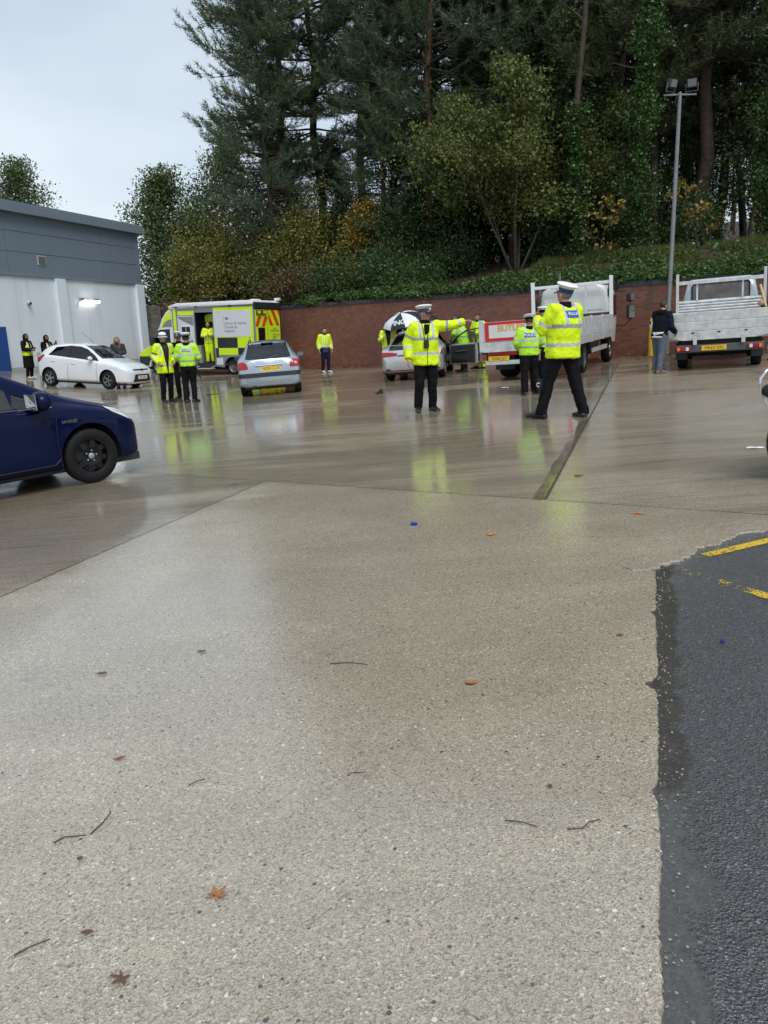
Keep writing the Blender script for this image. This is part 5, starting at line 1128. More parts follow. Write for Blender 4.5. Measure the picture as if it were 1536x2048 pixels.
# ---------------------------------------------------------------- grey-silver car with its doors open
P_CIV = paint('bright_silver_paint', (0.52, 0.53, 0.54), 0.5, 0.28)
def open_car():
    yaw = R(80); WB = 2.635; f = Vector((cos(yaw), sin(yaw))); c = Vector((1.08, 22.75)) + f*WB/2
    o = veh('silver_car', 'bright silver car with both right side doors open behind the pointing officer', c.x, c.y, yaw); o.scale = (1, 1, 0.95)
    st = [(-2.14, 0.66, 0.34, 0.66, 0.55, 0.52, 0.05), (-2.10, 0.82, 0.28, 0.80, 0.70, 0.62, 0.06), (-2.02, 0.98, 0.25, 0.86, 0.86, 0.66, 0.07), (-1.85, 1.08, 0.22, 0.88, 0.95, 0.62, 0.08), (-1.50, 1.25, 0.20, 0.885, 0.99, 0.57, 0.08), (-1.0, 1.41, 0.20, 0.885, 0.975, 0.56, 0.08), (-0.4, 1.46, 0.20, 0.885, 0.95, 0.56, 0.08), (0.05, 1.44, 0.20, 0.885, 0.93, 0.57, 0.08),
          (0.5, 1.33, 0.20, 0.88, 0.91, 0.60, 0.08), (1.0, 1.10, 0.20, 0.875, 0.88, 0.66, 0.07), (1.35, 0.95, 0.21, 0.86, 0.82, 0.70, 0.06), (1.8, 0.80, 0.21, 0.78, 0.68, 0.62, 0.06), (2.02, 0.66, 0.23, 0.60, 0.56, 0.48, 0.05), (2.10, 0.56, 0.28, 0.42, 0.48, 0.36, 0.04)]
    bm = car_shell(st, 90, 4)
    for wx_ in (-WB/2, WB/2): bmesh.ops.delete(bm, geom=carve(bm, circ(wx_, 0.33, 0.36, 22), 'XZ', lambda f, c: abs(c.y) > 0.5), context='FACES')
    lift(bm, carve(bm, [(-0.62, 1.05), (0.62, 1.05), (0.50, 1.36), (-0.50, 1.36)], 'YZ', lambda f, c: c.x < -1.0 and f.normal.x < -0.1), 'rear_window', G_DARK, o)
    lift(bm, carve(bm, [(-0.66, 0.90), (0.66, 0.90), (0.63, 1.03), (-0.63, 1.03)], 'YZ', lambda f, c: c.x < -1.6 and f.normal.x < -0.1), 'lower_window', G_CAR, o)
    for s in (-1, 1):
        lift(bm, carve(bm, [(s*0.86, 0.72), (s*0.42, 0.74), (s*0.40, 0.82), (s*0.60, 0.85), (s*0.86, 0.86)], 'YZ', lambda f, c: c.x < -1.6), 'tail_lamp', M_RED, o, 0.006)
        MB().prism([(s*0.78, 0.30), (s*0.58, 0.30), (s*0.68, 0.42)], -2.08, -2.13, 'YZ').build('exhaust_surround', M_TRIM, o)
    lift(bm, carve(bm, [(-0.64, 0.295), (0.64, 0.295), (0.62, 0.325), (-0.62, 0.325)], 'YZ', lambda f, c: c.x < -1.8 and f.normal.x < -0.1), 'fog_strip', M_RED, o, 0.004)
    lift(bm, carve(bm, [(-0.40, 0.72), (0.40, 0.72), (0.40, 0.76), (-0.40, 0.76)], 'YZ', lambda f, c: c.x < -1.8 and f.normal.x < -0.1), 'tailgate_recess', M_TRIM, o, -0.004)
    lift(bm, carve(bm, [(-0.66, 1.06), (0.66, 1.06), (0.54, 1.40), (-0.54, 1.40)], 'YZ', lambda f, c: 0.2 < c.x < 1.2 and f.normal.z > 0.3), 'windscreen', G_CAR, o)
    lift(bm, carve(bm, [(-1.15, 1.03), (0.98, 0.94), (0.55, 1.24), (0.15, 1.35), (-0.6, 1.36)], 'XZ', side_f(1)), 'side_window', G_CAR, o)
    bmesh.ops.delete(bm, geom=carve(bm, [(-0.95, 0.42), (-0.75, 0.26), (-0.16, 0.26), (-0.16, 1.36), (-0.75, 1.33), (-1.05, 1.16), (-1.15, 0.85)], 'XZ', side_f(-1)), context='FACES')
    bmesh.ops.delete(bm, geom=carve(bm, [(-0.08, 0.26), (0.92, 0.26), (0.98, 0.60), (0.95, 0.95), (0.55, 1.25), (0.15, 1.36), (-0.08, 1.36)], 'XZ', side_f(-1)), context='FACES')
    bm_obj(bm, 'body', P_CIV, o, 40)
    plate(o, frame((-2.14, -0.02, 0.625), (0, -1, 0), (0.1, 0, 1)), 'ML56')
    def door(x, ang, L, nm):
        M = Matrix.Translation((x, -0.89, 0)) @ Matrix.Rotation(ang, 4, 'Z')      # local -x runs from the hinge to the lock edge
        d = MB().prism([(0, 0.28), (-L, 0.28), (-L-0.02, 0.60), (-L, 0.92), (0.0, 0.90)], -0.09, -0.02).build(nm, P_CIV, o, bev=0.02, M=M)
        MB().prism([(-0.05, 0.34), (-L+0.06, 0.33), (-L+0.05, 0.88), (-0.05, 0.87)], -0.019, 0.03).build('door_card', M_INT, d, bev=0.02)
        MB().bar((-0.22, 0.045, 0.68), (-0.62, 0.045, 0.70), 0.03, 0.03).build('pull_handle', M_ALLOYD, d, bev=0.01)
        MB().prism([(-0.12, 0.38), (-L+0.3, 0.38), (-L+0.28, 0.47), (-0.12, 0.50)], 0.031, 0.06).build('door_pocket', M_TRIM, d, bev=0.01)
        fr = MB().tube([(-0.02, -0.03, 0.90), (-0.30, -0.01, 1.14), (-0.62, 0.03, 1.30), (-L+0.02, 0.05, 1.35), (-L, 0.0, 0.92)], 0.024, 6).build('window_frame', M_INK, d, 60)
        MB().add([(-0.03, -0.035, 0.90), (-0.30, -0.015, 1.13), (-0.62, 0.025, 1.29), (-L+0.02, 0.045, 1.34), (-L, -0.005, 0.92)], [(0, 1, 2, 3, 4)]).build('window_glass', glass_mat('pale_glass', (0.82, 0.86, 0.86), 0.04), d)
        return d
    d = door(0.95, R(62), 1.06, 'front_door')
    m = MB().ell((-0.12, -0.16, 1.0), (0.07, 0.12, 0.08), 14, 10).build('door_mirror', M_CHROME, d, 180)
    door(-0.12, R(66), 0.92, 'rear_door')
    for s in (-1, 1):
        for wx_ in (-WB/2, WB/2): wheel(o, wx_, s*0.755, 0.315, 0.205, s, 'spoke', M_ALLOY)
    for wx_ in (-WB/2, WB/2): arch_liner(o, wx_, 0.36, 0.45, 0.85)
    MB().bx(-1.9, 1.9, -0.74, 0.74, 0.18, 0.30).build('underbody', M_INT, o)
    seats(o, (0.1, -0.8), 0.5)
    MB().bx(0.5, 1.0, -0.74, 0.74, 0.66, 0.94).build('dashboard', M_INT, o, bev=0.06)
    mirror_pair(o, 0.6, 0.84, 0.98, P_CIV, (1,))
    return o
open_car()
# ---------------------------------------------------------------- clipping for painted stripes
def clip_poly(poly, x0, x1, y0, y1):
    for ax, lim, keep in ((0, x0, 1), (0, x1, -1), (1, y0, 1), (1, y1, -1)):
        out = []
        for i in range(len(poly)):
            a, b = poly[i-1], poly[i]; ia, ib = (a[ax]-lim)*keep >= 0, (b[ax]-lim)*keep >= 0
            if ia != ib:
                t = (lim-a[ax])/(b[ax]-a[ax]); out.append((a[0]+(b[0]-a[0])*t, a[1]+(b[1]-a[1])*t))
            if ib: out.append(b)
        poly = out
        if not poly: return []
    return poly
M_HVY = pm('hi_vis_vinyl', (0.62, 0.86, 0.015), 0.35, var=0.04, coat=0.3)
M_HVR = pm('red_vinyl', (0.66, 0.06, 0.008), 0.35, var=0.04, coat=0.3)
M_VGREY = pm('van_grey', (0.20, 0.22, 0.245), 0.35, var=0.05, coat=0.5)
M_DKV = pm('dark_vinyl', (0.022, 0.024, 0.03), 0.35, var=0.05, coat=0.3)
M_VINT = pm('van_interior', (0.30, 0.31, 0.32), 0.6, var=0.1)
M_VWHITE = pm('van_white_panel', (0.62, 0.66, 0.70), 0.35, var=0.04, coat=0.4)
M_ALU = pm('aluminium', (0.60, 0.61, 0.62), 0.42, 0.4, var=0.12, vscale=4)
M_ALUW = pm('scuffed_aluminium', (0.56, 0.58, 0.58), 0.5, 0.25, var=0.22, vscale=6, bump=0.1, bscale=15)
M_PRINT = pm('grey_print', (0.10, 0.11, 0.12), 0.5, var=0)

# ---------------------------------------------------------------- enforcement van
def agency_van():
    yaw = R(155); f = Vector((cos(yaw), sin(yaw))); l = Vector((-f.y, f.x)); rw = Vector((-6.38, 34.5))
    c = rw + f*2.1 - l*0.95
    o = veh('agency_van', 'high roofed white and lime enforcement van with its side door open', c.x, c.y, yaw, cat='van')
    HW = 1.06; X0, X1 = -3.3, 1.05; ZF, ZR = 0.52, 3.02
    # box body as panels with a real doorway on the near (left) side
    A, B = -1.17, -0.19
    arch = [(-2.1+0.46*cos(a), 0.34+0.46*sin(a)) for a in np.linspace(0, pi, 12)]
    MB().prism([(A, 0.40), (A, ZR), (X0, ZR), (X0, 0.42)] + [p for p in arch[::-1]], HW-0.05, HW).build('rear_side_panel', M_VGREY, o)
    MB().bx(B, X1, HW-0.05, HW, 0.36, ZR).build('front_side_panel', M_VGREY, o)
    MB().bx(A, B, HW-0.05, HW, 2.72, ZR).build('door_header', M_VGREY, o)
    MB().bx(A, B, HW-0.05, HW, 0.36, ZF).build('door_sill', M_TRIM, o)
    MB().bx(X0, X1, -HW, -HW+0.05, 0.42, ZR).build('far_side_panel', M_VGREY, o)
    MB().bx(X0+0.06, X1, -HW+0.05, HW-0.05, ZF-0.1, ZF).build('floor', M_INT, o)
    MB().bx(X1-0.05, X1, -HW+0.05, HW-0.05, ZF, ZR).build('bulkhead', M_VINT, o)
    rf = MB().prism([(X0-0.02, ZR-0.03), (X0-0.02, ZR+0.10), (X0+0.06, ZR+0.15), (0.75, ZR+0.13), (1.2, ZR+0.02), (1.2, ZR-0.10), (X1, ZR-0.12)], -HW-0.01, HW+0.02).build('roof', M_WHT, o, bev=0.03)
    MB().bx(-3.25, 1.0, HW+0.021, HW+0.06, ZR-0.03, ZR+0.07).build('awning_rail', M_WHT, rf, bev=0.01)
    for xx in (-2.2, -0.4, 0.7): MB().bx(xx, xx+0.12, HW+0.0, HW+0.07, ZR-0.07, ZR-0.031).build('awning_clip', M_TRIM, rf)
    MB().bx(-2.9, -2.6, -0.2, 0.2, ZR+0.15, ZR+0.22).build('roof_vent', M_WHT, rf, bev=0.02)
    # cab
    arch2 = [(2.1+0.44*cos(a), 0.34+0.44*sin(a)) for a in np.linspace(pi, 0, 12)]
    cab = [(X1, 0.36)] + arch2 + [(3.0, 0.34), (3.14, 0.42), (3.15, 0.80), (3.05, 1.05), (2.72, 1.22), (2.45, 1.33), (2.30, 1.44), (1.98, 1.98), (1.86, 2.12), (1.68, 2.48), (1.45, 2.76), (1.2, 2.94), (X1, 3.0)]
    MB().prism(cab, -HW+0.02, HW-0.02).build('cab', P_WHITE, o, 40, bev=0.06, seg=3)
    Y = HW-0.018; V = lambda poly, nm, mt, d=0.004: MB().prism(poly, Y, Y+d).build(nm, mt, o)
    V([(1.24, 1.28), (2.14, 1.20), (2.28, 1.38), (1.94, 1.96), (1.80, 2.02), (1.24, 2.04)], 'cab_window', G_DARK, 0.006)
    V([(2.36, 1.34), (2.72, 1.18), (3.02, 1.02), (3.10, 0.92), (3.11, 0.84), (2.20, 0.84), (2.20, 1.14)], 'lime_bonnet_panel', M_HVY)
    arc3 = [(2.1+0.50*cos(a), 0.34+0.50*sin(a)) for a in np.linspace(0.15, pi*0.55, 8)]
    V([(3.12, 0.835), (3.12, 0.45)] + arc3 + [(2.02, 0.835)], 'dark_wing_panel', M_DKV)
    V([(1.07, 0.84), (2.0, 0.84), (1.95, 1.14), (1.07, 1.14)], 'lime_door_panel', M_HVY)
    V([(1.07, 0.45), (1.60, 0.45), (1.64, 0.835), (1.07, 0.835)], 'dark_door_panel', M_DKV)
    V([(1.10, 2.12), (1.78, 2.12), (1.62, 2.42), (1.40, 2.66), (1.10, 2.86)], 'fairing_lime', M_HVY)
    V([(1.10, 2.13), (1.66, 2.13), (1.52, 2.32), (1.30, 2.44), (1.10, 2.46)], 'fairing_grey', M_VGREY, 0.006)
    MB().prism([(-0.82, 1.42), (0.82, 1.42), (0.74, 2.0), (-0.74, 2.0)], 0, 0.006, 'XY').build('windscreen', G_DARK, o, M=Matrix.Translation((2.42, 0, 0.0)) @ Matrix.Rotation(R(0), 4, 'Z') @ Matrix(((0, -0.51, 0.86, 0.66), (1, 0, 0, 0), (0, 0.86, 0.51, 0.12), (0, 0, 0, 1))))
    MB().bx(3.10, 3.20, -0.85, 0.85, 0.30, 0.62).build('front_bumper', M_TRIM, o, bev=0.04)
    MB().ell((2.98, 0.82, 0.98), (0.14, 0.14, 0.12), 14, 10).build('headlamp', M_WLAMP, o, 180)
    MB().bx(2.02, 2.20, HW+0.05, HW+0.24, 1.30, 1.70).build('door_mirror', M_TRIM, o, bev=0.04)
    MB().bar((2.12, HW-0.03, 1.35), (2.12, HW+0.08, 1.40), 0.05).build('mirror_arm', M_TRIM, o)
    # livery on the box side
    Y2 = HW; Q = lambda x0, x1, z0, z1, nm, mt, d=0.004, y=None: MB().bx(x0, x1, (y or Y2), (y or Y2)+d, z0, z1).build(nm, mt, o)
    Q(X0+0.02, A-0.05, 1.625, 2.90, 'lime_surround', M_HVY, 0.003)
    Q(X0+0.16, A-0.05, 1.655, 2.76, 'white_panel', M_VWHITE, 0.007)
    Q(-1.36, A-0.05, 1.18, 1.62, 'lime_block', M_HVY); Q(-2.42, -1.365, 1.18, 1.62, 'dark_block', M_DKV); Q(X0+0.02, -2.425, 1.18, 1.62, 'lime_block', M_HVY)
    Q(-1.40, A-0.09, 0.76, 1.175, 'dark_block', M_DKV); Q(-2.42, -1.405, 0.88, 1.175, 'lime_block', M_HVY); Q(X0+0.02, -2.425, 0.88, 1.175, 'dark_block', M_DKV)
    Q(X0+0.02, -2.60, 0.50, 0.875, 'lime_block', M_HVY); Q(-1.60, A-0.09, 0.46, 0.755, 'white_block', M_VWHITE)
    Q(0.82, 0.98, 0.90, 2.90, 'lime_pillar', M_HVY)
    Q(-0.16, 0.72, 2.62, 2.80, 'lime_strip', M_HVY)
    # open sliding door panel against the side: white, with small window
    sd = MB().bx(-0.16, 0.72, HW+0.010, HW+0.05, 0.50, 2.58).build('sliding_door', M_VWHITE, o, bev=0.02)
    MB().prism([(-0.15, 2.14), (0.60, 2.46), (0.70, 2.56), (-0.15, 2.56)], HW+0.051, HW+0.054).build('door_grey_wedge', M_VGREY, sd)
    MB().prism([(-0.15, 0.52), (0.71, 0.52), (0.71, 0.70), (-0.15, 0.98)], HW+0.051, HW+0.054).build('door_grey_foot', M_VGREY, sd)
    wf = MB().bx(-0.02, 0.52, HW+0.051, HW+0.075, 1.68, 2.18).build('window_frame', M_WHT, sd, bev=0.01)
    for a in (0.03, 0.27): MB().bx(a, a+0.21, HW+0.076, HW+0.08, 1.74, 2.12).build('pane', G_DARK, wf)
    MB().bx(0.06, 0.40, HW+0.051, HW+0.06, 1.30, 1.52).build('door_notice', pm('notice_grey', (0.18, 0.20, 0.21), 0.4), sd)
    nb = MB().lathe([(0.10, 0), (0.10, 0.006)], 20, (-0.02, HW+0.051, 1.32), 'Y').build('blue_notice', pm('blue_notice', (0.05, 0.14, 0.36), 0.4), sd)
    MB().prism([(-0.08, 1.46), (0.04, 1.46), (-0.02, 1.58)], HW+0.051, HW+0.056).build('small_emblem', M_PRINT, sd)
    # lettering
    tm = frame((-1.92, HW+0.0085, 2.14), (-1, 0, 0), (0, 0, 1))
    text_mb('Driver & Vehicle\nStandards\nAgency', 0.165, M=frame((-1.82, HW+0.0085, 2.06), (-1, 0, 0), (0, 0, 1)), align='LEFT').build('agency_lettering', M_PRINT, o)
    MB().bx(-1.775, -1.765, HW+0.007, HW+0.009, 1.82, 2.52).build('lettering_rule', M_PRINT, o)
    mb = MB(); cx, cz = -1.92, 2.46        # small royal-arms style device: shield, crown, two supporters
    mb.prism([(cx-0.03, cz-0.03), (cx+0.03, cz-0.03), (cx+0.025, cz-0.075), (cx, cz-0.10), (cx-0.025, cz-0.075)], HW+0.007, HW+0.009)
    mb.prism([(cx-0.03, cz-0.02), (cx+0.03, cz-0.02), (cx+0.035, cz+0.03), (cx+0.012, cz+0.01), (cx, cz+0.04), (cx-0.012, cz+0.01), (cx-0.035, cz+0.03)], HW+0.007, HW+0.009)
    for s in (-1, 1): mb.prism([(cx+s*0.04, cz-0.09), (cx+s*0.07, cz-0.09), (cx+s*0.09, cz-0.0), (cx+s*0.075, cz+0.03), (cx+s*0.045, cz-0.01)], HW+0.007, HW+0.009)
    tag(mb.build('crest', M_PRINT, o), kind='stuff')
    # rear end
    XR = X0
    MB().bx(XR, XR+0.05, -HW+0.051, HW-0.051, 0.50, ZR).build('rear_wall', M_TRIM, o)
    for s, nm in ((1, 'rear_door'), (-1, 'rear_door')):
        a, b_ = (0.03, 0.98) if s > 0 else (-0.98, -0.03)
        d = MB().bx(XR-0.045, XR-0.002, a, b_, 0.55, 2.78).build(nm, M_HVY, o, bev=0.012)
        stripes = [(0.55, 1.30), (2.06, 2.50)] if s > 0 else [(0.55, 1.42), (2.10, 2.78)]
        for z0, z1 in stripes:
            for k in range(-6, 12):
                y0 = k*0.50; dr = -s*0.62*(z1-z0)
                # the stripes lean outwards going down
                poly = clip_poly([(y0, z1), (y0+0.25, z1), (y0+0.25+dr*-1, z0), (y0+dr*-1, z0)], a+0.015, b_-0.015, z0, z1)
                if len(poly) > 2: MB().add([(XR-0.0485, u, w) for u, w in poly], [tuple(range(len(poly)))]).build('red_stripe', M_HVR, d)
    MB().bx(XR-0.06, XR-0.047, 0.28, 0.80, 1.36, 2.02).build('rear_window', M_INK, o, bev=0.02)
    MB().bx(XR-0.064, XR-0.0605, 0.34, 0.74, 1.42, 1.96).build('rear_window_glass', G_DARK, o)
    lb = MB().bx(XR-0.10, XR-0.047, 0.16, 0.90, 2.56, 2.74).build('light_bar', M_DKV, o, bev=0.01)
    for a in (0.18, 0.62): MB().bx(XR-0.115, XR-0.1005, a, a+0.25, 2.60, 2.72).build('beacon', M_AMB if False else pm('yellow_lamp', (0.75, 0.6, 0.02), 0.2), lb)
    text_mb('DVSA\nENFORCEMENT', 0.10, M=frame((XR-0.0495, -0.5, 1.92), (0, -1, 0), (0, 0, 1))).build('rear_lettering', M_PRINT, o)
    text_mb('Driver & Vehicle\nStandards\nAgency', 0.085, M=frame((XR-0.0495, -0.32, 1.62), (0, -1, 0), (0, 0, 1)), align='LEFT').build('rear_lettering', M_PRINT, o)
    MB().bx(XR-0.09, XR, -HW, HW, 2.80, ZR+0.06).build('rear_header', M_TRIM, o, bev=0.03)
    for s in (-1, 1): MB().bx(XR-0.06, XR-0.001, min(s*0.99, s*HW), max(s*0.99, s*HW), 0.5, 2.80).build('corner_post', M_VGREY if s > 0 else M_TRIM, o, bev=0.02)
    cm = MB().bx(XR-0.16, XR+0.10, -0.95, -0.80, ZR+0.15, ZR+0.27).build('roof_camera', M_WHT, o, bev=0.02)
    MB().bar((XR-0.02, -0.88, ZR+0.0), (XR-0.02, -0.88, ZR+0.16), 0.06).build('camera_stalk', M_WHT, cm)
    MB().bx(XR-0.12, XR, -HW+0.05, HW-0.05, 0.36, 0.54).build('rear_bumper', M_TRIM, o, bev=0.02)
    # doorway step, interior
    st = MB().bx(A+0.0, B-0.05, HW+0.02, HW+0.42, 0.28, 0.31).build('folding_step', M_ALU, o, bev=0.006)
    MB().bx(A+0.2, B-0.25, HW+0.06, HW+0.38, 0.311, 0.316).build('step_tread', M_ALUW, st)
    for xx in (A+0.04, B-0.1): MB().bar((xx, HW-0.02, 0.40), (xx, HW+0.40, 0.30), 0.03).build('step_arm', M_ALU, st)
    MB().bx(X0+0.1, A-0.2, -0.98, -0.40, ZF, 1.35).build('desk_unit', M_VINT, o, bev=0.02)
    MB().bx(-0.30, 0.2, -0.5, 0.90, ZF, 1.30).build('cabinet', M_VINT, o, bev=0.02)
    MB().prism([(-1.10, 2.30), (-0.32, 2.30), (-0.36, 2.62), (-0.6, 2.68), (-1.0, 2.66)], 0.30, 0.55).build('hanging_jacket', M_HVY, o, bev=0.06)
    for s in (-1, 1):
        for wx_ in (-2.1, 2.1): wheel(o, wx_, s*0.93, 0.345, 0.225, s, 'cap', M_ALLOYD)
    MB().bx(-3.2, 3.0, -0.80, 0.80, 0.22, 0.41).build('chassis', M_INT, o)
    for xx in (-2.1, 2.1): arch_liner(o, xx, 0.46, 0.74, HW-0.06)
agency_van()

# ---------------------------------------------------------------- dropside lorry
M_TRKW = pm('lorry_white', (0.70, 0.72, 0.70), 0.35, var=0.05, coat=0.4)
M_SIGNW = pm('sign_white', (0.66, 0.68, 0.68), 0.4, var=0.06, vscale=3)
M_SIGNR = pm('sign_red', (0.55, 0.02, 0.025), 0.4, var=0.06)
M_GOLDT = pm('gold_letter', (0.62, 0.40, 0.05), 0.4, var=0.05)
M_BROWN = pm('brown_board', (0.055, 0.032, 0.024), 0.5, var=0.2)
def lorry():
    yaw = R(65); f = Vector((cos(yaw), sin(yaw))); rt = Vector((f.y, -f.x)); rl = Vector((2.52, 19.4)); c = rl + rt*1.225
    o = veh('dropside_lorry', 'white dropside lorry with a red bordered sign on its tailboard', c.x, c.y, yaw, cat='lorry')
    # local origin: middle of the tail, x forward
    ZB = 0.93; HW = 1.2; L = 5.3
    MB().bx(0.0, L, -HW, HW, ZB-0.16, ZB).build('deck', M_ALUW, o)
    MB().bx(-0.06, 0.02, -HW, HW, ZB-0.22, ZB+0.02).build('rear_crossmember', M_ALUW, o, bev=0.01)
    tb = MB().bx(-0.06, -0.02, -HW+0.03, HW-0.03, ZB+0.025, ZB+0.50).build('tailboard', M_ALUW, o, bev=0.008)
    MB().bx(-0.075, -0.062, -HW+0.16, HW-0.16, ZB+0.045, ZB+0.495).build('sign_border', M_SIGNR, tb)
    MB().bx(-0.079, -0.0755, -HW+0.26, HW-0.26, ZB+0.115, ZB+0.425).build('sign_face', M_SIGNW, tb)
    text_mb('BUTLER BU', 0.205, M=frame((-0.081, 0.72, ZB+0.335), (0, -1, 0), (0, 0, 1)), align='LEFT', bold=0.006, ext=0.002, spacing=0.95).build('sign_lettering', M_GOLDT, tb)
    for s in (-1, 1): MB().bx(-0.07, 0.03, min(s*HW, s*(HW-0.10)), max(s*HW, s*(HW-0.10)), ZB-0.2, ZB+0.56).build('corner_post', M_ALU, o, bev=0.01)
    for s in (-1, 1):
        for k in range(3):
            a, b_ = 0.05 + k*1.75, 0.05 + (k+1)*1.75 - 0.06
            MB().bx(a, b_, min(s*HW, s*(HW-0.035)), max(s*HW, s*(HW-0.035)), ZB+0.01, ZB+0.46).build('dropside', M_ALUW, o, bev=0.006)
            if k < 2: MB().bx(b_, b_+0.06, min(s*(HW+0.01), s*(HW-0.05)), max(s*(HW+0.01), s*(HW-0.05)), ZB-0.18, ZB+0.48).build('side_post', M_ALU, o, bev=0.006)
        MB().bx(0.02, L, min(s*(HW+0.005), s*(HW-0.06)), max(s*(HW+0.005), s*(HW-0.06)), ZB-0.165, ZB-0.002).build('side_rail', M_ALU, o, bev=0.006)
    # headboard and frame
    XH = L
    for s in (-1, 1): MB().bx(XH-0.06, XH+0.04, min(s*HW, s*(HW-0.10)), max(s*HW, s*(HW-0.10)), ZB+0.0, 2.48).build('headboard_post', M_WHT, o, bev=0.01)
    MB().bx(XH-0.03, XH+0.03, -HW+0.1, HW-0.1, 2.26, 2.35).build('headboard_bar', M_WHT, o, bev=0.01)
    for y in (-0.42, 0.42): MB().bx(XH-0.02, XH+0.02, y-0.025, y+0.025, 1.50, 2.26).build('headboard_upright', M_ALU, o)
    MB().bx(XH-0.03, XH+0.01, -HW+0.1, HW-0.1, ZB, 1.46).build('headboard_panel', M_BROWN, o)
    MB().bx(XH-0.035, XH+0.015, -HW+0.1, HW-0.1, 1.46, 1.505).build('headboard_edge', M_ALU, o)
    # cab
    def rr(z, x, w, r=0.16, n=5):
        P = []
        for cx, cy, a0 in ((1, 1, 0), (-1, 1, pi/2), (-1, -1, pi), (1, -1, 3*pi/2)):
            for i in range(n): a = a0 + (pi/2)*i/(n-1); P.append((x+r*cos(a)*0 + (cx*(0.86-r) + r*cos(a)), cy*(w-r) + r*sin(a), z))
        return P
    XC = XH+0.22+0.86
    MB().loft([rr(0.55, XC, 0.98), rr(1.15, XC, 1.03), rr(1.65, XC, 1.02), rr(2.05, XC-0.02, 0.97), rr(2.20, XC-0.05, 0.92), rr(2.27, XC-0.05, 0.80, 0.2)]).build('cab', M_TRKW, o, 50)
    for y in (-0.62, 0.62, 0.0):
        if y: MB().bx(XC-0.875, XC-0.858, y-0.22, y+0.22, 1.55, 2.05).build('rear_pressing', M_TRKW, o, bev=0.008)
        else: MB().bx(XC-0.872, XC-0.859, -0.30, 0.30, 1.55, 2.05).build('rear_pressing', M_TRKW, o, bev=0.006)
    for s in (-1, 1):
        MB().bx(XC-0.1, XC+0.5, min(s*1.065, s*1.05), max(s*1.065, s*1.05), 1.35, 1.95).build('cab_window', G_DARK, o)
        m = MB().tube([(XC+0.6, s*1.02, 2.05), (XC+0.55, s*1.34, 2.07), (XC+0.55, s*1.46, 1.99), (XC+0.55, s*1.46, 1.16), (XC+0.55, s*1.30, 1.02), (XC+0.6, s*1.0, 1.02)], 0.02, 6).build('mirror_frame', M_INK, o, 60)
        MB().bx(XC+0.48, XC+0.58, min(s*1.36, s*1.56), max(s*1.36, s*1.56), 1.20, 1.64).build('mirror_head', M_INK, m, bev=0.04)
        MB().bx(XC+0.474, XC+0.4795, min(s*1.45, s*1.61), max(s*1.45, s*1.61), 1.24, 1.60).build('mirror_glass', pm('mirror_dark', (0.30, 0.34, 0.36), 0.05, 0.9), m)
        MB().bx(XC+0.48, XC+0.58, min(s*1.36, s*1.56), max(s*1.36, s*1.56), 1.72, 1.98).build('wide_mirror_head', M_INK, m, bev=0.04)
        MB().bx(XC+0.474, XC+0.4795, min(s*1.50, s*1.60), max(s*1.50, s*1.60), 1.76, 1.94).build('wide_mirror_glass', pm('mirror_dark', (0.30, 0.34, 0.36), 0.05, 0.9), m)
        MB().bar((XC-0.7, s*1.0, 1.9), (XC-0.55, s*1.05, 2.3), 0.09, 0.03).build('air_intake', M_INK, o)
        # chassis, wheels, guards
        MB().bx(0.2, 6.6, min(s*0.45, s*0.37), max(s*0.45, s*0.37), 0.62, 0.84).build('chassis_rail', M_INT, o)
        wheel(o, 1.45, s*0.86, 0.40, 0.42, s, 'cap', M_ALLOYD); wheel(o, 5.6, s*0.95, 0.40, 0.235, s, 'cap', M_ALLOYD)
        MB().bx(0.98, 1.0, min(s*0.62, s*1.12), max(s*0.62, s*1.12), 0.22, 0.82).build('mudflap', M_INK, o)
        MB().tube([(1.45+0.52*cos(a), s*0.86, 0.40+0.52*sin(a)) for a in np.linspace(0.1, pi-0.1, 10)], 0.03, 6).build('mudguard', M_INK, o)
        MB().bx(2.2, 4.6, min(s*1.10, s*1.13), max(s*1.10, s*1.13), 0.46, 0.58).build('side_guard', M_ALU, o, bev=0.006)
        MB().bx(2.4, 3.6, min(s*0.56, s*1.05), max(s*0.56, s*1.05), 0.42, 0.84).build('side_locker', M_TRIM, o, bev=0.03)
        MB().lathe([(0.10, 0.6), (0.10, 1.0)], 14, (4.1, 0, 0.62) if s > 0 else (4.1, -1.6, 0.62), 'Y').build('air_tank', M_ALU, o, 40)
    MB().lathe([(0.06, 0.6), (0.06, 1.08)], 12, (4.5, -1.66, 0.52), 'Y').build('exhaust_can', M_ALUW, o, 40)
    for xx in (1.45, 5.6): MB().tube([(xx, -0.85, 0.40), (xx, 0.85, 0.40)], 0.06, 8).build('axle', M_INT, o)
    # tail end
    MB().bx(-0.02, 0.10, -1.08, 1.08, 0.40, 0.50).build('underrun_bar', M_ALU, o, bev=0.012)
    tool = MB().bx(0.0, 0.35, 0.28, 0.98, 0.62, 0.86).build('red_toolbox', pm('red_box', (0.50, 0.015, 0.02), 0.35), o, bev=0.02)
    MB().bx(-0.004, 0.0, 0.36, 0.80, 0.72, 0.745).build('toolbox_stripe', M_SIGNW, tool)
    plate(o, frame((-0.03, 0.73, 0.555), (0, -1, 0), (0, 0, 1)), 'MX66 JLV')
    for s in (-1, 1):
        lm = MB().bx(-0.03, 0.03, min(s*1.02, s*1.16), max(s*1.02, s*1.16), 0.52, 0.80).build('lamp_bracket', M_TRIM, o)
        MB().bx(-0.05, -0.031, min(s*1.04, s*1.14), max(s*1.04, s*1.14), 0.54, 0.66).build('tail_lamp', M_RED, lm)
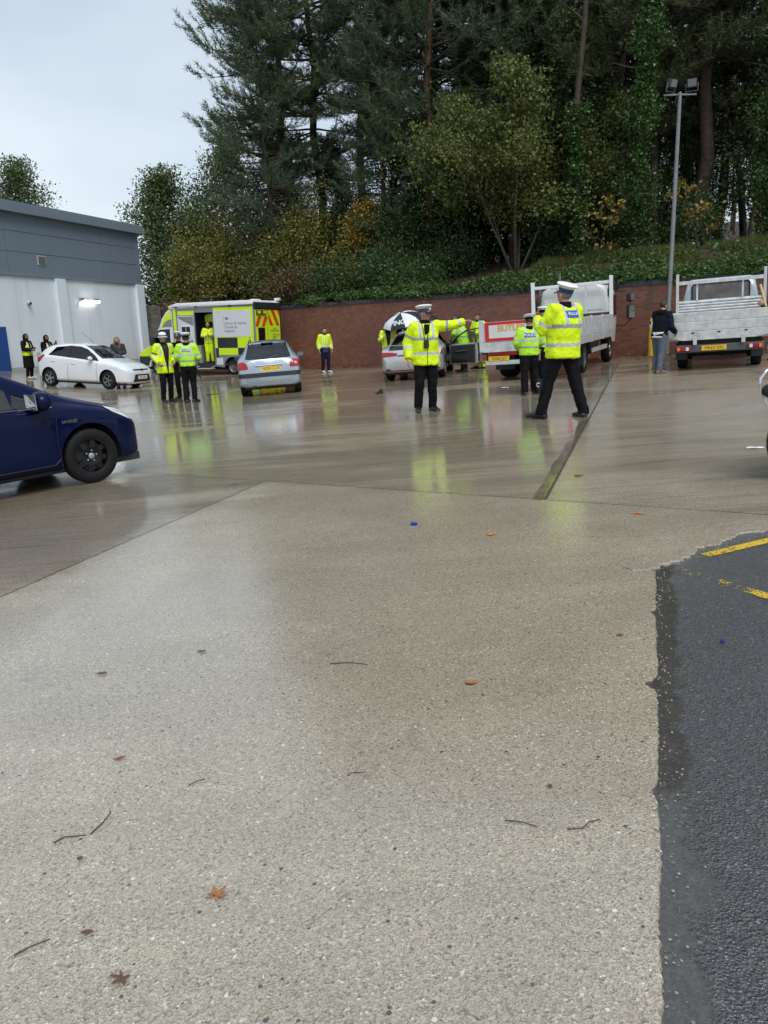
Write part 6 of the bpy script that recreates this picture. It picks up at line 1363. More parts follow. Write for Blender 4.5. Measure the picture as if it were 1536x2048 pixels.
    MB().tube([(1.8, -0.2, 1.03), (2.3, -0.5, 1.2), (2.8, -0.2, 1.25), (2.5, 0.2, 1.05)], 0.10, 10).build('load_sack', pm('white_sack', (0.5, 0.5, 0.48), 0.8), o, 60)
    MB().tube([(4.0, 0.05, ZB), (4.0, 0.05, 2.62)], 0.022, 8).build('steel_pole', M_GALV, o, 60)
lorry()

# ---------------------------------------------------------------- dropside pickup, right
M_PKS = pm('pickup_silver', (0.50, 0.56, 0.62), 0.3, 0.25, var=0.04, coat=0.6)
M_PKB = pm('bumper_grey', (0.085, 0.09, 0.10), 0.5, var=0.1)
def pickup():
    yaw = R(66.5); f = Vector((cos(yaw), sin(yaw))); c = Vector((7.72, 17.75))
    o = veh('dropside_pickup', 'silver cab pickup with a scuffed aluminium dropside bed at the right', c.x, c.y, yaw, cat='pickup')
    HW = 1.06; ZB = 0.88; L = 2.9
    MB().prism([(-HW, ZB-0.20), (HW, ZB-0.20), (HW, ZB), (-HW, ZB)], 0.0, L, 'YZ').build('deck', M_ALUW, o)
    lr = MB().prism([(-HW, ZB-0.14), (-HW*0.7, ZB-0.20), (HW*0.7, ZB-0.20), (HW, ZB-0.14), (HW, ZB), (-HW, ZB)], -0.07, -0.001, 'YZ').build('rear_sill', M_ALUW, o, bev=0.008)
    for y in (-0.5, 0.5): MB().bx(-0.09, -0.071, y-0.04, y+0.04, ZB-0.30, ZB-0.12).build('sill_bracket', M_ALU, lr)
    for y in (-0.55, 0.0, 0.55): MB().bx(-0.078, -0.071, y-0.03, y+0.03, ZB-0.05, ZB-0.02).build('catch', M_TRIM, lr)
    t1 = MB().bx(-0.06, -0.02, -HW+0.02, HW-0.02, ZB+0.006, ZB+0.205).build('tailboard_plank', M_ALUW, o, bev=0.01)
    t2 = MB().bx(-0.06, -0.02, -HW+0.02, HW-0.02, ZB+0.212, ZB+0.42).build('tailboard_plank', M_ALUW, o, bev=0.01)
    for s in (-1, 1):
        MB().bx(-0.05, 0.06, min(s*HW, s*(HW+0.05)), max(s*HW, s*(HW+0.05)), ZB-0.1, ZB+0.44).build('corner_post', M_ALU, o, bev=0.008)
        for z in (0.006, 0.212): MB().bx(0.06, L, min(s*(HW+0.03), s*(HW-0.0)), max(s*(HW+0.03), s*HW), ZB+z, ZB+z+0.2).build('dropside_plank', M_ALUW, o, bev=0.008)
    # headboard: corrugated sheet, frame
    mb = MB(); n = 6
    for k in range(n): mb = MB(); mb.tube([(L-0.02, -HW+0.06, ZB+0.30+k*0.07), (L-0.02, HW-0.06, ZB+0.30+k*0.07)], 0.036, 8).build('headboard_rib', M_ALUW, o, 60)
    MB().bx(L-0.01, L+0.01, -HW+0.06, HW-0.06, ZB, ZB+0.70).build('headboard_sheet', M_ALUW, o)
    for s in (-1, 1):
        MB().bx(L-0.10, L-0.02, min(s*HW, s*(HW-0.07)), max(s*HW, s*(HW-0.07)), ZB, 2.26).build('frame_post', M_ALU, o, bev=0.006)
    MB().bx(L-0.09, L-0.03, -HW+0.07, HW-0.07, 1.98, 2.07).build('frame_bar', M_ALUW, o, bev=0.006)
    for y in (-0.72, -0.40, 0.0, 0.40, 0.72, 0.98): MB().bx(L-0.07, L-0.05, y-0.008, y+0.008, 1.92, 1.98).build('rope_hook', M_TRIM, o)
    for y in (-0.52, 0.55): MB().bx(L-0.06, L-0.045, y-0.022, y+0.022, ZB+0.70, 1.98).build('window_bar', M_ALUW, o)
    # cab
    def ring(z, w, x0, x1, r=0.12, n=5):
        P = []
        for cx, cy, a0 in ((x1-r, w-r, 0), (x0+r, w-r, pi/2), (x0+r, -w+r, pi), (x1-r, -w+r, 3*pi/2)):
            for i in range(n): a = a0 + (pi/2)*i/(n-1); P.append((cx + r*cos(a), cy + r*sin(a), z))
        return P
    X = L+0.10
    MB().loft([ring(0.40, 0.93, X, X+2.2), ring(0.9, 0.95, X, X+2.25), ring(1.25, 0.94, X, X+1.9), ring(1.65, 0.88, X+0.03, X+1.45), ring(2.02, 0.80, X+0.07, X+1.1), ring(2.10, 0.72, X+0.14, X+1.0)]).build('cab', M_PKS, o, 50)
    rm = frame((X+0.028, 0, 1.72), (0, -1, 0), (0.12, 0, 1))
    def rrect(w, h, r, n=5): return [(sx*(w-r)+r*cos(a0+(pi/2)*i/(n-1)), sy*(h-r)+r*sin(a0+(pi/2)*i/(n-1))) for sx, sy, a0 in ((1, 1, 0), (-1, 1, pi/2), (-1, -1, pi), (1, -1, 3*pi/2)) for i in range(n)]
    MB().prism(rrect(0.70, 0.27, 0.09), 0.0, 0.03, 'XY').build('window_seal', M_INK, o, M=rm)
    MB().prism(rrect(0.655, 0.235, 0.07), 0.031, 0.034, 'XY').build('rear_window', pm('rear_glass', (0.11, 0.095, 0.085), 0.06, var=0.5, vscale=3.0, coat=0.5), o, M=rm)
    mirror_pair(o, X+1.2, 0.98, 1.22, M_INK, sc=1.5)
    # under the tail
    MB().bx(-0.02, 0.12, -0.93, 0.93, 0.40, 0.58).build('rear_bumper', M_PKB, o, bev=0.03)
    MB().bx(0.06, 0.16, -0.80, 0.80, 0.56, 0.70).build('rear_beam', M_INT, o)
    plate(o, frame((-0.035, 0.10, 0.495), (0, -1, 0), (0, 0, 1)), 'MK63 XKL')
    for s in (-1, 1):
        lm = MB().bx(-0.075, -0.021, min(s*0.58, s*0.90), max(s*0.58, s*0.90), 0.445, 0.545).build('tail_lamp', M_RED, o, bev=0.02)
        MB().bx(-0.079, -0.0755, min(s*0.82, s*0.88), max(s*0.82, s*0.88), 0.455, 0.535).build('indicator', M_AMB, lm)
        MB().bx(-0.079, -0.0755, min(s*0.63, s*0.69), max(s*0.63, s*0.69), 0.455, 0.535).build('reversing_lamp', M_WLAMP, lm)
        wheel(o, 0.95, s*0.80, 0.325, 0.22, s, 'cap', M_ALLOYD); wheel(o, 4.35, s*0.80, 0.325, 0.22, s, 'cap', M_ALLOYD)
        MB().bx(0.55, 0.565, min(s*0.68, s*0.93), max(s*0.68, s*0.93), 0.22, 0.62).build('mudflap', M_TRIM, o)
        MB().bx(0.1, 4.6, min(s*0.42, s*0.35), max(s*0.42, s*0.35), 0.44, 0.66).build('chassis_rail', M_INT, o)
        MB().bx(-0.05, -0.03, min(s*1.0, s*1.05), max(s*1.0, s*1.05), ZB-0.26, ZB-0.20).build('marker_lamp', M_RED, o)
    MB().tube([(0.95, -0.75, 0.325), (0.95, 0.75, 0.325)], 0.06, 8).build('axle', M_INT, o)
    bm_ = MB().tube([(0.9, -0.98, ZB+0.42), (1.35, -0.86, ZB+0.92)], 0.028, 8).build('broom_handle', pm('pale_wood', (0.48, 0.36, 0.17), 0.6), o, 60)
pickup()

# ---------------------------------------------------------------- motorcycle cut by the right edge
def motorcycle():
    o = thing('motorcycle', 'motorcycle at the right edge, only tyre, chrome bar and mirror in view', 'motorcycle', (3.33, 6.27, gz(3.33)), R(4)); o.scale = (1, 1, 1.06)
    # local x runs along the bike, front to -x (towards the frame)
    for x in (0.15, 1.50):
        MB().lathe([(0.22, -0.04), (0.28, -0.06), (0.305, -0.03), (0.31, 0), (0.305, 0.03), (0.28, 0.06), (0.22, 0.04), (0.22, -0.04)], 32, axis='Y', caps=False).build('wheel', M_TYRE, o, 50, M=Matrix.Translation((x-0.0, 0, 0.31)))
        MB().lathe([(0.225, -0.03), (0.21, 0.0), (0.225, 0.03)], 28, (x, 0, 0.31), 'Y', caps=False).build('rim', M_ALLOYD, o, 50)
    for x in (0.15, 1.50):
        for k in range(10):
            a = 2*pi*k/10; MB().tube([(x, 0, 0.31), (x+0.215*cos(a), 0, 0.31+0.215*sin(a))], 0.008, 5).build('spoke', M_ALLOYD, o)
        MB().lathe([(0.05, -0.06), (0.05, 0.06)], 14, (x, 0, 0.31), 'Y').build('hub', M_ALLOYD, o, 40)
        MB().lathe([(0.13, -0.075), (0.13, -0.07), (0.06, -0.07)], 20, (x, 0, 0.31), 'Y').build('brake_disc', M_ALLOY, o, 40)
    P_BK = pm('bike_paint', (0.10, 0.115, 0.13), 0.25, coat=0.8)
    for s in (-1, 1): MB().tube([(0.15, s*0.085, 0.31), (0.30, s*0.085, 0.72), (0.38, s*0.075, 0.98)], [0.026, 0.024, 0.020], 8).build('fork_leg', M_CHROME, o, 60)
    MB().loft([[(0.15+r*cos(a), y, 0.31+r*sin(a)) for r, y in ((0.345, -0.06), (0.365, 0.0), (0.345, 0.06), (0.335, 0.0))] for a in np.linspace(0.5, 2.3, 9)], closed=True).build('front_mudguard', P_BK, o, 60)
    MB().tube([(0.38, 0, 0.94), (0.55, 0, 0.62), (0.62, 0, 0.36), (0.95, 0, 0.30), (1.05, 0, 0.55), (0.95, 0, 0.74), (0.45, 0, 0.84)], 0.022, 8).build('frame', M_TRIM, o, 60)
    for s in (-1, 1):
        MB().tube([(0.98, s*0.11, 0.34), (1.50, s*0.11, 0.31)], 0.022, 8).build('swingarm', M_ALLOYD, o, 60); MB().tube([(1.34, s*0.13, 0.33), (1.22, s*0.13, 0.70)], 0.026, 8).build('shock_absorber', M_CHROME, o, 60)
        pn = MB().box((1.42, s*0.30, 0.68), (0.50, 0.22, 0.36)).build('pannier', P_BK, o, bev=0.06); MB().box((1.42, s*0.412, 0.66), (0.40, 0.006, 0.08)).build('pannier_stripe', M_HVY, pn)
        MB().tube([(0.62, s*0.16, 0.26), (0.95, s*0.19, 0.22), (1.62, s*0.20, 0.30)], [0.022, 0.03, 0.048], 10).build('exhaust', M_CHROME, o, 60)
        cy = MB().lathe([(0.085, 0.10), (0.085, 0.28), (0.07, 0.30)], 16, (0.66, 0, 0.42) if s > 0 else (0.66, 0, 0.42), 'Y'); cy.v = [(p[0], s*p[1], p[2]) for p in cy.v]; cy.build('cylinder_head', M_ALLOYD, o, 40)
    MB().loft([[(x, w*cos(a), z+h*sin(a)) for a in np.linspace(0, 2*pi, 14, endpoint=False)] for x, w, z, h in ((0.38, 0.06, 0.86, 0.05), (0.50, 0.15, 0.86, 0.12), (0.72, 0.17, 0.85, 0.13), (0.90, 0.11, 0.80, 0.08), (0.95, 0.07, 0.78, 0.05))]).build('fuel_tank', P_BK, o, 60)
    MB().loft([[(x, w*cos(a), z+h*sin(a)) for a in np.linspace(0, 2*pi, 12, endpoint=False)] for x, w, z, h in ((0.88, 0.10, 0.79, 0.04), (1.05, 0.15, 0.78, 0.055), (1.30, 0.15, 0.84, 0.055), (1.60, 0.12, 0.86, 0.045), (1.70, 0.06, 0.86, 0.03))]).build('seat', M_INT, o, 60)
    MB().loft([[(x, w*cos(a), z+h*sin(a)) for a in np.linspace(0, 2*pi, 12, endpoint=False)] for x, w, z, h in ((0.10, 0.05, 0.92, 0.06), (0.16, 0.16, 0.93, 0.13), (0.30, 0.22, 0.92, 0.17), (0.44, 0.20, 0.88, 0.12))]).build('fairing', P_BK, o, 60)
    MB().lathe([(0.10, -0.02), (0.10, 0.02), (0.07, 0.03)], 18, axis='X').build('headlamp', M_WLAMP, o, 40, M=Matrix.Translation((0.10, 0, 0.92)))
    MB().box((0.70, 0, 0.42), (0.36, 0.24, 0.30)).build('engine', M_TRIM, o, bev=0.06)
    MB().tube([(0.75, 0.16, 0.30), (0.85, 0.34, 0.01)], 0.012, 6).build('side_stand', M_TRIM, o)
    bar = MB().tube([(0.22, -0.10, 0.40), (-0.06, -0.13, 0.46), (-0.27, -0.14, 0.60), (-0.335, -0.14, 0.68), (-0.345, -0.14, 0.80), (-0.30, -0.14, 0.86), (-0.24, -0.14, 0.85), (-0.21, -0.14, 0.76), (-0.05, -0.10, 0.66), (0.2, -0.08, 0.70)], 0.013, 8).build('front_bar', M_CHROME, o, 60)
    lamp = MB().lathe([(0.002, -0.05), (0.050, -0.045), (0.056, -0.02), (0.045, 0.03), (0.02, 0.05)], 20, axis='Y', caps=False).build('auxiliary_lamp', M_INK, o, 50, M=Matrix.Translation((-0.275, -0.16, 0.71)) @ Matrix.Rotation(R(15), 4, 'Z'))
    MB().lathe([(0.018, -0.053), (0.002, -0.055)], 14, axis='Y').build('lamp_centre', M_ALLOYD, lamp)
    MB().tube([(0.46, -0.36, 1.02), (0.40, -0.15, 1.04), (0.40, 0.15, 1.04), (0.46, 0.36, 1.02)], 0.014, 8).build('handlebar', M_INK, o, 60)
    mr = MB().tube([(0.41, -0.20, 1.03), (-0.14, -0.16, 1.02)], 0.008, 6).build('mirror_stalk', M_INK, o)
    MB().ell((-0.225, -0.16, 1.04), (0.105, 0.04, 0.075), 16, 10, Matrix.Rotation(R(-25), 3, 'Y')).build('mirror_head', pm('mirror_shell', (0.16, 0.18, 0.20), 0.35), mr, 180)
    MB().ell((-0.20, -0.19, 0.955), (0.05, 0.02, 0.07), 12, 8).build('indicator', M_WHT, mr, 180)
    MB().box((0.30, 0, 1.16), (0.012, 0.34, 0.34), Matrix.Rotation(R(28), 3, 'Y')).build('windscreen', G_CAR, o)
motorcycle()
# ================================================================ people
M_SKIN = pm('skin', (0.46, 0.27, 0.20), 0.5, var=0.12, vscale=9)
M_SKIN2 = pm('skin_ruddy', (0.50, 0.25, 0.19), 0.5, var=0.15, vscale=9)
M_SKIN3 = pm('skin_dark', (0.17, 0.09, 0.065), 0.5, var=0.12, vscale=9)
M_BLKC = pm('black_cloth', (0.007, 0.007, 0.009), 0.8, var=0.3, vscale=12, spec=0.12)
M_NAVY = pm('navy_cloth', (0.008, 0.011, 0.028), 0.8, var=0.25, vscale=12, spec=0.12)
M_BLUEC = pm('blue_jumper', (0.02, 0.03, 0.11), 0.75, var=0.25, vscale=12)
M_JEAN = pm('grey_jeans', (0.085, 0.105, 0.14), 0.8, var=0.25, vscale=14)
M_BOOT = pm('black_boot', (0.010, 0.010, 0.011), 0.35, var=0.2)
M_BEIGE = pm('beige_boot', (0.20, 0.165, 0.12), 0.7, var=0.2)
M_TRAIN = pm('trainer_white', (0.5, 0.5, 0.48), 0.6)
M_CAPW = pm('white_cap', (0.74, 0.75, 0.74), 0.5, var=0.05)
M_CAPB = pm('blue_cap_band', (0.015, 0.04, 0.17), 0.5)
M_HAIR = pm('dark_hair', (0.018, 0.013, 0.011), 0.6, var=0.3, vscale=40)
M_HAIRG = pm('grey_hair', (0.16, 0.15, 0.145), 0.6, var=0.3, vscale=40)
M_HAIRB = pm('light_brown_hair', (0.19, 0.11, 0.065), 0.55, var=0.4, vscale=40)
M_PBLUE = pm('police_blue', (0.02, 0.10, 0.42), 0.35)
M_RTEXT = pm('reflective_text', (0.75, 0.77, 0.78), 0.35)
M_LIP = pm('lip', (0.30, 0.10, 0.085), 0.5)
def hv_mat(name, base, bands=(), sleeve=False, braces=None, opening=0.0, dark=None):
    """fluorescent cloth with reflective and chequered tape. bands: (lo, hi, kind) along the torso height or the sleeve"""
    if name in MATS: return MATS[name]
    m = bpy.data.materials.new(name); m.use_nodes = True; t = NT(m); p = t.p
    a = t.n('ShaderNodeAttribute', attribute_name='sp' if sleeve else 'tp'); s = t.n('ShaderNodeSeparateXYZ'); t.l(a.outputs['Vector'], s.inputs[0])
    along = s.outputs[0] if sleeve else s.outputs[2]
    ang = t.math('ARCTAN2', s.outputs[1], s.outputs[2]) if sleeve else t.math('ARCTAN2', s.outputs[0], s.outputs[1])
    n = t.noise(t.obj(), 7, 4, 0.6)
    col = t.mix(n, tuple(c*0.82 for c in base), base)
    def rng(v, lo, hi): return t.math('MULTIPLY', t.math('GREATER_THAN', v, lo), t.math('LESS_THAN', v, hi))
    R_ = (0.50, 0.53, 0.54)
    if braces:
        ax = t.math('ABSOLUTE', s.outputs[0]); col = t.mix(t.math('MULTIPLY', rng(ax, braces[0], braces[1]), t.math('GREATER_THAN', along, braces[2])), col, R_)
    for lo, hi, kind in bands:
        k = rng(along, lo, hi)
        if kind == 'silver': col = t.mix(k, col, R_)
        elif kind == 'blue': col = t.mix(k, col, (0.02, 0.06, 0.16))
        else:
            u = t.math('FLOOR', t.math('MULTIPLY', ang, 0.075/0.0135 if sleeve else 0.21/0.0155)); w = t.math('FLOOR', t.math('DIVIDE', t.math('SUBTRACT', along, lo), (hi-lo)/3))
            ck = t.math('GREATER_THAN', t.math('FLOORED_MODULO', t.math('ADD', u, w), 2.0), 0.5)
            col = t.mix(k, col, t.mix(ck, (0.58, 0.62, 0.62), (0.014, 0.030, 0.085)))
    if opening and not sleeve:
        k = t.math('MULTIPLY', t.math('LESS_THAN', t.math('ABSOLUTE', s.outputs[0]), t.math('MULTIPLY', t.step(along, 0.5, 1.7), opening*1.3)) if opening > 0.02 else t.math('LESS_THAN', t.math('ABSOLUTE', s.outputs[0]), opening), t.math('GREATER_THAN', s.outputs[1], 0.0))
        col = t.mix(k, col, (0.012, 0.012, 0.014))
    if dark is not None: col = t.mix(t.math('LESS_THAN', along, dark[0]), col, dark[1])
    t.l(col, p.inputs['Base Color']); p.inputs['Roughness'].default_value = 0.55; p.inputs['Specular IOR Level'].default_value = 0.3
    t.l(t.bump(t.math('ADD', t.noise(t.obj((1, 1, 0.55)), 13, 3, 0.55, 1.2), t.math('MULTIPLY', t.noise(t.obj((1, 1, 1.6), rot=(0.5, 0.3, 0)), 26, 2, 0.5, 1.5), 0.4)), 0.6, 0.025), p.inputs['Normal'])
    MATS[name] = m; return m
HV = (0.74, 0.98, 0.012); HVG = (0.50, 0.95, 0.04)

def remeshed(mb, voxel, smooth=5):
    me = bpy.data.meshes.new('tmp'); me.from_pydata([tuple(v) for v in mb.v], [], mb.f)
    b = bmesh.new(); b.from_mesh(me); bmesh.ops.recalc_face_normals(b, faces=b.faces); b.to_mesh(me); b.free()
    o = bpy.data.objects.new('tmp', me); COL.objects.link(o)
    r = o.modifiers.new('r', 'REMESH'); r.mode = 'VOXEL'; r.voxel_size = voxel
    s = o.modifiers.new('s', 'SMOOTH'); s.factor = 0.5; s.iterations = smooth
    out = bpy.data.meshes.new_from_object(o.evaluated_get(bpy.context.evaluated_depsgraph_get()))
    bpy.data.objects.remove(o); bpy.data.meshes.remove(me); return out
def wrinkle(me, amp, sc, seed, zs=0.6):
    n = len(me.vertices); co = np.empty(n*3); me.vertices.foreach_get('co', co); co = co.reshape(-1, 3); no = np.empty(n*3); me.vertices.foreach_get('normal', no); no = no.reshape(-1, 3)
    d = np.array([noise.noise((p[0]*sc + seed, p[1]*sc, p[2]*sc*zs + 0.7*noise.noise((p[0]*4, p[1]*4, p[2]*4+seed)))) + 0.5*noise.noise((p[0]*sc*2.3, p[1]*sc*2.3 + seed, p[2]*sc*2.6*zs)) for p in co])
    co += no*(d*amp)[:, None]; me.vertices.foreach_set('co', co.ravel()); me.update(); return co
def ering(c, a, b, z, n=20, e=2.3, tilt=None):
    P = []
    for i in range(n):
        t = 2*pi*i/n; ct, st = cos(t), sin(t); P.append(Vector((c[0] + a*math.copysign(abs(ct)**(2/e), ct), c[1] + b*math.copysign(abs(st)**(2/e), st), z)))
    return P
def head_pts(off=0.0, nu=22, nv=18):
    V = []
    for j in range(nv+1):
        ph = pi*j/nv - pi/2
        for i in range(nu):
            th = 2*pi*i/nu; d = Vector((cos(ph)*sin(th), cos(ph)*cos(th), sin(ph)))
            p = Vector((d.x*(0.076+off), d.y*(0.097+off), d.z*(0.118+off)))
            if p.z < 0:
                k = min(1, -p.z/0.118); p.x *= 1-0.26*k**1.4; p.y = p.y*(1-0.18*k) + 0.018*k
            if off == 0:
                p.y += 0.026*math.exp(-((d.x/0.16)**2 + ((d.z+0.12)/0.20)**2))*(d.y > 0)
                p.y -= 0.010*math.exp(-(((abs(d.x)-0.36)/0.16)**2 + ((d.z-0.10)/0.12)**2))*(d.y > 0)
                p.y += 0.010*math.exp(-((d.x/0.4)**2 + ((d.z+0.85)/0.16)**2))*(d.y > 0)
            V.append(p)
    F = [(j*nu+i, j*nu+(i+1) % nu, (j+1)*nu+(i+1) % nu, (j+1)*nu+i) for j in range(nv) for i in range(nu)]
    return V, F
def hand(mb, wrist, d, palm, side, pose='relaxed', sc=1.0):
    """d: direction of the hand, palm: direction the palm faces, side: +1 when the thumb lies towards palm x d"""
    d = Vector(d).normalized(); pn = Vector(palm); pn = (pn - d*pn.dot(d)).normalized(); ac = pn.cross(d)*side     # ac points to the thumb side
    w = Vector(wrist); k = sc
    rings = []
    for u, a, b in ((-0.02, 0.028, 0.022), (0.02, 0.034, 0.018), (0.06, 0.042, 0.016), (0.09, 0.041, 0.013)):
        rings.append([w + d*u*k + ac*a*k*cos(t) + pn*b*k*sin(t) for t in np.linspace(0, 2*pi, 10, endpoint=False)])
    mb.loft(rings)
    curl = {'relaxed': (0.30, 0.45, 0.4), 'point': (1.35, 1.5, 1.0), 'grip': (0.9, 1.1, 0.7)}[pose]
    for q, (off, L) in enumerate(((0.030, 0.072), (0.010, 0.080), (-0.011, 0.074), (-0.031, 0.058))):
        c = curl if not (pose == 'point' and q == 0) else (0.02, 0.03, 0.02)
        p = w + d*0.085*k + ac*off*k; a = 0; pts = [p]
        for s, cu in zip((0.45, 0.32, 0.23), c):
            a += cu; p = p + (d*cos(a) + pn*sin(a))*L*s*k; pts.append(p)
        mb.tube(pts, [0.0095*k, 0.009*k, 0.008*k, 0.0065*k], 7)
    a = 0.75 if pose != 'point' else 0.55
    p = w + d*0.02*k + ac*0.030*k; p1 = p + (d*cos(a) + ac*sin(a) + pn*0.35).normalized()*0.045*k; p2 = p1 + (d*0.9 + ac*0.25 + pn*0.35).normalized()*0.034*k
    mb.tube([p, p1, p2], [0.012*k, 0.0105*k, 0.008*k], 7)

def person(name, label, x, y, yaw, H, pose=None, top=None, legs=None, head=None, group=None, z=None, voxel=0.022, seed=1, boots=None, fat=1.0):
    """faces local +y; H is bare height. pose: joint positions for a 1.75 m figure"""
    ps = dict(foot_l=(-0.11, 0.0, 0), foot_r=(0.11, 0.0, 0), el=(-0.27*fat**0.5, -0.03, 1.15), er=(0.27*fat**0.5, -0.03, 1.15), wl=(-0.275*fat**0.5, 0.06, 0.90), wr=(0.275*fat**0.5, 0.06, 0.90), lean=(0, 0), hyaw=0, htilt=0, hroll=0,
              hl='relaxed', hr='relaxed', pl=(1, 0.1, 0), pr=(-1, 0.1, 0), fyl=-8, fyr=8, dl=None, dr=None)
    ps.update(pose or {}); k = H/1.75
    o = thing(name, label, 'person', (x, y, gz(x) if z is None else z), yaw - pi/2, group); o.scale = (k, k, k)
    lx, ly = ps['lean']
    def L(p):     # torso points move with the lean
        u = max(0, (p[2]-0.9)/0.6); return Vector((p[0]+lx*u, p[1]+ly*u, p[2]))
    head = head or {}; top = top or {}; legs = legs or {}
    skin = head.get('skin', M_SKIN)
    SL, SR = L((-0.185*fat**0.6, 0, 1.425)), L((0.185*fat**0.6, 0, 1.425)); el, er, wl, wr = [Vector(ps[q]) for q in ('el', 'er', 'wl', 'wr')]
    hips = {-1: Vector((-0.095, 0, 0.93)), 1: Vector((0.095, 0, 0.93))}
    feet = {-1: Vector(ps['foot_l']), 1: Vector(ps['foot_r'])}
    ank = {s: feet[s] + Vector((0, -0.03, 0.09)) for s in feet}; kn = {}
    for s in feet:
        m = hips[s].lerp(ank[s], 0.5); d = (hips[s]-ank[s]).length; m += Vector((0, 0.5*sqrt(max(0, 0.845**2-d*d)) + 0.015, 0)); kn[s] = m
    HC = L((0, 0.02, 1.632)); HM = Matrix.Translation(HC) @ Matrix.Rotation(R(ps['hyaw']), 4, 'Z') @ Matrix.Rotation(R(ps['htilt']), 4, 'X') @ Matrix.Rotation(R(ps['hroll']), 4, 'Y')
    # ---- body, one mesh
    b = MB()
    b.loft([ering((0, 0), 0.15, 0.11, 0.86), ering((0, 0), 0.135, 0.10, 1.02), ering(L((0, 0, 1.25)), 0.15, 0.11, 1.25), ering(L((0, 0, 1.40)), 0.15, 0.09, 1.40), ering(L((0, 0, 1.46)), 0.07, 0.065, 1.46)])
    b.tube([L((0, -0.01, 1.42)), L((0, 0.0, 1.50)), HC + Vector((0, -0.01, -0.06))], [0.066, 0.058, 0.056], 12)
    for s, (S_, e, w) in ((-1, (SL, el, wl)), (1, (SR, er, wr))): b.tube([S_, S_.lerp(e, 0.5), e, e.lerp(w, 0.4), w], [0.05, 0.046, 0.04, 0.038, 0.027], 8)
    for s in feet: b.tube([hips[s], hips[s].lerp(kn[s], 0.5), kn[s], kn[s].lerp(ank[s], 0.4), ank[s]], [0.085, 0.075, 0.055, 0.05, 0.035], 8)
    V, F = head_pts(); b.add([HM @ v for v in V], F)
    for s in (-1, 1): b.ell(HM @ Vector((s*0.077, -0.008, -0.012)), (0.014, 0.026, 0.034), 8, 6)
    hand(b, wl, ps['dl'] or (wl-el), ps['pl'], -1, ps['hl']); hand(b, wr, ps['dr'] or (wr-er), ps['pr'], 1, ps['hr'])
    body = b.build('body', skin, o, 60, fixn=True)
    for s in (-1, 1): MB().ell(HM @ Vector((s*0.030, 0.080, 0.014)), (0.011, 0.008, 0.006), 8, 6).build('eye', M_INK, o, 180)
    MB().ell(HM @ Vector((0, 0.088, -0.056)), (0.023, 0.010, 0.006), 10, 6).build('mouth', M_LIP, o, 180)
    # ---- trousers
    lm = legs.get('mat', M_BLKC); lo = legs.get('loose', 1.0); t = MB()
    t.loft([ering((0, 0), 0.13, 0.11, 0.80), ering((0, 0), 0.165*fat**0.5, 0.13*fat**0.7, 0.90), ering((0, 0), 0.145*fat**0.5, 0.115*fat**0.7, 0.97)])
    for s in feet: t.tube([hips[s]+Vector((0, 0, 0.02)), hips[s].lerp(kn[s], 0.45), kn[s], kn[s].lerp(ank[s], 0.45), ank[s]+Vector((0, 0.0, 0.01)), ank[s]+Vector((0, 0.0, -0.045))], [0.115*fat**0.4, 0.098*lo, 0.078*lo, 0.073*lo, 0.068*lo, 0.070*lo], 14)
    me = remeshed(t, voxel); wrinkle(me, 0.011, 15, seed, 0.8); me.materials.append(lm); mkobj('trousers', me, o, 180)
    # ---- boots
    bmat = boots or M_BOOT
    for s, fy in ((-1, ps['fyl']), (1, ps['fyr'])):
        A = Matrix.Translation(feet[s]) @ Matrix.Rotation(R(-fy), 4, 'Z')
        rings = []
        for yy, w, h in ((-0.105, 0.034, 0.06), (-0.085, 0.048, 0.09), (-0.02, 0.050, 0.10), (0.06, 0.052, 0.086), (0.13, 0.057, 0.070), (0.19, 0.052, 0.056), (0.225, 0.030, 0.036)):
            rings.append([A @ Vector((w*cos(a), yy, max(0.0, 0.5*h + 0.5*h*sin(a)*1.0) if sin(a) > -0.6 else 0.0)) for a in np.linspace(0, 2*pi, 12, endpoint=False)])
        bb = MB().loft(rings); bb.tube([A @ Vector((0, -0.035, 0.05)), A @ Vector((0, -0.035, 0.14))], [0.046, 0.044], 10)
        bb.build('boot' if bmat is not M_TRAIN else 'shoe', bmat, o, 60)
    # ---- jacket
    if top:
        hem = top.get('hem', 0.80); w = top.get('w', 0.20)*fat**0.6; dp = top.get('d', 0.145)*fat**0.85; j = MB(); fl = top.get('flare', 1.04); sr = top.get('sleeve_r', 1.0)
        zz = [hem, hem+0.5*(1.0-hem) if hem < 0.9 else 0.95, 1.02, 1.15, 1.28, 1.38, 1.44, 1.475]
        aa = [w*fl, w*(1+fl)/2, w, w*1.0, w*1.02, w*0.96, w*0.66, 0.085]; bb = [dp*fl, dp*(1+fl)/2, dp, dp*1.02, dp*1.0, dp*0.84, dp*0.62, 0.078]
        j.loft([ering(L((0, 0, z_)), a_, b_, z_) for z_, a_, b_ in zip(zz, aa, bb)])
        arms = []
        for S_, e, q in ((SL, el, wl), (SR, er, wr)):
            i_ = S_.lerp(L((0, 0, 1.40)), 0.45); qq = q + (e-q).normalized()*0.01
            j.tube([i_, S_, S_.lerp(e, 0.35), e, e.lerp(q, 0.5), qq], [0.095*sr, 0.098*sr, 0.090*sr, 0.080*sr, 0.072*sr, 0.062*sr], 14); arms.append((S_, e, q))
        if top.get('sleeveless'): j = MB(); j.loft([ering(L((0, 0, z_)), a_, b_, z_) for z_, a_, b_ in zip(zz, [q*1.05 for q in aa], [q*1.05 for q in bb])])
        me = remeshed(j, voxel*0.92, 4); co = wrinkle(me, top.get('wr', 0.011), 12, seed+7, 0.7)
        n = len(co); tp = co.copy(); u = np.clip((co[:, 2]-0.9)/0.6, 0, None); tp[:, 0] -= lx*u; tp[:, 1] -= ly*u
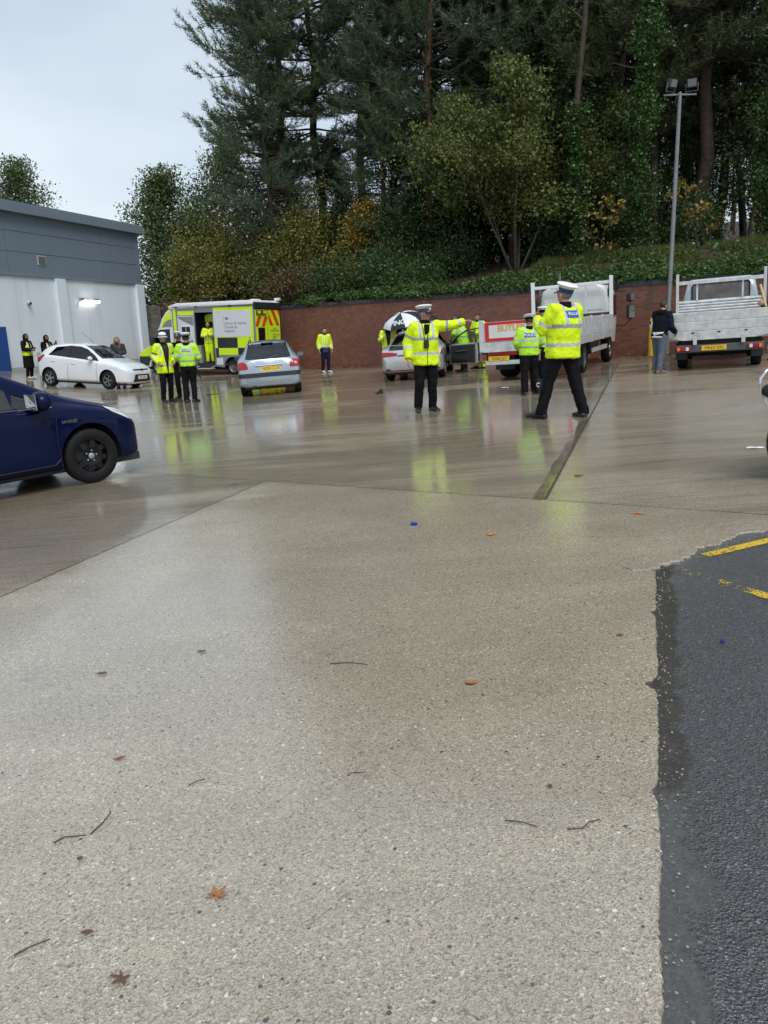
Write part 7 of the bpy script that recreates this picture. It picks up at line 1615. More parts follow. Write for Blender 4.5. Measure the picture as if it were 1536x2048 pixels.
        sp = np.zeros((n, 3)); best = np.full(n, 9.0)
        for S_, e, q in arms:
            base = 0.0
            for a_, b_ in ((S_, e), (e, q)):
                A_ = np.array(a_); d = np.array(b_)-A_; Ln = np.linalg.norm(d); d = d/Ln; tt = np.clip((co-A_) @ d, -0.06 if base == 0 else 0, Ln); r_ = co-A_-tt[:, None]*d; ds = np.linalg.norm(r_, axis=1)
                ax = np.cross(d, (0, 0.3, 1.0)); ax /= np.linalg.norm(ax); ay = np.cross(d, ax); k_ = ds < best
                sp[k_] = np.stack([base+tt, r_ @ ax, r_ @ ay], -1)[k_]; best = np.minimum(best, ds); base += Ln
        for nm, arr in (('tp', tp), ('sp', sp)):
            at_ = me.attributes.new(nm, 'FLOAT_VECTOR', 'POINT'); at_.data.foreach_set('vector', np.ascontiguousarray(arr, np.float32).ravel())
        me.materials.append(top['mat']); me.materials.append(top.get('smat', top['mat']))
        tor = np.sqrt((tp[:, 0]/np.interp(co[:, 2], zz, aa))**2 + (tp[:, 1]/np.interp(co[:, 2], zz, bb))**2)
        arm_v = (best/0.098 < tor) & (sp[:, 0] > -0.02)
        for pl in me.polygons: pl.material_index = 1 if sum(arm_v[v] for v in pl.vertices)*2 > len(pl.vertices) else 0
        jk = mkobj(top.get('name', 'jacket'), me, o, 180)
        if not top.get('nocollar'):
            cl = MB(); 
            cl.loft([[p for p in ering(L((0, -0.005, zc)), a_, b_, zc)] for zc, a_, b_ in ((1.455, 0.088, 0.085), (1.50, 0.078, 0.078), (1.535, 0.075, 0.076))], caps=False)
            cl.build('collar', top.get('collar', M_BLKC), jk, 60)
        if top.get('under'):        # clothing that shows below the jacket
            zc, mt, wd = top['under']; MB().loft([ering((0, 0), wd, dp*0.95, zc), ering((0, 0), wd*1.0, dp*0.95, 1.0)]).build('jumper_hem', mt, o, 60)
        if top.get('patch'):
            txt, pz, pw, ph, ts = top['patch']; bv = BVHTree.FromPolygons([tuple(v.co) for v in me.vertices], [tuple(p.vertices) for p in me.polygons])
            def onto(mb_, nm, mt, off, par):
                V = []
                for v in mb_.v:
                    h = bv.ray_cast(Vector((v[0], -1.2, v[2])), Vector((0, 1, 0))); V.append((v[0], (h[0].y if h[0] else -0.15) - off, v[2]))
                mb_.v = V; return mb_.build(nm, mt, par, fixn=False)
            g_ = MB(); nx, nz_ = 10, 4
            g_.add([(-pw/2+pw*i/nx, 0, pz-ph/2+ph*q/nz_) for q in range(nz_+1) for i in range(nx+1)], [(q*(nx+1)+i, q*(nx+1)+i+1, (q+1)*(nx+1)+i+1, (q+1)*(nx+1)+i) for q in range(nz_) for i in range(nx)])
            bp = onto(g_, 'back_panel', M_PBLUE, 0.006, jk); onto(text_mb(txt, ts, M=frame((0, 0, pz), (1, 0, 0), (0, 0, 1)), ext=0, bold=ts*0.02), 'back_lettering', M_RTEXT, 0.011, bp)
    # ---- hair and hat
    hair = head.get('hair')
    if hair:
        V, F = head_pts(0.012); low = head.get('low', -0.02)
        keep = [f for f in F if all((V[i].z > 0.052 - 0.10*(V[i].y < 0.03) or (V[i].y < -0.0 and V[i].z > low)) for i in f)]
        MB().add([HM @ v for v in V], keep).build('hair', hair, o, 60)
    if head.get('long'):
        for s in (-1, 1):
            MB().tube([HM @ Vector((s*0.055, 0.0, 0.075)), HM @ Vector((s*0.088, 0.01, 0.0)), HM @ Vector((s*0.095, 0.03, -0.11)), HM @ Vector((s*0.10, 0.045, -0.24)), HM @ Vector((s*0.09, 0.06, -0.33))], [0.03, 0.035, 0.042, 0.04, 0.014], 10).build('hair_lock', hair, o, 60)
    hat = head.get('hat')
    if hat in ('peaked', 'peaked_dark'):
        c = MB().lathe([(0.088, 0.035), (0.090, 0.085), (0.104, 0.098), (0.130, 0.118), (0.134, 0.128), (0.118, 0.142), (0.07, 0.152), (0.002, 0.155)], 28, caps=False, sy=1.12, c=(0, -0.012, 0)); c.v = [HM @ (Matrix.Rotation(R(6), 4, 'X') @ Vector(v)) for v in c.v]
        cap = c.build('peaked_cap', M_CAPW, o, 50)
        c = MB().lathe([(0.0905, 0.030), (0.0925, 0.084)], 28, caps=False, sy=1.12, c=(0, -0.012, 0)); c.v = [HM @ (Matrix.Rotation(R(6), 4, 'X') @ Vector(v)) for v in c.v]; c.build('cap_band', head.get('band', M_CAPB), cap, 60)
        V = []; n = 11
        for q, (r_, dz) in enumerate(((0.088, 0.035), (0.120, 0.018), (0.148, -0.004))):
            for i in range(n): a = R(-62 + 124*i/(n-1)); V.append(HM @ Vector((sin(a)*r_*(1 if q == 0 else 0.82), cos(a)*r_*1.10 - 0.008, dz)))
        MB().add(V, [(q*n+i, q*n+i+1, (q+1)*n+i+1, (q+1)*n+i) for q in range(2) for i in range(n-1)]).build('cap_peak', M_BOOT, cap, 60)
        MB().ell(HM @ Vector((0, 0.095, 0.075)), (0.02, 0.01, 0.024), 10, 6).build('cap_badge', M_CHROME, cap, 180)
    elif hat == 'bowler':
        c = MB().lathe([(0.13, 0.02), (0.128, 0.028), (0.097, 0.04), (0.096, 0.09), (0.088, 0.125), (0.06, 0.148), (0.002, 0.155)], 28, caps=False, sy=1.12); c.v = [HM @ Vector(v) for v in c.v]
        cap = c.build('bowler_hat', M_CAPW, o, 50)
        c = MB().lathe([(0.0985, 0.04), (0.0985, 0.072)], 28, caps=False, sy=1.12); c.v = [HM @ Vector(v) for v in c.v]; c.build('hat_band', M_CAPB, cap, 60)
        c = MB().lathe([(0.131, 0.014), (0.131, 0.021)], 28, caps=False, sy=1.12); c.v = [HM @ Vector(v) for v in c.v]; c.build('hat_brim_edge', M_BOOT, cap, 60)
    elif hat == 'flat':
        c = MB().lathe([(0.092, 0.03), (0.098, 0.07), (0.085, 0.11), (0.05, 0.13), (0.002, 0.135)], 24, caps=False, sy=1.15); c.v = [HM @ Vector(v) for v in c.v]; cap = c.build('cap', head.get('capmat', M_CAPW), o, 50)
        c = MB().ell((0, 0.115, 0.03), (0.07, 0.06, 0.009), 16, 6); c.v = [HM @ Vector(v) for v in c.v]; c.build('cap_peak', M_BLKC, cap, 180)
    elif hat == 'hood':
        V, F = head_pts(0.030); keep = [f for f in F if all(V[i].y < 0.062 or V[i].z > 0.10 for i in f)]
        hd = MB().add([HM @ v for v in V], keep); hd.loft([[HC + Vector((a_*cos(t_), b_*sin(t_) + oy, dz)) for t_ in np.linspace(0, 2*pi, 16, endpoint=False)] for a_, b_, oy, dz in ((0.13, 0.12, -0.02, -0.22), (0.105, 0.11, -0.02, -0.13), (0.095, 0.105, -0.02, -0.05))], caps=False)
        hd.build('hood', head.get('hoodmat', M_BLKC), o, 60)
    elif hat == 'hood_down':
        MB().ell(L((0, -0.085, 1.47)), (0.12, 0.07, 0.075), 16, 10).build('hood', M_BLKC, o, 180)
    if head.get('glasses'):
        g = MB()
        for s in (-1, 1):
            g.tube([HM @ Vector((s*0.032 + 0.022*cos(a), 0.096, 0.010 + 0.017*sin(a))) for a in np.linspace(0, 2*pi, 11)], 0.003, 5, False); g.tube([HM @ Vector((s*0.054, 0.095, 0.014)), HM @ Vector((s*0.079, 0.0, 0.014))], 0.003, 5)
        tag(g.build('glasses', M_INK, o, 60), kind='stuff')
    return o, HM

# ---- uniforms
A_T = hv_mat('parka_front', HV, [(1.195, 1.245, 'check'), (0.955, 1.005, 'silver')], braces=(0.085, 0.135, 1.22), opening=0.006)
A_S = hv_mat('parka_sleeve', HV, [(0.155, 0.20, 'check'), (0.36, 0.41, 'silver')], True)
A_S2 = hv_mat('parka_sleeve_plain', HV, [(0.19, 0.24, 'silver'), (0.40, 0.44, 'silver')], True)
B_T = hv_mat('blouson', HVG, [(1.185, 1.235, 'silver'), (1.045, 1.085, 'check')], braces=(0.095, 0.14, 1.20), opening=0.006)
B_S = hv_mat('blouson_sleeve', HVG, [(0.20, 0.245, 'silver'), (0.35, 0.39, 'check')], True)
C_T = hv_mat('work_jacket', HV, [(1.09, 1.13, 'silver'), (0.98, 1.015, 'silver')], braces=(0.08, 0.115, 1.10), opening=0.006)
C_S = hv_mat('work_sleeve', HV, [(0.33, 0.37, 'silver'), (0.43, 0.46, 'silver')], True)
V_T = hv_mat('vest', HV, [(1.06, 1.11, 'silver')], braces=(0.06, 0.10, 1.1), opening=0.05)
O_T = hv_mat('open_parka', HV, [(0.92, 0.965, 'silver')], braces=(0.12, 0.16, 1.2), opening=0.085)
O_S = hv_mat('open_parka_sleeve', HV, [(0.16, 0.20, 'blue'), (0.34, 0.38, 'silver')], True)
U_T = hv_mat('suit_jacket', HV, [(1.0, 1.05, 'silver')], opening=0.006); U_S = hv_mat('suit_sleeve', HV, [(0.18, 0.22, 'silver'), (0.38, 0.42, 'silver')], True)
U_L = hv_mat('suit_legs', HV, [(9, 10, 'silver')], False)
BLACK_J = dict(mat=M_BLKC, hem=0.92, w=0.185, d=0.13)
PG = 'police officers in lime jackets'

# big officer, back to the camera, mid stride
person('person', 'large officer in lime parka and white cap, back turned, feet wide apart', 2.66, 11.34, R(122), 1.88,
       dict(foot_l=(-0.23, 0.18, 0), foot_r=(0.20, -0.18, 0), el=(-0.29, 0.10, 1.17), wl=(-0.14, 0.36, 1.33), pl=(0.6, 0, 0.5), hl='grip', er=(0.34, 0.10, 1.16), wr=(0.16, 0.36, 1.22), pr=(-0.5, 0, 0.5), hr='grip', htilt=12, hyaw=8, fyl=-10, fyr=20, lean=(0, -0.02)),
       dict(mat=A_T, smat=A_S2, hem=0.80, w=0.225, d=0.165, sleeve_r=1.12, patch=('POLICE', 1.375, 0.20, 0.095, 0.046), wr=0.013), dict(loose=1.12),
       dict(hat='peaked', hair=M_HAIRG, skin=M_SKIN2), voxel=0.018, seed=3, fat=1.14, group=PG)
# pointing officer
o1, hm1 = person('person', 'bespectacled officer facing the camera and pointing to the right', 0.81, 13.69, R(-82), 1.79,
       dict(foot_l=(0.0, 0, 0), el=(-0.45, 0.04, 1.43), wl=(-0.70, -0.04, 1.49), dl=(-1, -0.1, 0.10), hl='point', pl=(0, 0.3, -1), er=(0.30, -0.05, 1.15), wr=(0.31, 0.05, 0.885), hyaw=52, htilt=-2, foot_r=(0.14, 0.02, 0), fyl=-14, fyr=14) | dict(foot_l=(-0.12, 0, 0)),
       dict(mat=A_T, smat=A_S, hem=0.78, w=0.215, d=0.165, sleeve_r=1.08, wr=0.013), dict(loose=1.1), dict(hat='peaked', hair=M_HAIRG, skin=M_SKIN2, glasses=True), voxel=0.018, seed=5, fat=1.10, group=PG)
rd = MB().box((0.02, 0.20, 1.14), (0.085, 0.05, 0.14)).build('radio_case', M_INK, o1, bev=0.01)
MB().tube([(-0.06, 0.10, 1.46), (-0.02, 0.185, 1.32), (0.0, 0.20, 1.20)], 0.006, 5).build('lanyard', M_INK, rd); MB().tube([(0.07, 0.10, 1.46), (0.06, 0.185, 1.32), (0.035, 0.20, 1.20)], 0.006, 5).build('lanyard', M_INK, rd)
MB().prism([(-0.035, 1.20), (0.035, 1.20), (0.05, 1.46), (-0.05, 1.46)], 0.155, 0.172).build('shirt_front', M_BLKC, o1, bev=0.01)
# left group
person('person', 'policewoman in white bowler hat and open lime parka beside the white car', -5.72, 20.9, R(-48), 1.80,
       dict(el=(-0.27, -0.05, 1.16), wl=(-0.20, 0.14, 1.02), er=(0.26, -0.06, 1.16), wr=(0.22, 0.15, 1.00), hyaw=10, foot_r=(0.12, 0.03, 0), hr='grip', hl='grip'),
       dict(mat=O_T, smat=O_S, hem=0.74, w=0.205, d=0.16, flare=1.1), None, dict(hat='bowler', hair=M_HAIR, low=-0.07), seed=11, group=PG)
person('person', 'dark clad officer mostly hidden behind the policewoman in the bowler hat', -5.55, 21.9, R(-95), 1.80, dict(), dict(mat=M_BLKC, hem=0.86, w=0.19, d=0.14), None, dict(hat='peaked', hair=M_HAIR), seed=12, group=PG, voxel=0.028)
ob, _ = person('person', 'officer with POLICE on his back standing beside the policewoman in the bowler hat', -4.92, 20.15, R(96), 1.74,
       dict(el=(-0.28, 0.02, 1.16), wl=(-0.17, 0.20, 1.05), er=(0.28, 0.03, 1.15), wr=(0.20, 0.24, 1.06), hl='grip', hr='grip', fyl=-20, fyr=22, htilt=-6),
       dict(mat=B_T, smat=B_S, hem=0.93, w=0.205, d=0.15, flare=0.98, sleeve_r=1.08, patch=('POLICE', 1.335, 0.21, 0.075, 0.066)), dict(loose=1.05), dict(hat='peaked', hair=M_HAIR, band=M_BLKC), seed=13, group=PG)
MB().box((-0.20, 0.0, 0.86), (0.06, 0.10, 0.18)).build('belt_pouch', M_INK, ob, bev=0.02); MB().tube([(0.20, 0.05, 0.90), (0.28, 0.16, 0.60)], 0.016, 8).build('baton', M_INK, ob, 60)
# van officer
vm = bpy.data.objects['agency_van'].matrix_world; vp = vm @ Vector((-0.72, 0.80, 0.522))
person('person', 'bald officer in a full lime suit standing in the van doorway', vp.x, vp.y, R(-85), 1.78, dict(el=(-0.27, 0.05, 1.16), wl=(-0.06, 0.27, 1.20), er=(0.27, 0.05, 1.16), wr=(0.07, 0.28, 1.17), htilt=-10, hl='grip', hr='grip', hyaw=-15),
       dict(mat=U_T, smat=U_S, hem=0.84, w=0.20, d=0.15), dict(mat=U_L, loose=1.15), dict(skin=M_SKIN2), z=vp.z, seed=14, voxel=0.028, group='people by the van')
# man at the wall
person('person', 'man in a lime jacket and dark trousers standing alone against the brick wall', -2.08, 30.4, R(-62), 1.70, dict(foot_l=(-0.10, 0.08, 0), foot_r=(0.10, -0.04, 0), hyaw=8), dict(mat=C_T, smat=C_S, hem=0.97, w=0.19, d=0.14, under=(0.80, M_BLUEC, 0.175)), dict(mat=M_NAVY), dict(hair=M_HAIR, skin=M_SKIN), seed=15, voxel=0.028, boots=M_TRAIN)
# hooded pair
HO = dict(mat=M_BLKC, hem=0.42, w=0.21, d=0.155, flare=1.12, nocollar=True)
def vest(o, fat=1.0, opening=V_T):
    j = MB(); j.loft([ering((0, 0), a, b, z) for z, a, b in ((0.90, 0.232, 0.178), (1.05, 0.226, 0.174), (1.25, 0.222, 0.170), (1.33, 0.17, 0.165), (1.42, 0.135, 0.125), (1.475, 0.10, 0.10))]); me = remeshed(j, 0.026, 3)
    n = len(me.vertices); co = np.empty(n*3, np.float32); me.vertices.foreach_get('co', co); a = me.attributes.new('tp', 'FLOAT_VECTOR', 'POINT'); a.data.foreach_set('vector', co); me.materials.append(opening); return mkobj('hi_vis_vest', me, o, 180)
p_, _ = person('person', 'hooded person in long black coat and lime vest, nearer the blue sign', -13.25, 29.7, R(-18), 1.64, dict(el=(-0.25, 0.03, 1.16), wl=(-0.10, 0.30, 1.20), er=(0.26, 0.05, 1.15), wr=(0.06, 0.31, 1.14), hl='grip', hr='grip'), HO, dict(mat=M_BLKC), dict(hat='hood', skin=M_SKIN3), seed=16, voxel=0.028, boots=M_TRAIN, group='hooded people in lime vests'); vest(p_)
p_, hm_ = person('person', 'hooded person in black coat and lime vest holding a phone up behind the white car', -12.66, 30.1, R(-22), 1.64, dict(el=(-0.25, 0.08, 1.18), wl=(-0.10, 0.36, 1.38), er=(0.26, 0.02, 1.15), wr=(0.08, 0.31, 1.22), hl='grip', hr='grip'), HO, dict(mat=M_BLKC), dict(hat='hood', skin=M_SKIN3), seed=17, voxel=0.028, group='hooded people in lime vests'); vest(p_)
ph = tag(MB().box((0, 0, 0), (0.012, 0.075, 0.15)).build('phone', M_INK, None, bev=0.006), 'dark phone held up by the hooded person behind the white car', 'phone'); ph.location = p_.matrix_basis @ Vector((-0.085, 0.43, 1.45)); ph.rotation_euler = (0, 0, R(68))
# woman by the wall
W_T = pm('dark_jacket', (0.020, 0.020, 0.026), 0.7, var=0.3); W_P = pm('pink_jumper', (0.26, 0.06, 0.10), 0.7)
person('person', 'long haired woman in dark jacket standing behind the white car', -9.80, 29.6, R(-78), 1.72, dict(el=(-0.25, 0.03, 1.15), wl=(-0.03, 0.25, 1.10), er=(0.25, 0.03, 1.15), wr=(0.05, 0.26, 1.07), hl='grip', hr='grip', hyaw=-12), dict(mat=W_T, hem=0.95, w=0.19, d=0.14, under=(0.80, W_P, 0.17)), dict(mat=M_NAVY), dict(hair=M_HAIRB, long=True, low=-0.10), seed=18, voxel=0.028)
# umbrella pair
u1, _ = person('person', 'officer in grey cap and open lime jacket under the umbrella', 0.30, 25.7, R(-80), 1.66, dict(el=(-0.27, -0.02, 1.16), wl=(-0.16, 0.20, 1.10), er=(0.28, 0.02, 1.15), wr=(0.20, 0.22, 1.25), hr='grip', hl='grip', hyaw=15, htilt=-8), dict(mat=O_T, smat=O_S, hem=0.78, w=0.20, d=0.15), None, dict(hat='flat', hair=M_HAIRG, capmat=pm('grey_cap', (0.30, 0.30, 0.32), 0.6)), seed=19, voxel=0.028, group='people under the umbrellas')
u2, _ = person('person', 'dark haired person in lime vest beside the umbrella holder', 0.80, 26.6, R(-35), 1.68, dict(el=(-0.25, 0.06, 1.16), wl=(-0.06, 0.26, 1.34), er=(0.26, 0.02, 1.15), wr=(0.20, 0.22, 1.20), hl='grip', hr='grip', hyaw=10), dict(mat=M_BLKC, hem=0.85, w=0.19, d=0.14), None, dict(hair=M_HAIR, low=-0.09), seed=20, voxel=0.028, group='people under the umbrellas'); vest(u2)
# officers at the open car
person('person', 'lime jacketed officer at the open rear door, head behind the pointing arm', 2.62, 24.3, R(150), 1.74, dict(lean=(0, 0.16), el=(-0.26, 0.2, 1.16), wl=(-0.12, 0.36, 1.0), er=(0.27, 0.2, 1.14), wr=(0.12, 0.36, 1.0)), dict(mat=B_T, smat=B_S, hem=0.80, w=0.21, d=0.175), None, dict(hair=M_HAIR), seed=21, voxel=0.028, group=PG)
pd, _ = person('person', 'officer in long lime coat writing on paper behind the open car door', 3.22, 25.1, R(-140), 1.74, dict(lean=(0, 0.06), el=(-0.26, 0.08, 1.14), wl=(-0.06, 0.30, 1.12), er=(0.27, 0.08, 1.14), wr=(0.10, 0.30, 1.10), hl='grip', hr='grip', htilt=-20, foot_r=(0.14, 0, 0), foot_l=(-0.14, 0, 0)), dict(mat=U_T, smat=U_S, hem=0.22, w=0.215, d=0.17, flare=1.22), dict(mat=U_L), dict(hair=M_HAIR), seed=22, voxel=0.028, group=PG)
pa = tag(MB().box((0, 0, 0), (0.30, 0.21, 0.008)).build('clipboard', M_CAPW, None), 'white papers on a clipboard held by the coat wearing officer at the car', 'papers'); pa.matrix_world = pd.matrix_basis @ (Matrix.Translation((0.02, 0.37, 1.16)) @ Matrix.Rotation(R(28), 4, 'X'))
# officers behind the lorry
bp_, _ = person('person', 'shorter officer with POLICE on the back walking towards the lorry', 2.92, 15.26, R(88), 1.50, dict(el=(-0.29, 0.0, 1.15), wl=(-0.20, 0.19, 1.02), er=(0.31, 0.06, 1.17), wr=(0.22, 0.28, 1.10), foot_l=(-0.10, -0.08, 0), foot_r=(0.15, 0.12, 0), htilt=-18, fyr=14, hl='grip', hr='grip'), dict(mat=B_T, smat=B_S, hem=0.88, w=0.225, d=0.16, sleeve_r=1.12, flare=1.0, patch=('POLICE', 1.335, 0.27, 0.095, 0.084)), dict(loose=1.2), dict(hat='peaked', hair=M_HAIR, band=M_BLKC), seed=23, group=PG)
MB().box((0.24, 0.02, 0.86), (0.05, 0.06, 0.20)).build('key_pouch', M_ALLOYD, bp_, bev=0.015)
tb = MB().tube([(0.22, 0.0, 0.34), (0.24, 0.02, 0.02)], [0.10, 0.07], 12).build('kit_bag', M_INK, bp_, 60)
MB().tube([(0.205+0.035*cos(a), -0.105, 0.22+0.045*sin(a)) for a in np.linspace(0.5, 5.4, 10)], 0.009, 6).build('bag_emblem', M_CAPW, tb, 60)
person('person', 'officer in white cap half hidden behind the large officer', 3.30, 15.7, R(165), 1.63, dict(el=(-0.28, 0.06, 1.15), wl=(-0.10, 0.27, 1.16), er=(0.27, 0.05, 1.15), wr=(0.10, 0.27, 1.14), hl='grip', hr='grip', htilt=-4), dict(mat=A_T, smat=A_S, hem=0.84, w=0.20, d=0.15), None, dict(hat='peaked', hair=M_HAIRG, band=M_BLKC, skin=M_SKIN2), seed=24, group=PG)
# men at the pickup
pk, _ = person('person', 'man in black hoodie and grey jeans at the left corner of the pickup tailboard', 6.40, 17.95, R(38), 1.62, dict(lean=(0, 0.10), el=(-0.24, 0.22, 1.22), wl=(-0.20, 0.44, 1.30), er=(0.26, 0.10, 1.10), wr=(0.24, 0.34, 0.98), hl='grip', hr='grip', hyaw=-8, htilt=-4, foot_l=(-0.10, 0.06, 0), foot_r=(0.11, -0.06, 0)), dict(mat=M_BLKC, smat=M_NAVY, hem=0.90, w=0.20, d=0.15, under=(0.87, M_CAPW, 0.185)), dict(mat=M_JEAN, loose=1.05), dict(hair=M_HAIR, hat='hood_down', low=-0.045, skin=M_SKIN), seed=25, boots=M_BEIGE, group='men at the pickup')
person('person', 'man at the right edge resting an arm on the pickup side', 9.78, 19.1, R(175), 1.74, dict(lean=(0, 0.08), el=(0.27, 0.18, 1.20), wr=(0.16, 0.46, 1.34), wl=(-0.14, 0.50, 1.36)) | dict(el=(-0.24, 0.24, 1.26), er=(0.27, 0.16, 1.18)), dict(mat=M_NAVY, hem=0.88, w=0.20, d=0.15), None, dict(hair=M_HAIR), seed=26, group='men at the pickup', voxel=0.03)

# ---- umbrellas (held things: their own objects)
M_UMB = pm('black_umbrella', (0.018, 0.020, 0.022), 0.5, var=0.1); M_UMW = pm('white_umbrella', (0.66, 0.70, 0.75), 0.5, var=0.05)
def umbrella(label, loc, tilt, spin, rad, mats, text=None, n=8, hgt=0.30):
    o = thing('umbrella', label, 'umbrella', loc, 0, 'umbrellas behind the silver car'); o.rotation_euler = (R(tilt[0]), R(tilt[1]), R(spin))
    for k in range(n):
        V = []; m = 8; w = 6
        for j in range(m+1):
            u = j/m
            for i in range(w+1):
                a = 2*pi*(k+i/w)/n; sag = 1-0.06*(1-(2*i/w-1)**2)*u; r = rad*sin(u*1.25)/sin(1.25)*sag; V.append((r*cos(a), r*sin(a), hgt*(cos(u*1.25)-1)/(1-cos(1.25))))
        MB().add(V, [(j*(w+1)+i, j*(w+1)+i+1, (j+1)*(w+1)+i+1, (j+1)*(w+1)+i) for j in range(m) for i in range(w)]).build('canopy_panel', mats[k % len(mats)], o, 60, fixn=False)
        a = 2*pi*k/n; MB().tube([(rad*sin(u*1.25)/sin(1.25)*cos(a), rad*sin(u*1.25)/sin(1.25)*sin(a), hgt*(cos(u*1.25)-1)/(1-cos(1.25))-0.006) for u in np.linspace(0, 1, 7)], 0.004, 4).build('rib', M_ALLOYD, o)
    MB().tube([(0, 0, 0.06), (0, 0, -0.95)], 0.008, 8).build('shaft', M_INK, o); MB().tube([(0, 0, -0.80), (0, 0, -0.96)], 0.018, 8).build('handle', M_INK, o)
    if text:
        k, mt = text; a = 2*pi*(k+0.5)/n; c = Vector((cos(a), sin(a), 0)); tv = Vector((-sin(a), cos(a), 0)); t = text_mb('PING', 0.25, bold=0.006, ext=0, spacing=0.95); V = []
        for v in t.v:
            u = 0.68 + -v[1]/rad*0.95; u = max(0.02, min(1, u)); ang = a + v[0]/(rad*sin(u*1.25)/sin(1.25)*1.02)
            r = rad*sin(u*1.25)/sin(1.25)*0.965 + 0.006; V.append((r*cos(ang), r*sin(ang), hgt*(cos(u*1.25)-1)/(1-cos(1.25)) + 0.012))
        t.v = V; t.build('canopy_lettering', mt, o, fixn=False)
    return o
umbrella('black and white golf umbrella tilted over the officer in the grey cap', (0.74, 25.5, 1.96), (16, -16), 0, 0.68, [M_UMW, M_UMB], (5, M_UMW))
umbrella('plain dark umbrella behind the pointing officer', (1.62, 26.6, 1.93), (8, 6), 10, 0.62, [M_UMB])
# ================================================================ litter on the ground
M_LEAFB = pm('fallen_leaf', (0.30, 0.13, 0.05), 0.5, var=0.35, vscale=60, bump=0.3, bscale=90)
M_LEAFD = pm('fallen_leaf_dark', (0.115, 0.060, 0.035), 0.5, var=0.35, vscale=60)
M_LEAFR = pm('fallen_leaf_red', (0.22, 0.055, 0.035), 0.5, var=0.3, vscale=60)
M_LEAFO = pm('fallen_leaf_orange', (0.55, 0.20, 0.03), 0.5, var=0.3, vscale=60)
M_TWIG = pm('twig', (0.060, 0.040, 0.030), 0.6, var=0.3, vscale=50)
def maple(name, label, x, y, size, rz, mat, curl=0.2, lobes=5):
    """lobed leaf: separate ribs rise a little, tips curl"""
    o = thing(name, label, 'leaf', (x, y, gz(x)+0.003), rz, 'fallen leaves on the yard')
    pts = []
    for k in range(lobes):
        a = R(-115 + 230*k/(lobes-1)) + pi/2; L = size*(0.62 if k in (0, lobes-1) else (0.9 if k != lobes//2 else 1.0)); st = R(230/(lobes-1))
        for da, rr in ((-0.30*st, 0.62), (-0.16*st, 0.72), (0, 1.0), (0.16*st, 0.70), (0.30*st, 0.60), (0.5*st, 0.36)):
            pts.append((L*rr*cos(a+da), L*rr*sin(a+da)))
    pts = pts[:-1]
    def z(u, v): r = hypot(u, v)/size; return size*(curl*r*r*(0.5+0.5*noise.noise((u*25, v*25, rz))) + 0.03*noise.noise((u*60, v*60, 1)))
    V = [(0, 0, 0.001)] + [(u*0.5, v*0.5, z(u*0.5, v*0.5)+0.003) for u, v in pts] + [(u, v, z(u, v)+0.002) for u, v in pts]; n = len(pts)
    F = [(0, 1+i, 2+i) for i in range(n-1)] + [(1+i, 1+n+i, 2+n+i, 2+i) for i in range(n-1)]
    MB().add(V, F).build('blade', mat, o, 60, fixn=False)
    MB().tube([(0, 0, 0.004), (0.02*size, -0.3*size, 0.006), (-0.08*size, -0.62*size, 0.004)], [size*0.022, size*0.014, size*0.012], 5).build('stalk', M_LEAFD, o)
    return o
def oval(label, x, y, L, w, rz, mat, curl=0.25):
    V = []; n = 8
    for i in range(n+1):
        u = i/n; ww = w*sin(pi*min(0.98, max(0.02, u)))**0.8
        for e in (-1, 0, 1): V.append(((u-0.5)*L, e*ww, 0.003 + abs(e)*curl*w + curl*L*0.35*(u-0.5)**2*4*0.3))
    o = tag(MB().add(V, [(3*i+a, 3*i+a+1, 3*i+a+4, 3*i+a+3) for i in range(n) for a in (0, 1)]).build('fallen_leaf', mat, None, 60, fixn=False), label, 'leaf', 'fallen leaves on the yard')
    o.location = (x, y, gz(x)+0.002); o.rotation_euler = (0, 0, rz); return o
maple('maple_leaf', 'large orange brown maple leaf lying on the concrete near the camera', -0.494, 1.80, 0.042, R(-40), M_LEAFB, 0.25)
maple('maple_leaf', 'torn dark brown maple leaf at the bottom left of the concrete', -0.664, 1.545, 0.036, R(150), M_LEAFD, 0.35, 5)
maple('maple_leaf', 'orange maple leaf on the slab in front of the pointing officer', 0.759, 5.231, 0.060, R(60), M_LEAFO)
maple('maple_leaf', 'orange brown maple leaf beyond the broken slab edge on the right', 1.875, 5.521, 0.062, R(200), M_LEAFO)
oval('round brown leaf in the middle of the concrete', 0.34, 2.959, 0.052, 0.020, 0.2, M_LEAFB)
oval('small dark brown leaf right of the concrete middle', 0.503, 2.191, 0.022, 0.008, 1.2, M_LEAFD)
oval('small red leaf near the slab edge', 1.077, 3.335, 0.032, 0.010, 0.3, M_LEAFR)
oval('curled grey brown leaf left of the concrete middle', -0.914, 3.507, 0.042, 0.011, 0.1, M_LEAFD)
oval('purple brown leaf at the left of the concrete', -1.342, 3.333, 0.048, 0.013, 0.2, M_LEAFD)
oval('curled red brown leaf above the twigs on the left', -1.003, 2.556, 0.045, 0.009, 0.6, M_LEAFR)
oval('folded dark leaf below the left twigs', -0.806, 1.697, 0.034, 0.008, 0.0, M_LEAFD)
oval('tiny dark leaf between the left twigs', -0.939, 1.998, 0.020, 0.008, 0.1, M_LEAFD)
oval('dark leaf beside the repair strip', 1.818, 7.019, 0.085, 0.028, 0.2, M_LEAFD)
def twig(label, pts, r):
    P = [(x, y, gz(x)+r+0.001+dz) for x, y, dz in pts]; o = tag(MB().tube(P, [r*(1-0.4*i/len(P)) for i in range(len(P))], 6).build('twig', M_TWIG, None, 60), label, 'twig', 'twigs on the concrete'); return o
twig('straight dark twig at the far left of the near concrete', [(-0.97, 1.638, 0), (-0.935, 1.66, 0.004), (-0.897, 1.682, 0.002)], 0.0022)
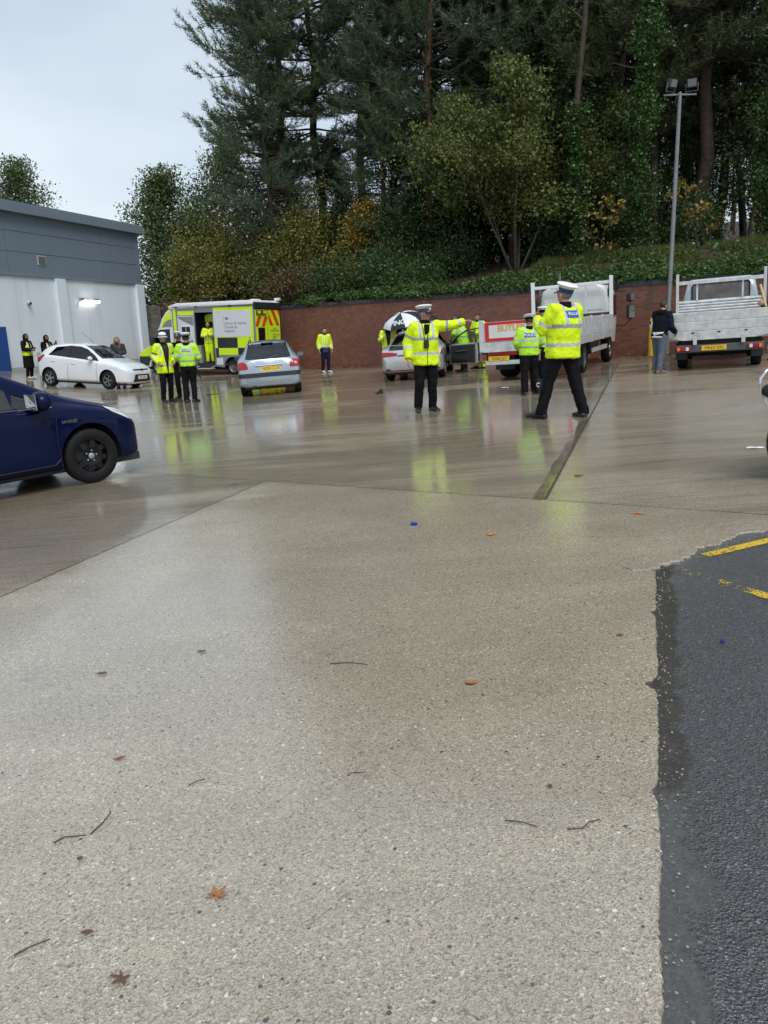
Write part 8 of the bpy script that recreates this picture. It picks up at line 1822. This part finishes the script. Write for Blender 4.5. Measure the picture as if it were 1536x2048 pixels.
twig('bent twig with a knob left of the big leaf', [(-1.053, 2.083, 0), (-1.03, 2.10, 0.006), (-0.99, 2.104, 0.004), (-0.963, 2.111, 0.001)], 0.0024)
twig('forked curled stalk beside the bent twig', [(-0.95, 2.115, 0), (-0.925, 2.16, 0.008), (-0.915, 2.20, 0.012), (-0.925, 2.222, 0.006)], 0.0026)
twig('long thin twig in the middle of the concrete', [(-0.269, 3.257, 0), (-0.18, 3.25, 0.003), (-0.097, 3.22, 0)], 0.0024)
twig('crossed thin twig right of the middle', [(-0.145, 2.352, 0), (-0.12, 2.35, 0.002), (-0.094, 2.353, 0)], 0.0018)
twig('short slanted twig above the big leaf', [(-0.698, 2.35, 0), (-0.67, 2.37, 0.003), (-0.649, 2.38, 0)], 0.0018)
twig('bent thin twig near the right slab edge', [(0.334, 2.036, 0), (0.38, 2.02, 0.004), (0.424, 1.996, 0)], 0.0018)
twig('wavy thin twig beside the asphalt edge', [(0.508, 1.975, 0), (0.55, 1.97, 0.004), (0.58, 2.0, 0.002), (0.613, 2.01, 0)], 0.0018)
M_CAPBL = pm('blue_plastic', (0.012, 0.03, 0.24), 0.3)
for (x, y, r, lab) in ((0.225, 5.682, 0.027, 'blue bottle cap on the concrete slab'), (1.491, 3.193, 0.011, 'small blue cap lying on the dark asphalt')):
    o = tag(MB().lathe([(r, 0), (r, r*0.55), (r*0.9, r*0.62), (r*0.3, r*0.60), (0.001, r*0.60)], 20, caps=False).build('bottle_cap', M_CAPBL, None, 40), lab, 'bottle cap'); o.location = (x, y, gz(x))
o = tag(MB().prism([(-0.10, 0.0), (0.06, 0.004), (0.10, 0.0), (0.09, 0.06), (0.085, 0.11), (0.03, 0.10), (-0.02, 0.045)], -0.04, 0.04).build('rubber_scrap', M_INK, None, bev=0.012), 'black pointed rubber scrap lying on the wet yard', 'scrap'); o.location = (-0.03, 18.3, gz(0)); o.rotation_euler = (0, 0, 0.1)
M_PAPER = pm('white_paper', (0.72, 0.73, 0.74), 0.5)
for (x, y, w, d, lab) in ((2.763, 17.16, 0.15, 0.10, 'white scrap of paper left of the lorry tyre'), (3.80, 7.74, 0.17, 0.07, 'white scrap of paper beside the motorcycle')):
    V = [(w*(i/3-0.5), d*(j/2-0.5), 0.004 + 0.014*noise.noise((i*1.3+x, j*1.7, 2))+0.008) for j in range(3) for i in range(4)]
    o = tag(MB().add(V, [(j*4+i, j*4+i+1, j*4+i+5, j*4+i+4) for j in range(2) for i in range(3)]).build('paper_scrap', M_PAPER, None, 60, fixn=False), lab, 'paper'); o.location = (x, y, gz(x)); o.rotation_euler = (0, 0, 0.2)
# needles and bits washed over the asphalt
rg = np.random.default_rng(31); V = []; F = []
for k in range(420):
    s = -rg.uniform(0, 4.2); d = 0.02 + abs(rg.normal())*0.5; p = Vector(ED_A[0]) + Vector(ED_A[1])*s + Vector((ED_A[1][1], -ED_A[1][0]))*d
    a = rg.uniform(0, pi); L = rg.uniform(0.012, 0.055); w = rg.uniform(0.0005, 0.0012); c, q = cos(a), sin(a); z = gz(p.x)-0.0055; i = len(V)
    V += [(p.x-c*L/2-q*w, p.y-q*L/2+c*w, z), (p.x-c*L/2+q*w, p.y-q*L/2-c*w, z), (p.x+c*L/2+q*w, p.y+q*L/2-c*w, z+0.002), (p.x+c*L/2-q*w, p.y+q*L/2+c*w, z+0.002)]; F.append((i, i+1, i+2, i+3))
tag(npmesh('pine_needle_litter', np.array(V), np.array(F), leaf_mat('needle_litter', [(0.06, 0.028, 0.014), (0.15, 0.08, 0.03), (0.26, 0.19, 0.07)], 0.0)), 'scattered brown pine needles on the wet asphalt', 'pine needles', kind='stuff')
# fallen leaves along the foot of the wall
P = []
for k in range(2600):
    s = rg.uniform(-3, 22); d = -abs(rg.normal())*0.75 - 0.05; q = wpt(s, d); P.append((q[0], q[1], gz(q[0])+0.012+0.10*max(0, 1+d*2.2)*rg.uniform(0.2, 1)))
tag(leaves('leaf_drift', np.array(P), 0.085, leaf_mat('drift_leaves', [(0.05, 0.028, 0.014), (0.14, 0.075, 0.03), (0.30, 0.17, 0.04)], 0.1), None, rg, 1.2, 0.6), 'drift of brown fallen leaves along the foot of the brick wall', 'leaves', kind='stuff')

# crumbs of concrete and grit along the broken edge, leaf bits caught in the joints
V = []; F = []; rg = np.random.default_rng(41)
for k in range(300):
    l_ = ED_A if rg.random() < 0.7 else ED_B; s = -rg.uniform(0, 3.6) if l_ is ED_A else rg.uniform(0, 2.4); d = abs(rg.normal())*0.035 + 0.004; p = Vector(l_[0]) + Vector(l_[1])*s + Vector((l_[1][1], -l_[1][0]))*d; r = rg.uniform(0.0018, 0.006); i = len(V); z = gz(p.x)-0.007
    for a in range(5): V.append((p.x+r*cos(a*1.257+k)*rg.uniform(.7, 1.2), p.y+r*sin(a*1.257+k)*rg.uniform(.7, 1.2), z))
    V.append((p.x, p.y, z+r*0.9)); F += [(i+a, i+(a+1) % 5, i+5) for a in range(5)]
tag(npmesh('edge_grit', np.array(V), np.array(F), pm('grit', (0.26, 0.22, 0.165), 0.6, var=0.5, vscale=120)), 'crumbs of broken concrete along the edge of the asphalt', 'grit', kind='stuff')
P = []
for k in range(520):
    q = rg.random()
    if q < 0.45: l_, s = JOINT_T, rg.uniform(-4.0, 5.5)
    elif q < 0.7: l_, s = JOINT_L, -rg.uniform(0, 5.0)
    else: l_, s = JOINT_C, rg.uniform(0, 14.0)
    p = Vector(l_[0]) + Vector(l_[1])*s + Vector((l_[1][1], -l_[1][0]))*rg.normal()*0.022; P.append((p.x, p.y, gz(p.x)+0.006))
tag(leaves('joint_debris', np.array(P), 0.020, leaf_mat('joint_bits', [(0.04, 0.025, 0.015), (0.12, 0.07, 0.035), (0.22, 0.15, 0.06)], 0.0), None, rg, 0.8, 0.75), 'bits of leaf caught in the slab joints', 'debris', kind='stuff')
